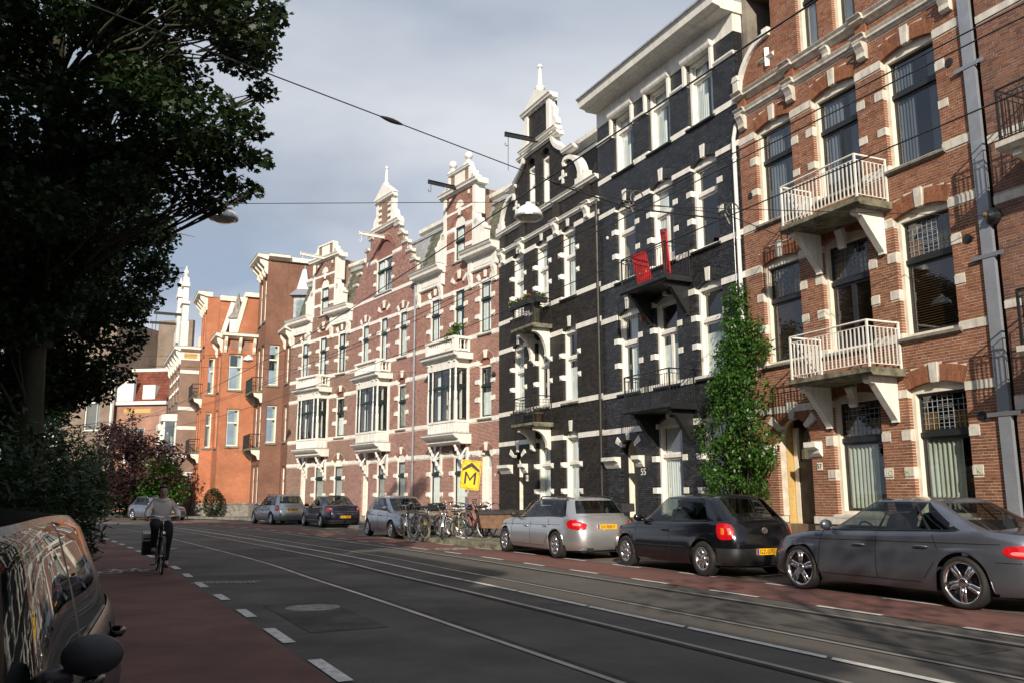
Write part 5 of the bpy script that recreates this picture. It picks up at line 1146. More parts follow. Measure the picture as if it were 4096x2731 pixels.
    def seam(path,sg=1,w=.0055,mt='ink',nm='door_seam'):
        mb=MB(); pp=[path[0]]
        for a,b in zip(path,path[1:]):
            n_=max(1,int(math.dist(a,b)/.06)); pp+=[(a[0]+(b[0]-a[0])*q/n_,a[1]+(b[1]-a[1])*q/n_) for q in range(1,n_+1)]
        mb.tube([side(x,z,sg,.0005) for x,z in pp],w,4); mb.build(nm,mt,h)
    for sg in (1,-1):
        for path in P['seams']: seam(path,sg)
        for x,z in P['handles']:
            mb=MB(); mb.tube([side(x-.1,z,sg,.0),side(x-.09,z,sg,.035),side(x,z+.006,sg,.045),side(x+.09,z,sg,.035),side(x+.1,z,sg,.0)],.014,8); mb.build('door_handle',P.get('hm',pm),h,smooth=True)
        if P.get('strip'): seam(P['strip'],sg,.012,P.get('stripm','plastic'),'side_strip')
        mx=P['mirror']; p=gpos(.0,1,0); zz=zt(mx)+.09; yy=gpos(.5,1,.1)[1]+.11
        mb=MB(); mr=P.get('mr',.11); mb.ball((mx,sg*yy,zz),mr,14,10,(.62,1.05,.72)); mb.tube([(mx-.02,sg*(yy-.16),zz-.07),(mx-.02,sg*(yy-.05),zz-.05)],.025,6)
        mo=mb.build('mirror',P.get('mm',pm),h,smooth=True)
        MB().tube([tuple(Vector(gpos(t,sg,.075))+Vector((0,sg*.004,0))) for t in [P['win'][0][1]-k*(P['win'][0][1]-P['win'][-1][0])/20 for k in range(21)]],.009,5).build('window_seal','plastic',h)
        if P.get('rails'): MB().tube([gpos(.62,sg,.99),tuple(Vector(gpos(.55,sg,1))+Vector((0,0,.05))),tuple(Vector(gpos(0,sg,1))+Vector((0,0,.05))),tuple(Vector(gpos(-.7,sg,1))+Vector((0,0,.05))),gpos(-.8,sg,.99)],.016,6).build('roof_rail',P['rails'],h,smooth=True)
    def patch(t0,t1,z0,z1,sg,mt,nm,front=False,o=.008,n=14,skew=0,z0b=None,z1b=None):
        mb=MB(); rows=[]
        for i in range(n+1):
            t=t0+(t1-t0)*i/n; r=[]
            for j in range(5):
                a0=z0+((z0b if z0b is not None else z0)-z0)*i/n; a1=z1+((z1b if z1b is not None else z1)-z1)*i/n
                if nm in ('tail_light','lamp_lens','headlight','fog_lamp'):
                    sf=(1-abs(2*i/n-1)**3.2)**(1/3.2) if 0<i<n else .02; m_=(a0+a1)/2; a0,a1=m_-(m_-a0)*sf,m_+(a1-m_)*sf
                z=a0+(a1-a0)*j/4; bul=o+.012*sin(PI*j/4)*sin(PI*min(1,max(0,i/n)))
                tx=(1 if front else -1)*cos(t)**(2/NN); ty=sin(t)**(2/NN); p=atz(tx,ty,z)
                r.append((p[0]+(bul if front else -bul)*cos(t)**.5,sg*(p[1]+bul*sin(t)),z))
            rows.append(r)
        mb.grid(rows); return mb.build(nm,mt,h,smooth=True)
    for a in P.get('tails',[]):
        for sg in (1,-1): patch(a[0],a[1],a[2],a[3],sg,a[4] if len(a)>4 else 'taillight',a[5] if len(a)>5 else 'tail_light',z0b=a[6] if len(a)>6 else None,z1b=a[7] if len(a)>7 else None)
    for a in P.get('lensp',[]):
        for sg in (1,-1): patch(a[0],a[1],a[2],a[3],sg,a[4],'lamp_lens',o=.016)
    for a in P.get('heads',[]):
        for sg in (1,-1): patch(a[0],a[1],a[2],a[3],sg,a[4],a[5],True,z0b=a[6] if len(a)>6 else None,z1b=a[7] if len(a)>7 else None)
    def plate(txt,z,front=False):
        x=atz(1 if front else -1,0,z)[0]; s=1 if front else -1
        p=MB().box(min(x,x+s*.022),max(x,x+s*.022),-.26,.26,z-.055,z+.055).build('number_plate','plate',h)
        y0=.26 if not front else -.26; MB().box(min(x+s*.0221,x+s*.024),max(x+s*.0221,x+s*.024),min(y0,y0-s*-.045) if 0 else (.215 if not front else -.258),(.258 if not front else -.215),z-.053,z+.053).build('plate_band','plate_blue',p)
        text3(h,0,txt,.105,x+s*.0235,(-.02 if not front else .02),z-.004,'ink','plate_text',p,rot=(PI/2,0,-PI/2 if not front else PI/2),ext=.001)
    for t in P.get('plates',[]): plate(*t)
    for t,sz,y,z,mt in P.get('words',[]):
        x=atz(-1,0,z)[0]; x=atz(-cos(math.asin(min(1,(abs(y)/W_))**(NN/2)))**(2/NN),0,z)[0] if 0 else x+.02*abs(y)/W_; text3(h,0,t,sz,x-.02,y,z,mt,'badge_text',rot=(PI/2,0,-PI/2),ext=.002)
    for y,z,r,front,ring in P.get('badge',[]):
        x=atz(1 if front else -1,0,z)[0]; s=1 if front else -1
        b=MB().lathe((x,y,z),[(r,0),(r,s*.012),(r*.8,s*.016),(.001,s*.016)],18,'x').build('badge','chrome' if ring!='blue' else 'ink',h)
        if ring=='blue':
            for q in range(4):
                MB().add([(x+s*.0175,y,z)]+[(x+s*.0175,y+r*.66*cos(q*PI/2+k*PI/12),z+r*.66*sin(q*PI/2+k*PI/12)) for k in range(7)],[tuple(range(8))]).build('badge_quarter','plate_blue' if q%2 else 'white',b)
        else:
            for pts in ([(-.6,.55),(0,-.2),(.6,.55)],[(-.8,.2),(-.35,-.75),(0,-.1),(.35,-.75),(.8,.2)]): MB().tube([(x+s*.018,y+a*r*.8,z+c_*r*.8) for a,c_ in pts],r*.07,4).build('badge_letter','ink',b)
    for y,z,r,n in P.get('rings',[]):
        x=atz(1 if P.get('ringsf') else -1,0,z)[0]+(.015 if P.get('ringsf') else -.015)
        for k in range(n): MB().tube([(x,y+(k-(n-1)/2)*r*1.4+r*cos(t),z+r*sin(t)) for t in [q*PI/8 for q in range(17)]],r*.14,5).build('badge_ring','chrome',h)
    for bx,mt,nm in P.get('boxes',[]): MB().box(*bx).build(nm,mt,h)
    if P.get('cover'):   # unpainted lower bumper
        z0,z1,mt,fr_=P['cover']
        for s in ((-1,1) if fr_=='b' else (-1,)):
            for sg in (1,-1): patch(0.001,1.0,z0,z1,sg,mt,'bumper_cover',s>0,.004)
    # underside, wells, cabin
    MB().box(xr+.12,xf-.12,-W_+.27,W_-.27,gc-.02,.55).build('underbody','plastic',h)
    for sg in (1,-1): MB().box(-wb/2+ra+.05,wb/2-ra-.05,sg*(W_-.3) if sg>0 else -W_+.12,W_-.12 if sg>0 else -(W_-.3),gc+.02,.5).build('sill','plastic',h)
    MB().box(C0+.15,A0-.1,-W_+.2,W_-.2,.552,.6).build('cabin_floor','seat',h)
    for sg in (1,-1):
        q=MB(); sx=P.get('seat',.15); q.prism([(sx,.6),(sx+.5,.6),(sx+.5,.72),(sx+.1,.72),(sx-.12,1.18),(sx-.2,1.2),(sx-.22,1.1),(sx-.08,.7)],sg*.36-.24,sg*.36+.24); q.prism([(sx-.16,1.22),(sx-.13,1.36),(sx-.2,1.38),(sx-.24,1.24)],sg*.36-.13,sg*.36+.13); q.build('seat','seat',h)
    q=MB(); sx=C0*.45-.25; q.prism([(sx,.6),(sx+.45,.6),(sx+.45,.72),(sx+.1,.72),(sx-.1,1.12),(sx-.2,1.12),(sx-.05,.7)],-W_+.3,W_-.3); q.build('rear_seat','seat',h)
    MB().prism([(A0-.05,.7),(A0-.05,zt(A0)-.03),(A0-.35,zt(A0)+.0),(A0-.45,zt(A0)-.12),(A0-.4,.7)],-W_+.2,W_-.2).build('dashboard','plastic',h)
    MB().tube([(A0-.62+.06*sin(t),.36+.18*cos(t),zt(A0)-.02+.17*sin(t)) for t in [k*PI/10 for k in range(21)]],.014,6).build('steering_wheel','plastic',h)
    key=('whl',wr,P['rim'],P['spokes'])
    if key not in STM: STM[key]=[b.mesh(n,m_,True) for b,n,m_ in zip(wheel_mesh(wr,P['rim'],*P['spokes']),('wheel','rim','spokes','brake_disc'),('rubber',P.get('alloy','alloy'),P.get('alloy','alloy'),'plastic'))]
    ms=STM[key]
    for xa in (-wb/2,wb/2):
        for sg in (1,-1):
            w=link('wheel',ms[0],h,loc=(xa,sg*(W_-.105),wr)); w.rotation_euler=(0,random.uniform(0,6),0 if sg>0 else PI)
            for q,nm in zip(ms[1:],('rim','spokes','brake_disc')): link(nm,q,w)
    return h,gpos,side,pos
SE=lambda a,b,c,zl,zh:[[(a,zh),(a-.02,zl+.25),(a+.03,zl)],[(b,zh),(b,zl)],[(c+.0,zh),(c-.06,zh-.25),(c+.2,zl+.05)],[(a+.03,zl),(c+.25,zl)]]
AUDI=dict(lensp=[(.45,.9,.71,.76,'tail_lens')],L=(-2.43,2.27),W=1.83,H=1.43,wb=2.81,wr=.335,rim=.268,spokes=(5,True),gc=.19,taper=.16,
  top=[(-2.43,.86),(-2.2,.95),(-1.7,1.0),(-1.1,.97),(0,.94),(.9,.925),(1.2,.90),(1.75,.82),(2.1,.72),(2.27,.62)],gh=(1.12,.24,-.98,-1.86),rw=.645,win=[(.22,.77),(-.40,.18),(-.70,-.44)],wtop=6,
  seams=SE(1.0,-.08,-1.05,.3,.93)+[[(2.1,.74),(1.55,.80),(1.0,.80),(-.1,.815),(-1.2,.83),(-2.0,.84)],[(-2.2,.62),(-1.9,.62)]],handles=[(.22,.75),(-.86,.77)],mirror=.78,seat=.0,
  tails=[(.25,1.0,.65,.85,'taillight','tail_light',.69,.82)],plates=[],rings=[(0,.83,.04,4)],boxes=[((-2.34,-2.30,-.3,.3,.45,.6),'p_audi','bumper_panel')],alloy='chrome')
GOLF=dict(lensp=[(.52,.66,.76,.88,'tail_lens'),(.74,.86,.76,.88,'orange_lens')],L=(-2.06,2.14),W=1.76,H=1.48,wb=2.58,wr=.315,rim=.2,spokes=(7,False),gc=.2,taper=.18,
  top=[(-2.06,.98),(-1.8,1.0),(-1.0,.97),(0,.94),(.9,.93),(1.2,.90),(1.7,.82),(2.0,.72),(2.14,.60)],gh=(1.12,.25,-1.42,-1.93),rw=.645,gn=5,rv=1.1,win=[(.15,.77),(-.64,.09)],wtop=6,rwmin=2,
  seams=[[(.95,.9),(.95,.45),(1.0,.3)],[(-.28,.93),(-.3,.32)],[(1.0,.3),(-.3,.3)],[(2.0,.7),(1.5,.78),(1.0,.8)]],handles=[(-.1,.80)],mirror=.72,seat=.05,strip=[(1.0,.5),(.3,.5),(-.75,.51)],
  tails=[(.42,.98,.68,.95,'taillight','tail_light',.66,.97)],plates=[('GZ-070-G',.46)],words=[('GOLF',.075,.42,.64,'chrome')],badge=[(0,.82,.065,False,'')],cover=(.22,.52,'plastic','r'),mm='p_black')
BMW=dict(lensp=[(.4,.8,.76,.83,'tail_lens')],L=(-2.33,2.2),W=1.82,H=1.43,wb=2.76,wr=.315,rim=.205,spokes=(7,False),gc=.19,taper=.16,
  top=[(-2.33,.90),(-2.1,.97),(-1.2,.95),(0,.92),(.9,.90),(1.2,.88),(1.8,.80),(2.05,.72),(2.2,.6)],gh=(1.05,.2,-1.75,-2.14),rw=.645,rv=1.0,win=[(.33,.77),(-.25,.29),(-.74,-.29)],wtop=6,rwmin=2,
  seams=SE(.98,-.1,-1.05,.28,.9)+[[(2.0,.7),(1.3,.74),(0,.76),(-1.6,.78)]],handles=[(.12,.72),(-.92,.74)],mirror=.72,mm='plastic',rails='plastic',hm='chrome',
  tails=[(.2,1.02,.655,.93,'taillight','tail_light',.70,.90)],plates=[('JH-988-F',.74)],badge=[(0,.9,.042,False,'blue')],words=[('318i',.05,-.42,.91,'chrome')],boxes=[((-2.36,-2.30,.42,.56,.2,.27),'plastic','exhaust_tip')])
POLO=dict(L=(-1.88,2.09),W=1.68,H=1.46,wb=2.47,wr=.3,rim=.2,spokes=(9,False),gc=.19,taper=.2,
  top=[(-1.88,.97),(-1.6,.99),(-.9,.96),(0,.94),(.8,.93),(1.1,.91),(1.6,.85),(1.95,.76),(2.09,.62)],gh=(1.1,.22,-1.3,-1.78),rw=.645,rv=1.1,win=[(.26,.77),(-.38,.2)],wtop=6,rwmin=2,
  seams=SE(.9,-.1,-.98,.3,.92)+[[(2.0,.7),(1.3,.74),(0,.78),(-1.5,.82)]],handles=[(.1,.78),(-.85,.8)],mirror=.75,
  heads=[(.5,1.0,.64,.76,'lens','headlight',.66,.8),(.001,.5,.64,.72,'plastic','grille'),(.001,.62,.3,.42,'plastic','lower_grille'),(.62,.9,.33,.42,'lens','fog_lamp')],tails=[(.6,1.0,.7,.95)],plates=[('3',.52,True)],badge=[(0,.7,.06,True,'')])
CITR=dict(lensp=[(.35,.6,.84,.9,'lens')],L=(-2.35,2.26),W=1.78,H=1.48,wb=2.75,wr=.315,rim=.2,spokes=(8,False),gc=.2,taper=.18,
  top=[(-2.35,.93),(-2.1,1.0),(-1.7,1.02),(-1.0,.97),(0,.94),(.9,.93),(1.2,.91),(1.8,.82),(2.1,.72),(2.26,.6)],gh=(1.2,.3,-1.0,-1.9),rw=.645,win=[(.2,.77),(-.4,.16),(-.70,-.44)],wtop=6,
  seams=SE(1.0,-.05,-1.0,.3,.93),handles=[(.25,.78),(-.8,.8)],mirror=.8,mm='p_navy',tails=[(.3,.92,.76,.94,'taillight','tail_light',.7,.93)],plates=[('04-RG-SF',.5)],strip=[(1.0,.34),(-1.0,.34)],stripm='steel',boxes=[((-2.36,-2.31,-.55,.55,.72,.74),'chrome','trim_strip')],cover=(.2,.36,'plastic','r'))
PEUG=dict(lensp=[(.6,.85,.82,.88,'tail_lens')],L=(-2.2,2.2),W=1.76,H=1.54,wb=2.71,wr=.315,rim=.2,spokes=(8,False),gc=.2,taper=.18,
  top=[(-2.2,.95),(-1.95,.99),(-1,.97),(0,.94),(.9,.93),(1.2,.91),(1.8,.8),(2.05,.7),(2.2,.58)],gh=(1.25,.3,-1.75,-2.08),rw=.645,rv=1.0,win=[(.33,.77),(-.2,.29),(-.74,-.24)],wtop=6,rwmin=2,
  seams=SE(1.0,-.1,-1.05,.3,.93),handles=[(.15,.78),(-.9,.8)],mirror=.85,rails='steel',strip=[(1.0,.48),(-.9,.48)],stripm='p_polo',tails=[(.5,.98,.7,1.0)],plates=[('47',.74)],boxes=[((-2.24,-2.2,-.35,.35,.82,.84),'chrome','trim_strip')])
WAG=dict(AUDI); WAG.update(dict(gh=(1.12,.28,-1.7,-2.15),top=BMW['top'],rwmin=2,rv=1.0,win=[(.34,.70),(-.14,.29),(-.62,-.18)],rails='steel',rings=[(0,.66,.045,4)],ringsf=True,heads=[(.5,.95,.6,.72,'lens','headlight',.62,.76),(.001,.42,.34,.74,'plastic','grille')],plates=[('88-TD-SJ',.5,True)] if 0 else [('88',.5,True)],tails=[(.4,1.0,.68,.86)],alloy='alloy',rim=.21,spokes=(10,False)))
car('dark grey sedan with large five spoke wheels parked before the red brick house','p_audi',(5.97,13.24),(-.456,.89),AUDI)
car('black three door hatchback parked before the ivy, yellow plate GZ-070-G','p_black',(3.7,17.82),(-.425,.905),GOLF)
car('silver estate car with black roof rails parked before the black houses','p_silver',(1.2,22.56),(-.436,.90),BMW)
car('small silver hatchback facing the street beside the bicycle rack','p_polo',(-4.08,32.1),(.47,-.883),POLO)
car('navy blue hatchback with wide red tail lights parked behind the silver people carrier','p_navy',(-8.85,42.7),(-.49,.872),CITR)
car('silver estate with roof rails and tall tail lights parked by the dark round shrub','p_polo',(-12.5,47.0),(-.57,.822),PEUG)
car('blue grey estate car with dark grille and chrome rings facing the street at the bend','p_blue',(-21.9,54.4),(.76,-.65),WAG)
NEAR=dict(GOLF); NEAR.update(dict(L=(-1.98,2.0),W=1.70,H=1.45,wb=2.46,wr=.3,mm='plastic',hm='p_dark',words=[],plates=[],badge=[],win=[(.12,.77),(-.45,.06)],seams=SE(.9,-.15,-1.0,.3,.92),handles=[(0,.84),(-1.1,.86)],strip=None,mirror=.62,mr=.082,gh=(1.35,.85,-1.35,-1.82)))
hn,gp,sd,ps=car('dark hatchback at the near kerb seen along its side windows','p_dark',(-2.265,2.93),(.342,-.94),NEAR)
# ============ plants
FV=1989.0; CP_,SP_=cos(R(10)),sin(R(10))
def px(vx,vy,y):            # picture position (2352 wide) + distance -> point
    X=(vx-1176)/FV; Y=(vy-784)/FV; r=Vector((X,CP_+Y*SP_,SP_-Y*CP_)); p=r*(y/r.y); return Vector((p.x,p.y,p.z+1.48))
SHAPE={'maple':[(0,0),(.28,.1),(.5,.05),(.38,.38),(.55,.62),(.22,.62),(0,1),(-.22,.62),(-.55,.62),(-.38,.38),(-.5,.05),(-.28,.1)],
 'oval':[(0,0),(.3,.3),(.32,.6),(0,1),(-.32,.6),(-.3,.3)],'lance':[(0,0),(.13,.4),(0,1),(-.13,.4)],'ivy':[(0,0),(.24,.22),(.2,.6),(0,1),(-.2,.6),(-.24,.22)]}
def leaf(mb,p,size,shape,droop=.3,rnd=random):
    sh=SHAPE[shape]; a=rnd.uniform(0,2*PI); el=rnd.gauss(-droop,.55)
    d=Vector((cos(a)*cos(el),sin(a)*cos(el),sin(el))); n=d.cross(Vector((rnd.gauss(0,.6),rnd.gauss(0,.6),1))); n=n.normalized() if n.length>1e-4 else Vector((1,0,0))
    k=size*rnd.uniform(.65,1.25); o=len(mb.v)
    mb.v+=[tuple(p+d*(y*k)+n*(x*k)) for x,y in sh]
    if shape=='maple': F=[(0,1,11),(1,2,3),(11,9,10),(1,3,11),(3,9,11),(3,4,5),(9,7,8),(3,5,9),(5,7,9),(5,6,7)]
    else: F=[tuple(range(len(sh)))]
    mb.f+=[tuple(q+o for q in f) for f in F]; mb.m+=[0]*len(F)
def clump(mb,c,r,n,size,shape,sq=(1,1,.8),droop=.3):
    for _ in range(n):
        v=Vector((random.gauss(0,1),random.gauss(0,1),random.gauss(0,1))); v.normalize(); v*=r*random.uniform(.15,1)**.45
        leaf(mb,c+Vector((v.x*sq[0],v.y*sq[1],v.z*sq[2])),size,shape,droop)
def inpoly(x,y,P):
    c=False
    for i in range(len(P)):
        x1,y1=P[i];x2,y2=P[i-1]
        if (y1>y)!=(y2>y) and x<(x2-x1)*(y-y1)/(y2-y1)+x1: c=not c
    return c
def curve(a,b,sag,n=6,jit=.1):
    out=[]
    for k in range(n+1):
        t=k/n; p=a.lerp(b,t); p.z+=sag*4*t*(1-t); out.append(p+Vector((random.gauss(0,jit),random.gauss(0,jit),random.gauss(0,jit)))*(t*(1-t)*2))
    return out
def tree(name,label,trunk,r0,clumps,lm,shape,size,per,group=None,cat='tree',leafless=0,sq=(1,1,.8)):
    """trunk: list of points; clumps: (centre,radius)"""
    b=trunk[0]; h=empty(name,label,cat,tuple(b),0,group); inv=Matrix.Translation(-b)
    T=MB(); T.X=inv; n=len(trunk); rr=[r0*(1.35 if i==0 else 1)*(1-.72*i/(n-1)) for i in range(n)]; T.tube([tuple(p) for p in trunk],rr,12); T.build('trunk','bark',h,smooth=True)
    Br=MB(); Br.X=inv; L_=MB()
    for c,r in clumps:
        j=min(range(1,n),key=lambda i:(trunk[i]-c).length+max(0,trunk[i].z-c.z+.3)*2.2); s=trunk[j]; d=(c-s).length
        Br.tube([tuple(p) for p in curve(s,c,.1*d*random.uniform(.3,1),5,.05*d)],[max(.008,min(rr[j]*.4,.008+.009*d))*(1-.85*k/5) for k in range(6)],5)
        for _ in range(3):
            e=c+Vector((random.gauss(0,1),random.gauss(0,1),random.gauss(0,.7)))*r*.6; Br.tube([tuple(c.lerp(s,.25)),tuple(c.lerp(e,.6)),tuple(e)],[.02,.012,.005],4)
        clump(L_,c-b,r,int(per*r*r/.36*random.uniform(.8,1.2)),size,shape,sq)
    Br.build('branches','bark',h,smooth=True,kind='stuff'); L_.build('crown',lm,h,kind='stuff'); return h
def sample(poly,n,y0,y1,r0,r1):
    xs=[p[0] for p in poly]; ys=[p[1] for p in poly]; out=[]
    while len(out)<n:
        x,y=random.uniform(min(xs),max(xs)),random.uniform(min(ys),max(ys))
        if inpoly(x,y,poly): out.append((px(x,y,random.uniform(y0,y1)),random.uniform(r0,r1)))
    return out
random.seed(11)
# big street tree: outline of its crown as seen from here gives directions, its depth is that of the tree
tb=px(62,1150,14.0); tb.z=.1
tk=[tb]+[px(70,1000,14),px(88,700,14),px(110,450,13.9),px(130,200,13.8),px(150,-60,13.7),px(160,-330,13.6)]
P1_=[(-260,-380),(600,-380),(600,0),(600,60),(570,150),(572,235),(540,300),(520,340),(420,360),(395,430),(330,455),(200,560),(-120,640),(-260,300)]
cl=sample(P1_,165,11.6,16.6,.42,.66)+[(px(x,y,13.0+random.uniform(-.6,.6)),r) for x,y,r in ((470,330,.4),(530,345,.35),(585,362,.28),(612,368,.14),(450,400,.4),(505,420,.36),(552,432,.26),(590,432,.13),(430,455,.3),(475,468,.2),(505,476,.12),(560,270,.34),(605,210,.25),(612,100,.25),(622,30,.28),(590,300,.2),(640,20,.15),(625,60,.14),(360,440,.35))]
cl+=sample([(-150,560),(250,520),(300,560),(200,650),(150,720),(60,760),(-150,760)],34,13.2,15.6,.35,.55)
tree('street_tree','large dark leaved street tree with mossy trunk beside the cycle lane',tk,.2,cl,'leaf_dark','maple',.105,470)
# second tree behind it
tb=px(20,1150,25.0); tb.z=.1
tk=[tb,px(25,1000,25),px(40,800,25),px(60,600,24.8),px(80,450,24.6)]
P2_=[(-150,330),(150,380),(345,450),(378,520),(368,600),(342,660),(318,740),(285,800),(270,850),(222,895),(130,930),(70,1000),(-150,1000)]
cl=sample(P2_,190,22.5,27.5,.5,.8)+[(px(x,y,24),r) for x,y,r in ((375,545,.3),(385,530,.2),(360,640,.25),(318,770,.3),(296,860,.3),(240,905,.3))]
tree('street_tree','second street tree with fine dense leaves behind the mossy trunk',tk,.26,cl,'leaf_dark','oval',.15,300)
# bush over the pavement beside the parked hatchback
def bush(name,label,poly,n,y0,y1,r,per,size,shape,lm,base,cat='bush',st=14,group=None,zmin=.15):
    h=empty(name,label,cat,tuple(base),0,group); L_=MB(); S=MB(); k=0
    for c,r_ in sample(poly,n,y0,y1,r*.7,r*1.2):
        c.z=max(c.z,zmin+r*.5); clump(L_,c-base,r_,per,size,shape,(1,1,1),.15); k+=1
        if k<=st: S.tube([tuple(p) for p in curve(Vector((random.gauss(0,.12),random.gauss(0,.12),0)),c-base,.25,5,.08)],[.025,.02,.016,.012,.008,.004],5)
    S.build('stems','twig',h,smooth=True,kind='stuff'); L_.build('foliage',lm,h,kind='stuff'); return h
b=px(60,1300,8.6); b.z=.12
bush('buddleia_bush','dark bushy shrub with narrow leaves overhanging the near kerb',[(-60,960),(40,985),(120,1010),(165,1060),(195,1120),(210,1180),(195,1230),(170,1290),(120,1310),(60,1310),(-60,1250)],95,7.6,10.2,.26,70,.115,'lance','leaf_dark',b,st=40)
b=px(150,1180,17); b.z=.12
bush('leafy_bush','leafy green shrub behind the narrow leaved bush',[(60,950),(120,930),(190,1000),(235,1080),(240,1150),(150,1180),(60,1180)],60,15,18.5,.4,120,.13,'lance','leaf_mid',b,st=20)
b=px(300,1160,60); b.z=.1
tk=[b,px(302,1120,60),px(306,1060,60),px(312,1000,60)]
cl=sample([(200,1010),(240,990),(265,975),(300,1000),(325,965),(335,1000),(400,1030),(425,1060),(400,1120),(330,1140),(210,1140),(185,1080)],62,56,63,.7,1.15)+[(px(306,960,60),.5),(px(300,940,60),.3),(px(235,975,60),.5)]
tree('plum_tree','dark red leaved plum tree on the bend before the grey brown house',tk,.16,cl,'leaf_red','oval',.22,70)
b=px(375,1170,58.5); b.z=.1
bush('garden_shrub','bright green shrub beside the orange house at the bend',[(325,1085),(360,1045),(385,1030),(402,1060),(410,1110),(405,1150),(330,1150)],34,57,60,.8,120,.22,'oval','leaf_ivy',b)
b=px(200,1170,55); b.z=.1
bush('hedge','dark clipped garden hedge along the pavement at the bend',[(60,1100),(420,1112),(430,1172),(60,1172)],110,63,66,1.0,110,.25,'oval','leaf_dark',b,'hedge')
b=Vector((-19.6,57.6,.1)); h=empty('round_shrub','dark clipped round shrub standing by the brown corner house','bush',tuple(b)); L_=MB()
for _ in range(2600):
    v=Vector((random.gauss(0,1),random.gauss(0,1),random.gauss(0,1))).normalized()*random.uniform(.6,.8); leaf(L_,Vector((v.x*.8,v.y*.8,v.z*1.2+.95)),.09,'oval')
L_.build('foliage','leaf_dark',h,kind='stuff'); MB().lathe((0,0,0),[(.2,0),(.28,.25),(.2,.26)],12).build('planter','plastic',h)
# climber on the black and red houses
def on55(vx,vy,out): 
    p=Vector((6.32,22.74)); a=R(-25.5); d=Vector((sin(a),cos(a))); n=Vector((-d.y,d.x)); q=p+n*out; X=(vx-1176)/FV; Y=(vy-784)/FV; r=Vector((X,CP_+Y*SP_,SP_-Y*CP_)); m=Vector((d.y,-d.x)); t=m.dot(q)/m.dot(r.xy); r*=t; return Vector((r.x,r.y,r.z+1.48))
IV=[(1682,668),(1700,672),(1712,735),(1745,760),(1755,800),(1740,850),(1752,905),(1740,960),(1762,1010),(1768,1060),(1745,1110),(1755,1150),(1640,1150),(1618,1080),(1612,1000),(1622,920),(1640,880),(1652,830),(1668,760)]
b=on55(1690,1170,.4); b.z=.12; h=empty('climbing_plant','tall sunlit green climber growing up between the black and red houses','plant',tuple(b)); L_=MB(); S=MB(); n=0
while n<165:
    x,y=random.uniform(1600,1780),random.uniform(665,1160)
    if not inpoly(x,y,IV): continue
    c=on55(x,y,random.uniform(.12,.25+.55*min(1,(y-660)/300))); clump(L_,c-b,random.uniform(.2,.34),85,.10,'ivy',(1,1,1),.55); n+=1
    if n<40: S.tube([tuple(p) for p in curve(Vector((random.gauss(0,.15),random.gauss(0,.1),0)),c-b,.1,6,.12)],[.022,.02,.018,.015,.012,.009,.005],5)
for x,y in ((1690,660),(1700,690),(1745,745),(1735,770),(1772,905),(1785,1000),(1605,965),(1600,1000),(1610,1030),(1780,1040),(1755,880),(1612,1075)): clump(L_,on55(x,y,.3)-b,.16,34,.10,'ivy',(1,1,1.3),.6)
S.build('stems','twig',h,smooth=True,kind='stuff'); L_.build('foliage','leaf_ivy',h,kind='stuff')
# street trees behind the photographer that dapple the road
random.seed(5)
for k,(p,lb) in enumerate((((3.0,-4.6),'street tree behind the photographer on the near pavement'),((6.6,-11.0),'street tree further behind the photographer'))):
    b=Vector((p[0],p[1],.1)); tk=[b+Vector((0,0,z)) for z in (0,2.5,4.5,6.5,8.5)]; cl=[(b+Vector((random.gauss(0,1.4),random.gauss(0,1.4),random.uniform(4.5,10))),random.uniform(.6,1.0)) for _ in range(22)]
    tree('street_tree',lb,tk,.2,cl,'leaf_dark','oval',.16,55)
mat('rackpaint',(.3,.27,.17),.5,.3,6); mat('tyregrey',(.32,.31,.28),.7,.2,6)
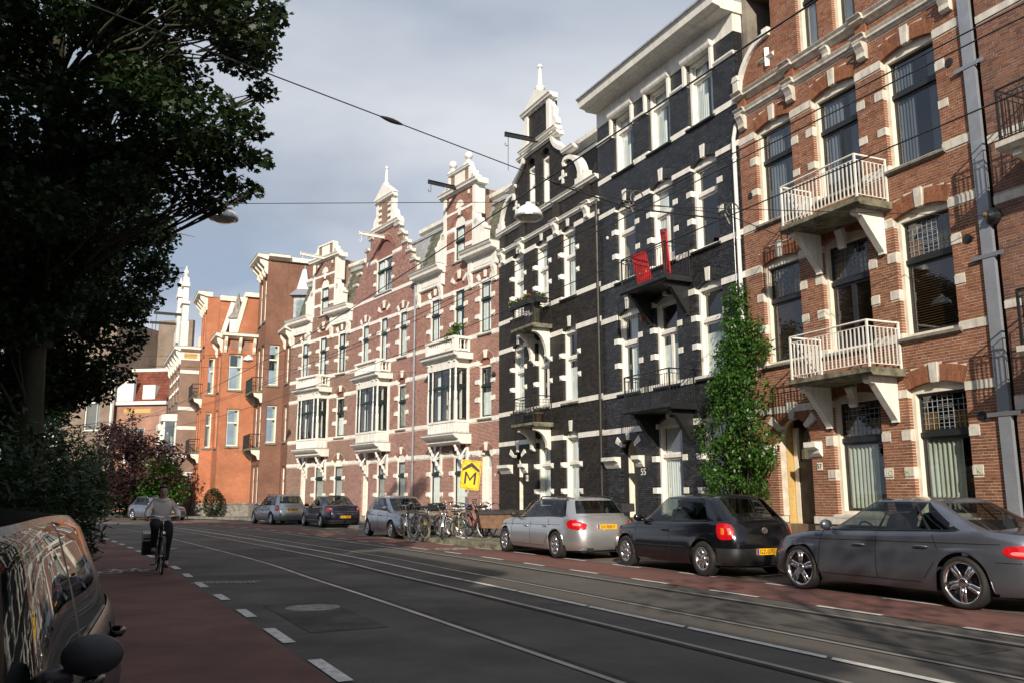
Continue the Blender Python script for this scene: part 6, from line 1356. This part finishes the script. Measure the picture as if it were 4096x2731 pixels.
# ============ bicycles
def bike(label,loc,fwd,col='blackpaint',lean=0,steer=0,group=None,z=.0,front=False,rack=True,crate=None,upright=True,name='bicycle',wr=.34,tyre='rubber',fend='darksteel'):
    h=empty(name,label,'bicycle',(loc[0],loc[1],z),math.atan2(fwd[1],fwd[0]),group); h.rotation_euler=(lean,0,math.atan2(fwd[1],fwd[0]))
    xb=.55; rw,fw=(-xb,0,wr),(xb,0,wr); bb=(-.1,0,.28); st=(-.25,0,.86); hd=(.36,0,.88); hb=(.42,0,.66)
    q=MB(); 
    for a,b,r in ((bb,st,.016),(bb,hb,.018),(st,hd,.014) if not front else (st,(.39,0,.75),.014),(hb,hd,.02),(rw,bb,.011),(rw,(-.24,0,.78),.01)): q.tube([a,b],r,6)
    q.build('frame',col,h)
    key=('bw',wr,tyre)
    if key not in STM:
        t=MB().tube([(wr*cos(a),0,wr*sin(a)) for a in [2*PI*k/36 for k in range(37)]],.02,6,False).mesh('wheel',tyre,True)
        r_=MB().tube([((wr-.025)*cos(a),0,(wr-.025)*sin(a)) for a in [2*PI*k/36 for k in range(37)]],.011,5,False).mesh('rim','steel',True); s=MB()
        for k in range(18): a=2*PI*k/18; s.tube([(.02*cos(a+.9),.02*(-1)**k,.02*sin(a+.9)),((wr-.03)*cos(a),0,(wr-.03)*sin(a))],.0022,3)
        s.lathe((0,0,0),[(.02,-.05),(.02,.05)],8,'y'); STM[key]=(t,r_,s.mesh('spokes','steel'))
    for c,sa in ((rw,0),(fw,steer)):
        w=link('wheel',STM[key][0],h,loc=c); w.rotation_euler=(0,random.uniform(0,3),sa); link('rim',STM[key][1],w); link('spokes',STM[key][2],w)
        f=MB(); a0,a1=(.35,PI*1.08) if c is rw else (.15,PI*.85); f.X=Matrix.Translation(c)@Matrix.Rotation(sa,4,'Z'); f.grid([[((wr+.035)*cos(a),y,(wr+.035)*sin(a)) for y in (-.025,-.012,.012,.025)] for a in [a0+(a1-a0)*k/14 for k in range(15)]]); f.build('mudguard',fend,h,smooth=True)
    cs,sn=cos(steer),sin(steer); M=Matrix.Translation(fw)@Matrix.Rotation(steer,4,'Z')
    q=MB(); q.X=M
    for sg in (-1,1): q.tube([(0,sg*.05,0),(-.04,sg*.045,wr+.02),(-.13,0,.34)],.011,6)
    q.build('fork',col,h)
    q=MB(); q.X=M; q.tube([(-.17,0,.5),(-.2,0,.72)],.012,6); q.tube([(-.36,.28,.70),(-.26,.27,.74),(-.17,.2,.76),(-.14,.06,.73),(-.2,0,.72),(-.14,-.06,.73),(-.17,-.2,.76),(-.26,-.27,.74),(-.36,-.28,.70)],.011,6); q.build('handlebar','chrome',h,smooth=True)
    for sg in (-1,1): q=MB(); q.X=M; q.tube([(-.26,sg*.27,.74),(-.40,sg*.285,.69)],.017,6); q.build('grip','rubber',h)
    q=MB(); q.X=M; q.lathe((-.07,0,.42),[(.001,.04),(.035,.04),(.045,.0),(.03,-.06),(.001,-.08)],10,'x'); q.build('headlamp','chrome',h,smooth=True)
    q=MB(); q.tube([st,(-.27,0,.93)],.013,6); q.ball((-.33,0,.97),.13,12,8,(1.05,.72,.34)); q.ball((-.18,0,.97),.07,8,6,(1.3,.55,.4)); q.build('saddle','plastic',h,smooth=True)
    q=MB(); q.lathe(bb,[(.085,-.045),(.085,-.055),(.07,-.056)],18,'y'); q.tube([bb,(bb[0]+.1,-.07,bb[2]-.13)],.01,5); q.tube([bb,(bb[0]-.1,.07,bb[2]+.13)],.01,5); q.box(bb[0]+.06,bb[0]+.14,-.17,-.08,bb[2]-.145,bb[2]-.12); q.box(bb[0]-.14,bb[0]-.06,.08,.17,bb[2]+.12,bb[2]+.145); q.prism([(bb[0]+.05,.25),(bb[0]+.05,.33),(-xb,wr+.05),(-xb-.04,wr),(-xb,wr-.05)],-.06,-.045); q.build('crank',fend,h)
    if rack:
        q=MB(); 
        for sg in (-1,1): q.tube([(-.28,sg*.06,.72),(-.85,sg*.06,.72)],.007,5); q.tube([rw,(-.66,sg*.06,.72)],.006,5)
        for x in (-.35,-.5,-.65,-.84): q.tube([(x,-.06,.72),(x,.06,.72)],.006,5)
        q.build('luggage_rack',fend,h); MB().box(-.9,-.86,-.035,.035,.58,.66).build('rear_reflector','taillight',h)
    if crate: q=MB(); q.box(.42,.86,-.2,.2,.84,.86).box(.42,.44,-.2,.2,.86,1.08).box(.84,.86,-.2,.2,.86,1.08).box(.44,.84,-.2,-.18,.86,1.08).box(.44,.84,.18,.2,.86,1.08); q.build('crate',crate,h)
    return h
random.seed(21); G='bicycles crowded at the rack'
RK=[((-2.95,27.6),(-.35,-.94),'darksteel',.18,.4,'grey bicycle with pale tyres leaning at the kerb end of the rack'),((-2.25,27.9),(.15,-.99),'steel',-.1,-.2,'silver bicycle with front wheel turned to the road at the rack'),((-1.35,28.6),(-.9,.35),'blackpaint',.08,.1,'black bicycle side on behind the leaning sign post'),((-2.6,29.2),(.7,-.6),'blackpaint',.1,.5,'black bicycle with upright bars behind the silver ones'),((-1.9,29.4),(.25,-.97),'darksteel',-.15,.3,'dark bicycle in the middle of the crowded rack'),((-1.2,29.3),(.45,-.9),'reds',.12,-.4,'bicycle with red frame behind the sign post'),((-3.5,29.6),(.5,-.85),'blackpaint',-.1,.2,'black bicycle beside the bonnet of the small silver car'),((-.7,29.0),(.35,-.93),'plate_blue',.1,.4,'blue framed bicycle next to the cargo bicycle'),((-2.1,30.4),(-.6,-.75),'blackpaint',.1,.2,'black bicycle with crate at the pavement side of the rack'),((-1.0,30.4),(.2,-.97),'green',-.12,-.3,'green bicycle at the pavement side of the rack')]
for k,(p,f,c,le,st,lb) in enumerate(RK): bike(lb,p,f,c,le,st,G,.13,crate='plastic' if k==8 else None,tyre='rubber' if k%2 else 'tyregrey',fend='steel' if k in(1,0) else 'blackpaint')
for k,(x,y) in enumerate(((-2.3,28.5),(-1.4,28.9),(-3.1,28.3))):
    MB().tube([(0,-.4,0),(0,-.4,.7),(0,-.32,.8),(0,.32,.8),(0,.4,.7),(0,.4,0)],.025,8).build('rack_hoop','rackpaint',None,smooth=True,label=('olive steel bicycle hoop in the middle of the rack','olive steel bicycle hoop next to the sign post','olive steel bicycle hoop beside the small silver car')[k],cat='bike rack',group='bicycle rack hoops',loc=(x,y,.13)).rotation_euler=(0,0,R(-60))
bike('black bicycle with child seat parked against the black gabled house',(1.9,30.4),(-.45,.89),'blackpaint',-.05,.3,None,.12)
MB().ball((-.55,0,1.0),.2,10,8,(.7,.85,1.3)).build('child_seat','plastic',bpy.data.objects[-1] if 0 else [o for o in COL.objects if o.name.startswith('bicycle') and o.get('label','').startswith('black bicycle with child seat')][0],smooth=True)
bike('bicycle with black crate parked before the door numbered 55',(3.3,27.2),(.25,-.97),'darksteel',.06,.5,None,.12,crate='plastic')
# cargo bicycle
h=empty('cargo_bicycle','wooden box cargo bicycle under a black cover beside the silver estate','cargo bike',(-.2,28.2,.13),R(10))
q=MB(); q.prism([(-.85,.32),(.42,.28),(.52,.82),(-.95,.82)],-.36,.36); bx=q.build('cargo_box','wood',h)
q=MB(); q.grid([[(-.97+1.52*i/8,-.4+.8*j/6,.83+.05*sin(j*PI/6)+.02*sin(i*2.3)) for j in range(7)] for i in range(9)]); q.prism([(-.97,.74),(.55,.74),(.55,.84),(-.97,.84)],-.41,-.38).prism([(-.97,.74),(.55,.74),(.55,.84),(-.97,.84)],.38,.41); q.build('rain_cover','tarp',h,smooth=False)
for sg in (-1,1):
    t=MB().tube([(.25*cos(a),0,.25*sin(a)) for a in [2*PI*k/28 for k in range(29)]],.024,6,False).build('wheel','rubber',h,smooth=True,loc=(.15,sg*.46,.26)); s=MB()
    for k in range(14): a=2*PI*k/14; s.tube([(0,0,0),(.23*cos(a),0,.23*sin(a))],.003,3)
    s.build('spokes','steel',t); MB().tube([(.228*cos(a),0,.228*sin(a)) for a in [2*PI*k/28 for k in range(29)]],.012,5,False).build('rim','lampwhite',t,smooth=True)
t=MB().tube([(-1.5+.3*cos(a),0,.31+.3*sin(a)) for a in [2*PI*k/28 for k in range(29)]],.02,6,False).build('wheel','rubber',h,smooth=True)
MB().tube([(-1.5,0,.31),(-.95,0,.4),(-1.2,0,.85)],.02,6).tube([(-.9,-.3,.8),(-1.05,-.3,1.15),(-1.05,.3,1.15),(-.9,.3,.8)],.014,6).tube([(.5,-.3,.8),(.75,-.3,1.1),(1.0,-.25,1.2)],.012,6).build('frame','blackpaint',h); MB().ball((-1.2,0,.93),.12,10,8,(1.1,.8,.4)).build('saddle','plastic',h,smooth=True)
MB().tube([(-1.0,-.3,1.15),(-1.0,-.32,1.2),(-1.15,-.33,1.2)],.016,6).build('grip','rubber',h)
# ============ yellow detour sign on a leaning post
h=empty('detour_sign','yellow diversion sign with black letter M on a leaning galvanised post','sign',(-1.54,28.22,.12),R(-4)); TL=Matrix.Rotation(R(4.5),4,'Y')
q=MB(); q.X=TL; q.tube([(0,0,0),(0,0,2.65)],.03,10); q.build('post','galv',h,smooth=True)
q=MB(); q.X=TL; q.lathe((0,0,1.0),[(.032,0),(.032,.06)],10); q.build('blue_tape','plate_blue',h); q=MB(); q.X=TL; q.box(-.3,.3,-.06,.06,-.02,.04).box(-.06,.06,-.3,.3,-.02,.05); q.build('foot_plate','galv',h)
TS=TL@Matrix.Translation((0.04,-.05,2.0))@Matrix.Rotation(R(2),4,'Y')@Matrix.Scale(.93,4)
def rr(w,hh,r,n=5): return [(sx*(w-r)+r*cos(a0+k*PI/2/n),sz*(hh-r)+r*sin(a0+k*PI/2/n)) for sx,sz,a0 in ((1,1,0),(-1,1,PI/2),(-1,-1,PI),(1,-1,1.5*PI)) for k in range(n+1)]
q=MB(); q.X=TS; q.prism(rr(.34,.50,.05),-.012,.012); sg_=q.build('sign_panel','signyellow',h)
q=MB(); q.X=TS; O=rr(.31,.47,.04); I=rr(.295,.455,.03); n=len(O); q.add([(a,-.0135,b) for a,b in O]+[(a,-.0135,b) for a,b in I],[(i,(i+1)%n,(i+1)%n+n,i+n) for i in range(n)]); q.build('sign_border','ink',sg_)
q=MB(); q.X=TS; q.prism([(0,.43),(.29,.2),(.29,.1),(0,.28),(-.29,.1),(-.29,.2)],-.0145,-.012); q.build('sign_arrow','ink',sg_)
q=MB(); q.X=TS; q.prism([(-.2,-.32),(-.13,-.32),(-.13,-.02),(0,-.22),(.13,-.02),(.13,-.32),(.2,-.32),(.2,.1),(.14,.1),(0,-.12),(-.14,.1),(-.2,.1)],-.0145,-.012); q.build('sign_letter','ink',sg_)
# ============ balcony things
def onhouse(H,x,y,z): return H.matrix_world@Vector((x,y,z))
bpy.context.view_layer.update()
h55=B55.parent; h53=B53.parent
for k,(x,tilt,lb) in enumerate(((3.9,R(8),'red slatted folding chair leaning on the black balcony railing near the window'),(2.75,R(-14),'larger red folding chair leaning at the outer corner of the black balcony'))):
    p=onhouse(h55,x,.55,7.78); q=MB(); w_,H_=(.26,1.1) if k==0 else (.3,1.45)
    q.box(-w_,-w_+.06,-.02,.02,0,H_).box(w_-.06,w_,-.02,.02,0,H_).box(-w_,w_,-.02,.02,H_-.1,H_)
    n=10
    for i in range(n): z=H_*.08+i*H_*.84/n; q.box(-w_+.06,w_-.06,-.012,.012,z,z+H_*.055)
    for i in range(5): x_=-w_+.1+i*(2*w_-.2)/4; q.box(x_-.015,x_+.015,-.014,.014,H_*.05,H_*.95)
    o=q.build('folding_chair','reds',None,label=lb,cat='chair',group='red chairs on the balcony',loc=tuple(p)); o.rotation_euler=(R(-8),tilt,h55.rotation_euler[2]+R(20)*(1 if k==0 else -1))
def flowerbox(H,x,y,z,ln,label,ry=0,red=1,seed=1):
    random.seed(seed); p=onhouse(H,x,y,z); h=empty('flower_box',label,'flower box',tuple(p),H.rotation_euler[2]+ry,'flower boxes on the balcony railing')
    MB().prismx([(-.08,0),(.08,0),(.11,.2),(-.11,.2)],-ln/2,ln/2).build('trough','plastic',h); L_=MB(); clump(L_,Vector((0,0,.26)),.2,260,.07,'oval',(ln*2.2,.8,.7)); L_.build('leaves','leaf_ivy',h,kind='stuff'); L_=MB(); clump(L_,Vector((0,0,.34)),.2,60,.05,'oval',(ln*2.0,.8,.6)); L_.build('flowers','petal_red' if red else 'petal_white',h,kind='stuff')
flowerbox(h53,3.9,.9,8.65,.62,'flower box of red geraniums at the right end of the balcony railing',0,1,1); flowerbox(h53,4.55,.9,8.65,.6,'flower box of red flowers in the middle of the balcony railing',0,1,2); flowerbox(h53,5.15,.9,8.65,.55,'flower box of white and pink flowers at the left end of the balcony railing',0,0,3)
flowerbox(h53,3.5,.5,8.7,.5,'black flower box with sparse greenery on the balcony side rail',R(90),0,4)
p=onhouse(h53,4.0,.45,7.91); h=empty('zinc_tub','olive metal tub lettered in white on the flower balcony','tub',tuple(p),h53.rotation_euler[2]); MB().lathe((0,0,0),[(.2,0),(.24,.62),(.25,.62),(.25,.66),(.22,.66),(.2,.1)],20).build('tub','mossy',h,smooth=True); text3(h,0,'ZOOI',.16,0,.232,.4,'white','tub_lettering'); L_=MB(); clump(L_,Vector((0,0,.8)),.22,220,.09,'oval'); L_.build('plant','leaf_mid',h,kind='stuff')
for k,(x,lb) in enumerate(((4.3,'dark pot with bare stems on the lower balcony of the gabled house'),(4.75,'black pot with dried plant at the end of the lower balcony'),(3.85,'clay pot with green tuft on the lower balcony'))):
    p=onhouse(h53,x,.45,4.16); h=empty('plant_pot',lb,'pot',tuple(p),0,'pots on the lower balcony'); MB().lathe((0,0,0),[(.14,0),(.19,.32),(.2,.32),(.2,.36),(.17,.36)],14).build('pot','plastic' if k<2 else 'rust',h,smooth=True); L_=MB(); clump(L_,Vector((0,0,.5)),.16,90,.09,'lance'); L_.build('plant','leaf_mid' if k else 'leaf_dark',h,kind='stuff')
p=onhouse(H51,2.75,.6,8.0); h=empty('balcony_plant','lime green plant spilling over the white balustrade of the ball topped house','plant',tuple(p)); L_=MB()
for v,r in (((0,0,.75),.3),((-.2,.2,.55),.3),((.1,.3,.25),.3),((-.15,.35,.0),.25),((.1,-.1,1.0),.25)): clump(L_,Vector(v),r,130,.12,'maple')
L_.build('leaves','leaf_lime',h,kind='stuff'); MB().lathe((0,0,-.15),[(.14,0),(.18,.35),(.16,.35)],12).build('pot','rust',h)
# ============ overhead wires and lamps
def wire(label,pts,r=.011,name='overhead_wire',group='overhead wires',sag=0):
    P=[Vector(p) for p in pts]; out=[]
    for a,b in zip(P,P[1:]):
        n=max(2,int((b-a).length/1.5))
        for k in range(n): t=k/n; q=a.lerp(b,t); q.z-=sag*4*t*(1-t); out.append(tuple(q))
    out.append(tuple(P[-1])); return MB().tube(out,r,5).build(name,'blackpaint',None,label=label,cat='wire',group=group)
for o,z,lb in ((-1.47,5.2,'contact wire over the tram track nearest the cycle lane'),(1.36,6.0,'upper feeder wire over the tram track nearest the parked cars'),(1.44,5.2,'contact wire over the tram track nearest the parked cars'),(1.62,6.02,'second feeder wire beside the upper feeder wire')):
    wire(lb,[(*off(i,o),z) for i in range(0,NR-40,6)],.009)
SA=[(-11.5,5.4,8.3),(-3.8,12.7,8.0),(.9,17.3,7.9),(2.6,18.4,7.85),(4.9,19.1,7.8),(6.9,21.5,8.0)]
hA=wire('taut span wire with insulators crossing from the tree to the black house',SA,.011)
for i,(a,b,t,l) in enumerate(((SA[1],SA[2],.36,.5),(SA[2],SA[3],.02,.3),(SA[3],SA[4],.02,.3),(SA[4],SA[5],.05,.3))):
    a=Vector(a);b=Vector(b); d=(b-a).normalized(); c=a.lerp(b,t); MB().tube([tuple(c-d*l/2),tuple(c-d*l/4),tuple(c),tuple(c+d*l/4),tuple(c+d*l/2)],[.012,.035,.045,.035,.012],8).build('insulator','blackpaint',hA)
for c in ((2.6,18.4,7.85),(4.9,19.1,7.8)):
    for s in (0,.18): MB().tube([(c[0]+s+.14*cos(t),c[1],c[2]+.1+.16*sin(t)) for t in [k*PI/8 for k in range(12)]],.016,6).build('feed_loop','blackpaint',hA)
    MB().tube([(c[0],c[1],c[2]),(c[0]+.1,c[1]-.02,c[2]-.25)],.03,6).build('clamp','darksteel',hA)
wire('feeder cable slung from the insulators toward the tram wires',[(.9,17.3,7.88),(2.6,18.38,7.7),(4.9,19.08,7.66)],.02)
LL=Vector((-7.55,21.8,9.02)); LR=Vector((.42,20.4,8.55)); AN=Vector((9.27,16.03,6.72))
hB=wire('thin span wire carrying the two dome street lamps',[(-13.5,22.6,9.25),tuple(LL),tuple(LR),(4.9,18.6,7.75),tuple(AN)],.009)
wire('thin far span wire carrying the distant dome lamp',[(-30,51,9.6),(-14.6,47.4,9.15),(-9.6,49.7,9.3)],.009)
def lamp(p,label,s=1):
    h=empty('street_lamp',label,'street lamp',tuple(p),0,'dome lamps hung over the street')
    MB().lathe((0,0,-.32*s),[(.29*s,-.0),(.29*s,.03*s),(.27*s,.1*s),(.2*s,.19*s),(.1*s,.25*s),(.06*s,.27*s),(.06*s,.31*s),(.001,.31*s)],24).build('shade','lampwhite',h,smooth=True); MB().lathe((0,0,-.42*s),[(.001,0),(.14*s,.01*s),(.23*s,.05*s),(.27*s,.1*s)],24).build('diffuser','lampglass',h,smooth=True)
    MB().lathe((0,0,-.36*s),[(.3*s,.02*s),(.3*s,.05*s)],24).build('rim','galv',h); MB().tube([(.08,0,0),(.14,0,-.05),(.2,0,0),(.25,0,-.06)],.012,5).build('hanger','galv',h)
lamp(LL,'white dome street lamp hung beside the tree branches',1.25); lamp(LR,'white dome street lamp hung before the black gabled house',1.2); lamp(Vector((-14.6,47.4,9.15)),'small distant dome lamp hung before the orange house')
h=empty('wall_rosette','dark round wire anchor with shackle fixed beside the grey drain channel','wire anchor',(9.30,16.05,6.72),math.atan2(-.413,-.911)); MB().lathe((0,0,0),[(.17,-.02),(.17,.03),(.1,.06),(.1,.1),(.05,.13),(.03,.16)],12,'x').build('rosette','blackpaint',h); MB().ball((.25,0,.0),.05,8,6).build('shackle','rust',h)
h=empty('wall_rosette','small dark wire anchor fixed on the pinkish house beside the black one','wire anchor',tuple(onhouse(H51,.35,.02,6.6)),H51.rotation_euler[2]); MB().lathe((0,0,0),[(.12,.0),(.12,-.05),(.06,-.1)],12,'y').build('rosette','blackpaint',h); MB().ball((0,.15,.0),.05,8,6).build('shackle','rust',h)
wire('thin tie wire from the pinkish house over the bays',[tuple(onhouse(H51,.35,.15,6.6)),(-14,33,6.4)],.007)
# ============ cyclist
def skin(name,joints,edges,mt,parent,sub=2,root=0):
    me=bpy.data.meshes.new(name); me.from_pydata([j[0] for j in joints],edges,[]); o=bpy.data.objects.new(name,me); COL.objects.link(o)
    m=o.modifiers.new('s','SKIN'); m.use_smooth_shade=True
    for i,j in enumerate(joints):
        r=j[1]; r=r if isinstance(r,tuple) else (r,r); me.skin_vertices[0].data[i].radius=r; me.skin_vertices[0].data[i].use_root=(i==root)
    s=o.modifiers.new('d','SUBSURF'); s.levels=s.render_levels=sub
    dg=bpy.context.evaluated_depsgraph_get(); e=bpy.data.meshes.new_from_object(o.evaluated_get(dg)); bpy.data.objects.remove(o)
    e.materials.clear(); e.materials.append(MAT[mt]); e.polygons.foreach_set('use_smooth',[True]*len(e.polygons)); q=link(name,e,parent); return q
bl=Vector((-6.98,17.6)); bf=(.44,-.898)
cb=bike('upright city bicycle ridden along the cycle lane toward the camera',(bl.x,bl.y),bf,'blackpaint',0,0,None,.003,front=True,fend='blackpaint')
cb.name='ridden_bicycle'
h=empty('person','person in a pale beige anorak and black trousers riding a bicycle','person',(bl.x,bl.y,.003),math.atan2(bf[1],bf[0]))
J=[((-.28,0,.98),(.14,.12)),((-.25,0,1.12),(.15,.12)),((-.2,0,1.27),(.16,.12)),((-.17,0,1.37),(.12,.1)),((-.13,0,1.44),.055),((-.1,0,1.52),(.072,.08)),((-.08,0,1.6),(.07,.08)),
 ((-.17,.17,1.36),.06),((-.05,.29,1.17),.047),((.13,.29,1.04),.036),((.19,.28,1.02),.03),((-.17,-.17,1.36),.06),((-.05,-.29,1.17),.047),((.13,-.29,1.04),.036),((.19,-.28,1.02),.03),
 ((-.24,.1,.93),.1),((.12,.13,.74),.075),((.0,.12,.4),.05),((-.02,.12,.19),.035),((.1,.13,.12),.035),((-.24,-.1,.93),.1),((.16,-.13,.88),.075),((-.14,-.12,.6),.05),((-.22,-.12,.45),.035),((-.1,-.13,.41),.035)]
E_=[(0,1),(1,2),(2,3),(3,4),(4,5),(5,6),(3,7),(7,8),(8,9),(9,10),(3,11),(11,12),(12,13),(13,14),(0,15),(15,16),(16,17),(17,18),(18,19),(0,20),(20,21),(21,22),(22,23),(23,24)]
body=skin('body',J,E_,'skin',h)
jk=[((-.27,0,.9),(.2,.17)),((-.26,0,1.02),(.205,.165)),((-.23,0,1.16),(.205,.16)),((-.19,0,1.29),(.185,.14)),((-.16,0,1.385),(.12,.11)),((-.14,0,1.43),(.085,.085))]
ja=[]; je=[(0,1),(1,2),(2,3),(3,4),(4,5)]
for sg in (1,-1):
    n=len(jk)+len(ja); ja+=[((-.17,sg*.17,1.34),.075),((-.11,sg*.24,1.24),.064),((-.05,sg*.285,1.15),.06),((.05,sg*.29,1.1),.054),((.13,sg*.288,1.045),.045)]; je+=[(3,n),(n,n+1),(n+1,n+2),(n+2,n+3),(n+3,n+4)]
jo=skin('anorak',jk+ja,je,'jacket',h)
MB().tube([(-.2,.1,1.4),(-.26,.0,1.42),(-.2,-.1,1.4),(-.12,-.1,1.39),(-.07,0,1.385),(-.12,.1,1.39),(-.2,.1,1.4)],.04,8).build('hood','jacket',h,smooth=True)
for sg,k,f,a in ((1,(.12,.13,.74),(.0,.12,.4),(-.02,.12,.2)),(-1,(.16,-.13,.88),(-.14,-.12,.6),(-.22,-.12,.46))):
    skin('trousers',[((-.25,sg*.1,.93),.135),((-.05,sg*.12,(.93+k[2])/2+.02),.115),(k,.092),(((k[0]+f[0])/2,sg*.125,(k[2]+f[2])/2),.075),(f,.066),(a,.055)],[(i,i+1) for i in range(5)],'trousers',h)
    skin('shoe',[((a[0]-.04,a[1],a[2]-.06),.045),((a[0]+.06,a[1],a[2]-.08),.045),((a[0]+.17,a[1]+.005,a[2]-.095),.035)],[(0,1),(1,2)],'shoe',h,2)
# head: face features, hair, glasses
MB().ball((-.075,0,1.555),.1,20,16,(.92,.78,1.18)).build('head','skin',h,smooth=True)
f=MB(); f.ball((.018,0,1.545),.02,8,8,(1.1,.8,1.5)); f.build('nose','skin',h,smooth=True); MB().ball((.0,0,1.49),.025,10,6,(.5,1.1,.28)).build('mouth','hair',h,smooth=True)
for sg in (1,-1):
    MB().ball((.003,sg*.03,1.567),.012,8,6,(.6,1.2,.7)).build('eye','ink',h,smooth=True); MB().ball((-.08,sg*.082,1.55),.025,8,6,(.6,.35,1.1)).build('ear','skin',h,smooth=True); MB().tube([(.017+.0*cos(t),sg*.035+.025*cos(t),1.566+.018*sin(t)) for t in [k*PI/6 for k in range(13)]],.0025,4).build('spectacle_rim','darksteel',h)
q=MB(); q.ball((-.115,0,1.59),.106,20,14,(.92,.93,1.05)); q.ball((-.13,0,1.53),.09,14,10,(.75,1.05,1.2)); q.ball((-.045,0,1.655),.06,12,8,(1.0,1.3,.5)); hr=q.build('hair','hair',h,smooth=True)
# hands round the grips
for sg in (1,-1):
    jn=[((.17,sg*.285,1.03),.03),((.2,sg*.284,1.035),(.03,.022))]; en=[(0,1)]
    for k in range(4):
        y=sg*(.262+.015*k); n=len(jn); jn+=[((.215,y,1.04),.0095),((.228,y,1.018),.009),((.212,y,.998),.008),((.19,y,.996),.007)]; en+=[(1,n),(n,n+1),(n+1,n+2),(n+2,n+3)]
    n=len(jn); jn+=[((.19,sg*.25,1.02),.011),((.205,sg*.243,.998),.009)]; en+=[(0,n),(n,n+1)]
    skin('hand',jn,en,'skin',h,1)
# pannier
h=empty('pannier_bag','dark pannier bag with pale flap hanging on the ridden bicycle','bag',(bl.x,bl.y,.003),math.atan2(bf[1],bf[0])); q=MB(); q.prism([(-.78,.32),(-.5,.3),(-.44,.5),(-.42,.64),(-.8,.68),(-.84,.5)],-.3,-.1); q.build('bag','bagcloth',h); MB().prism([(-.82,.6),(-.42,.58),(-.44,.72),(-.6,.78),(-.8,.74)],-.31,-.09).build('flap','baglight',h)
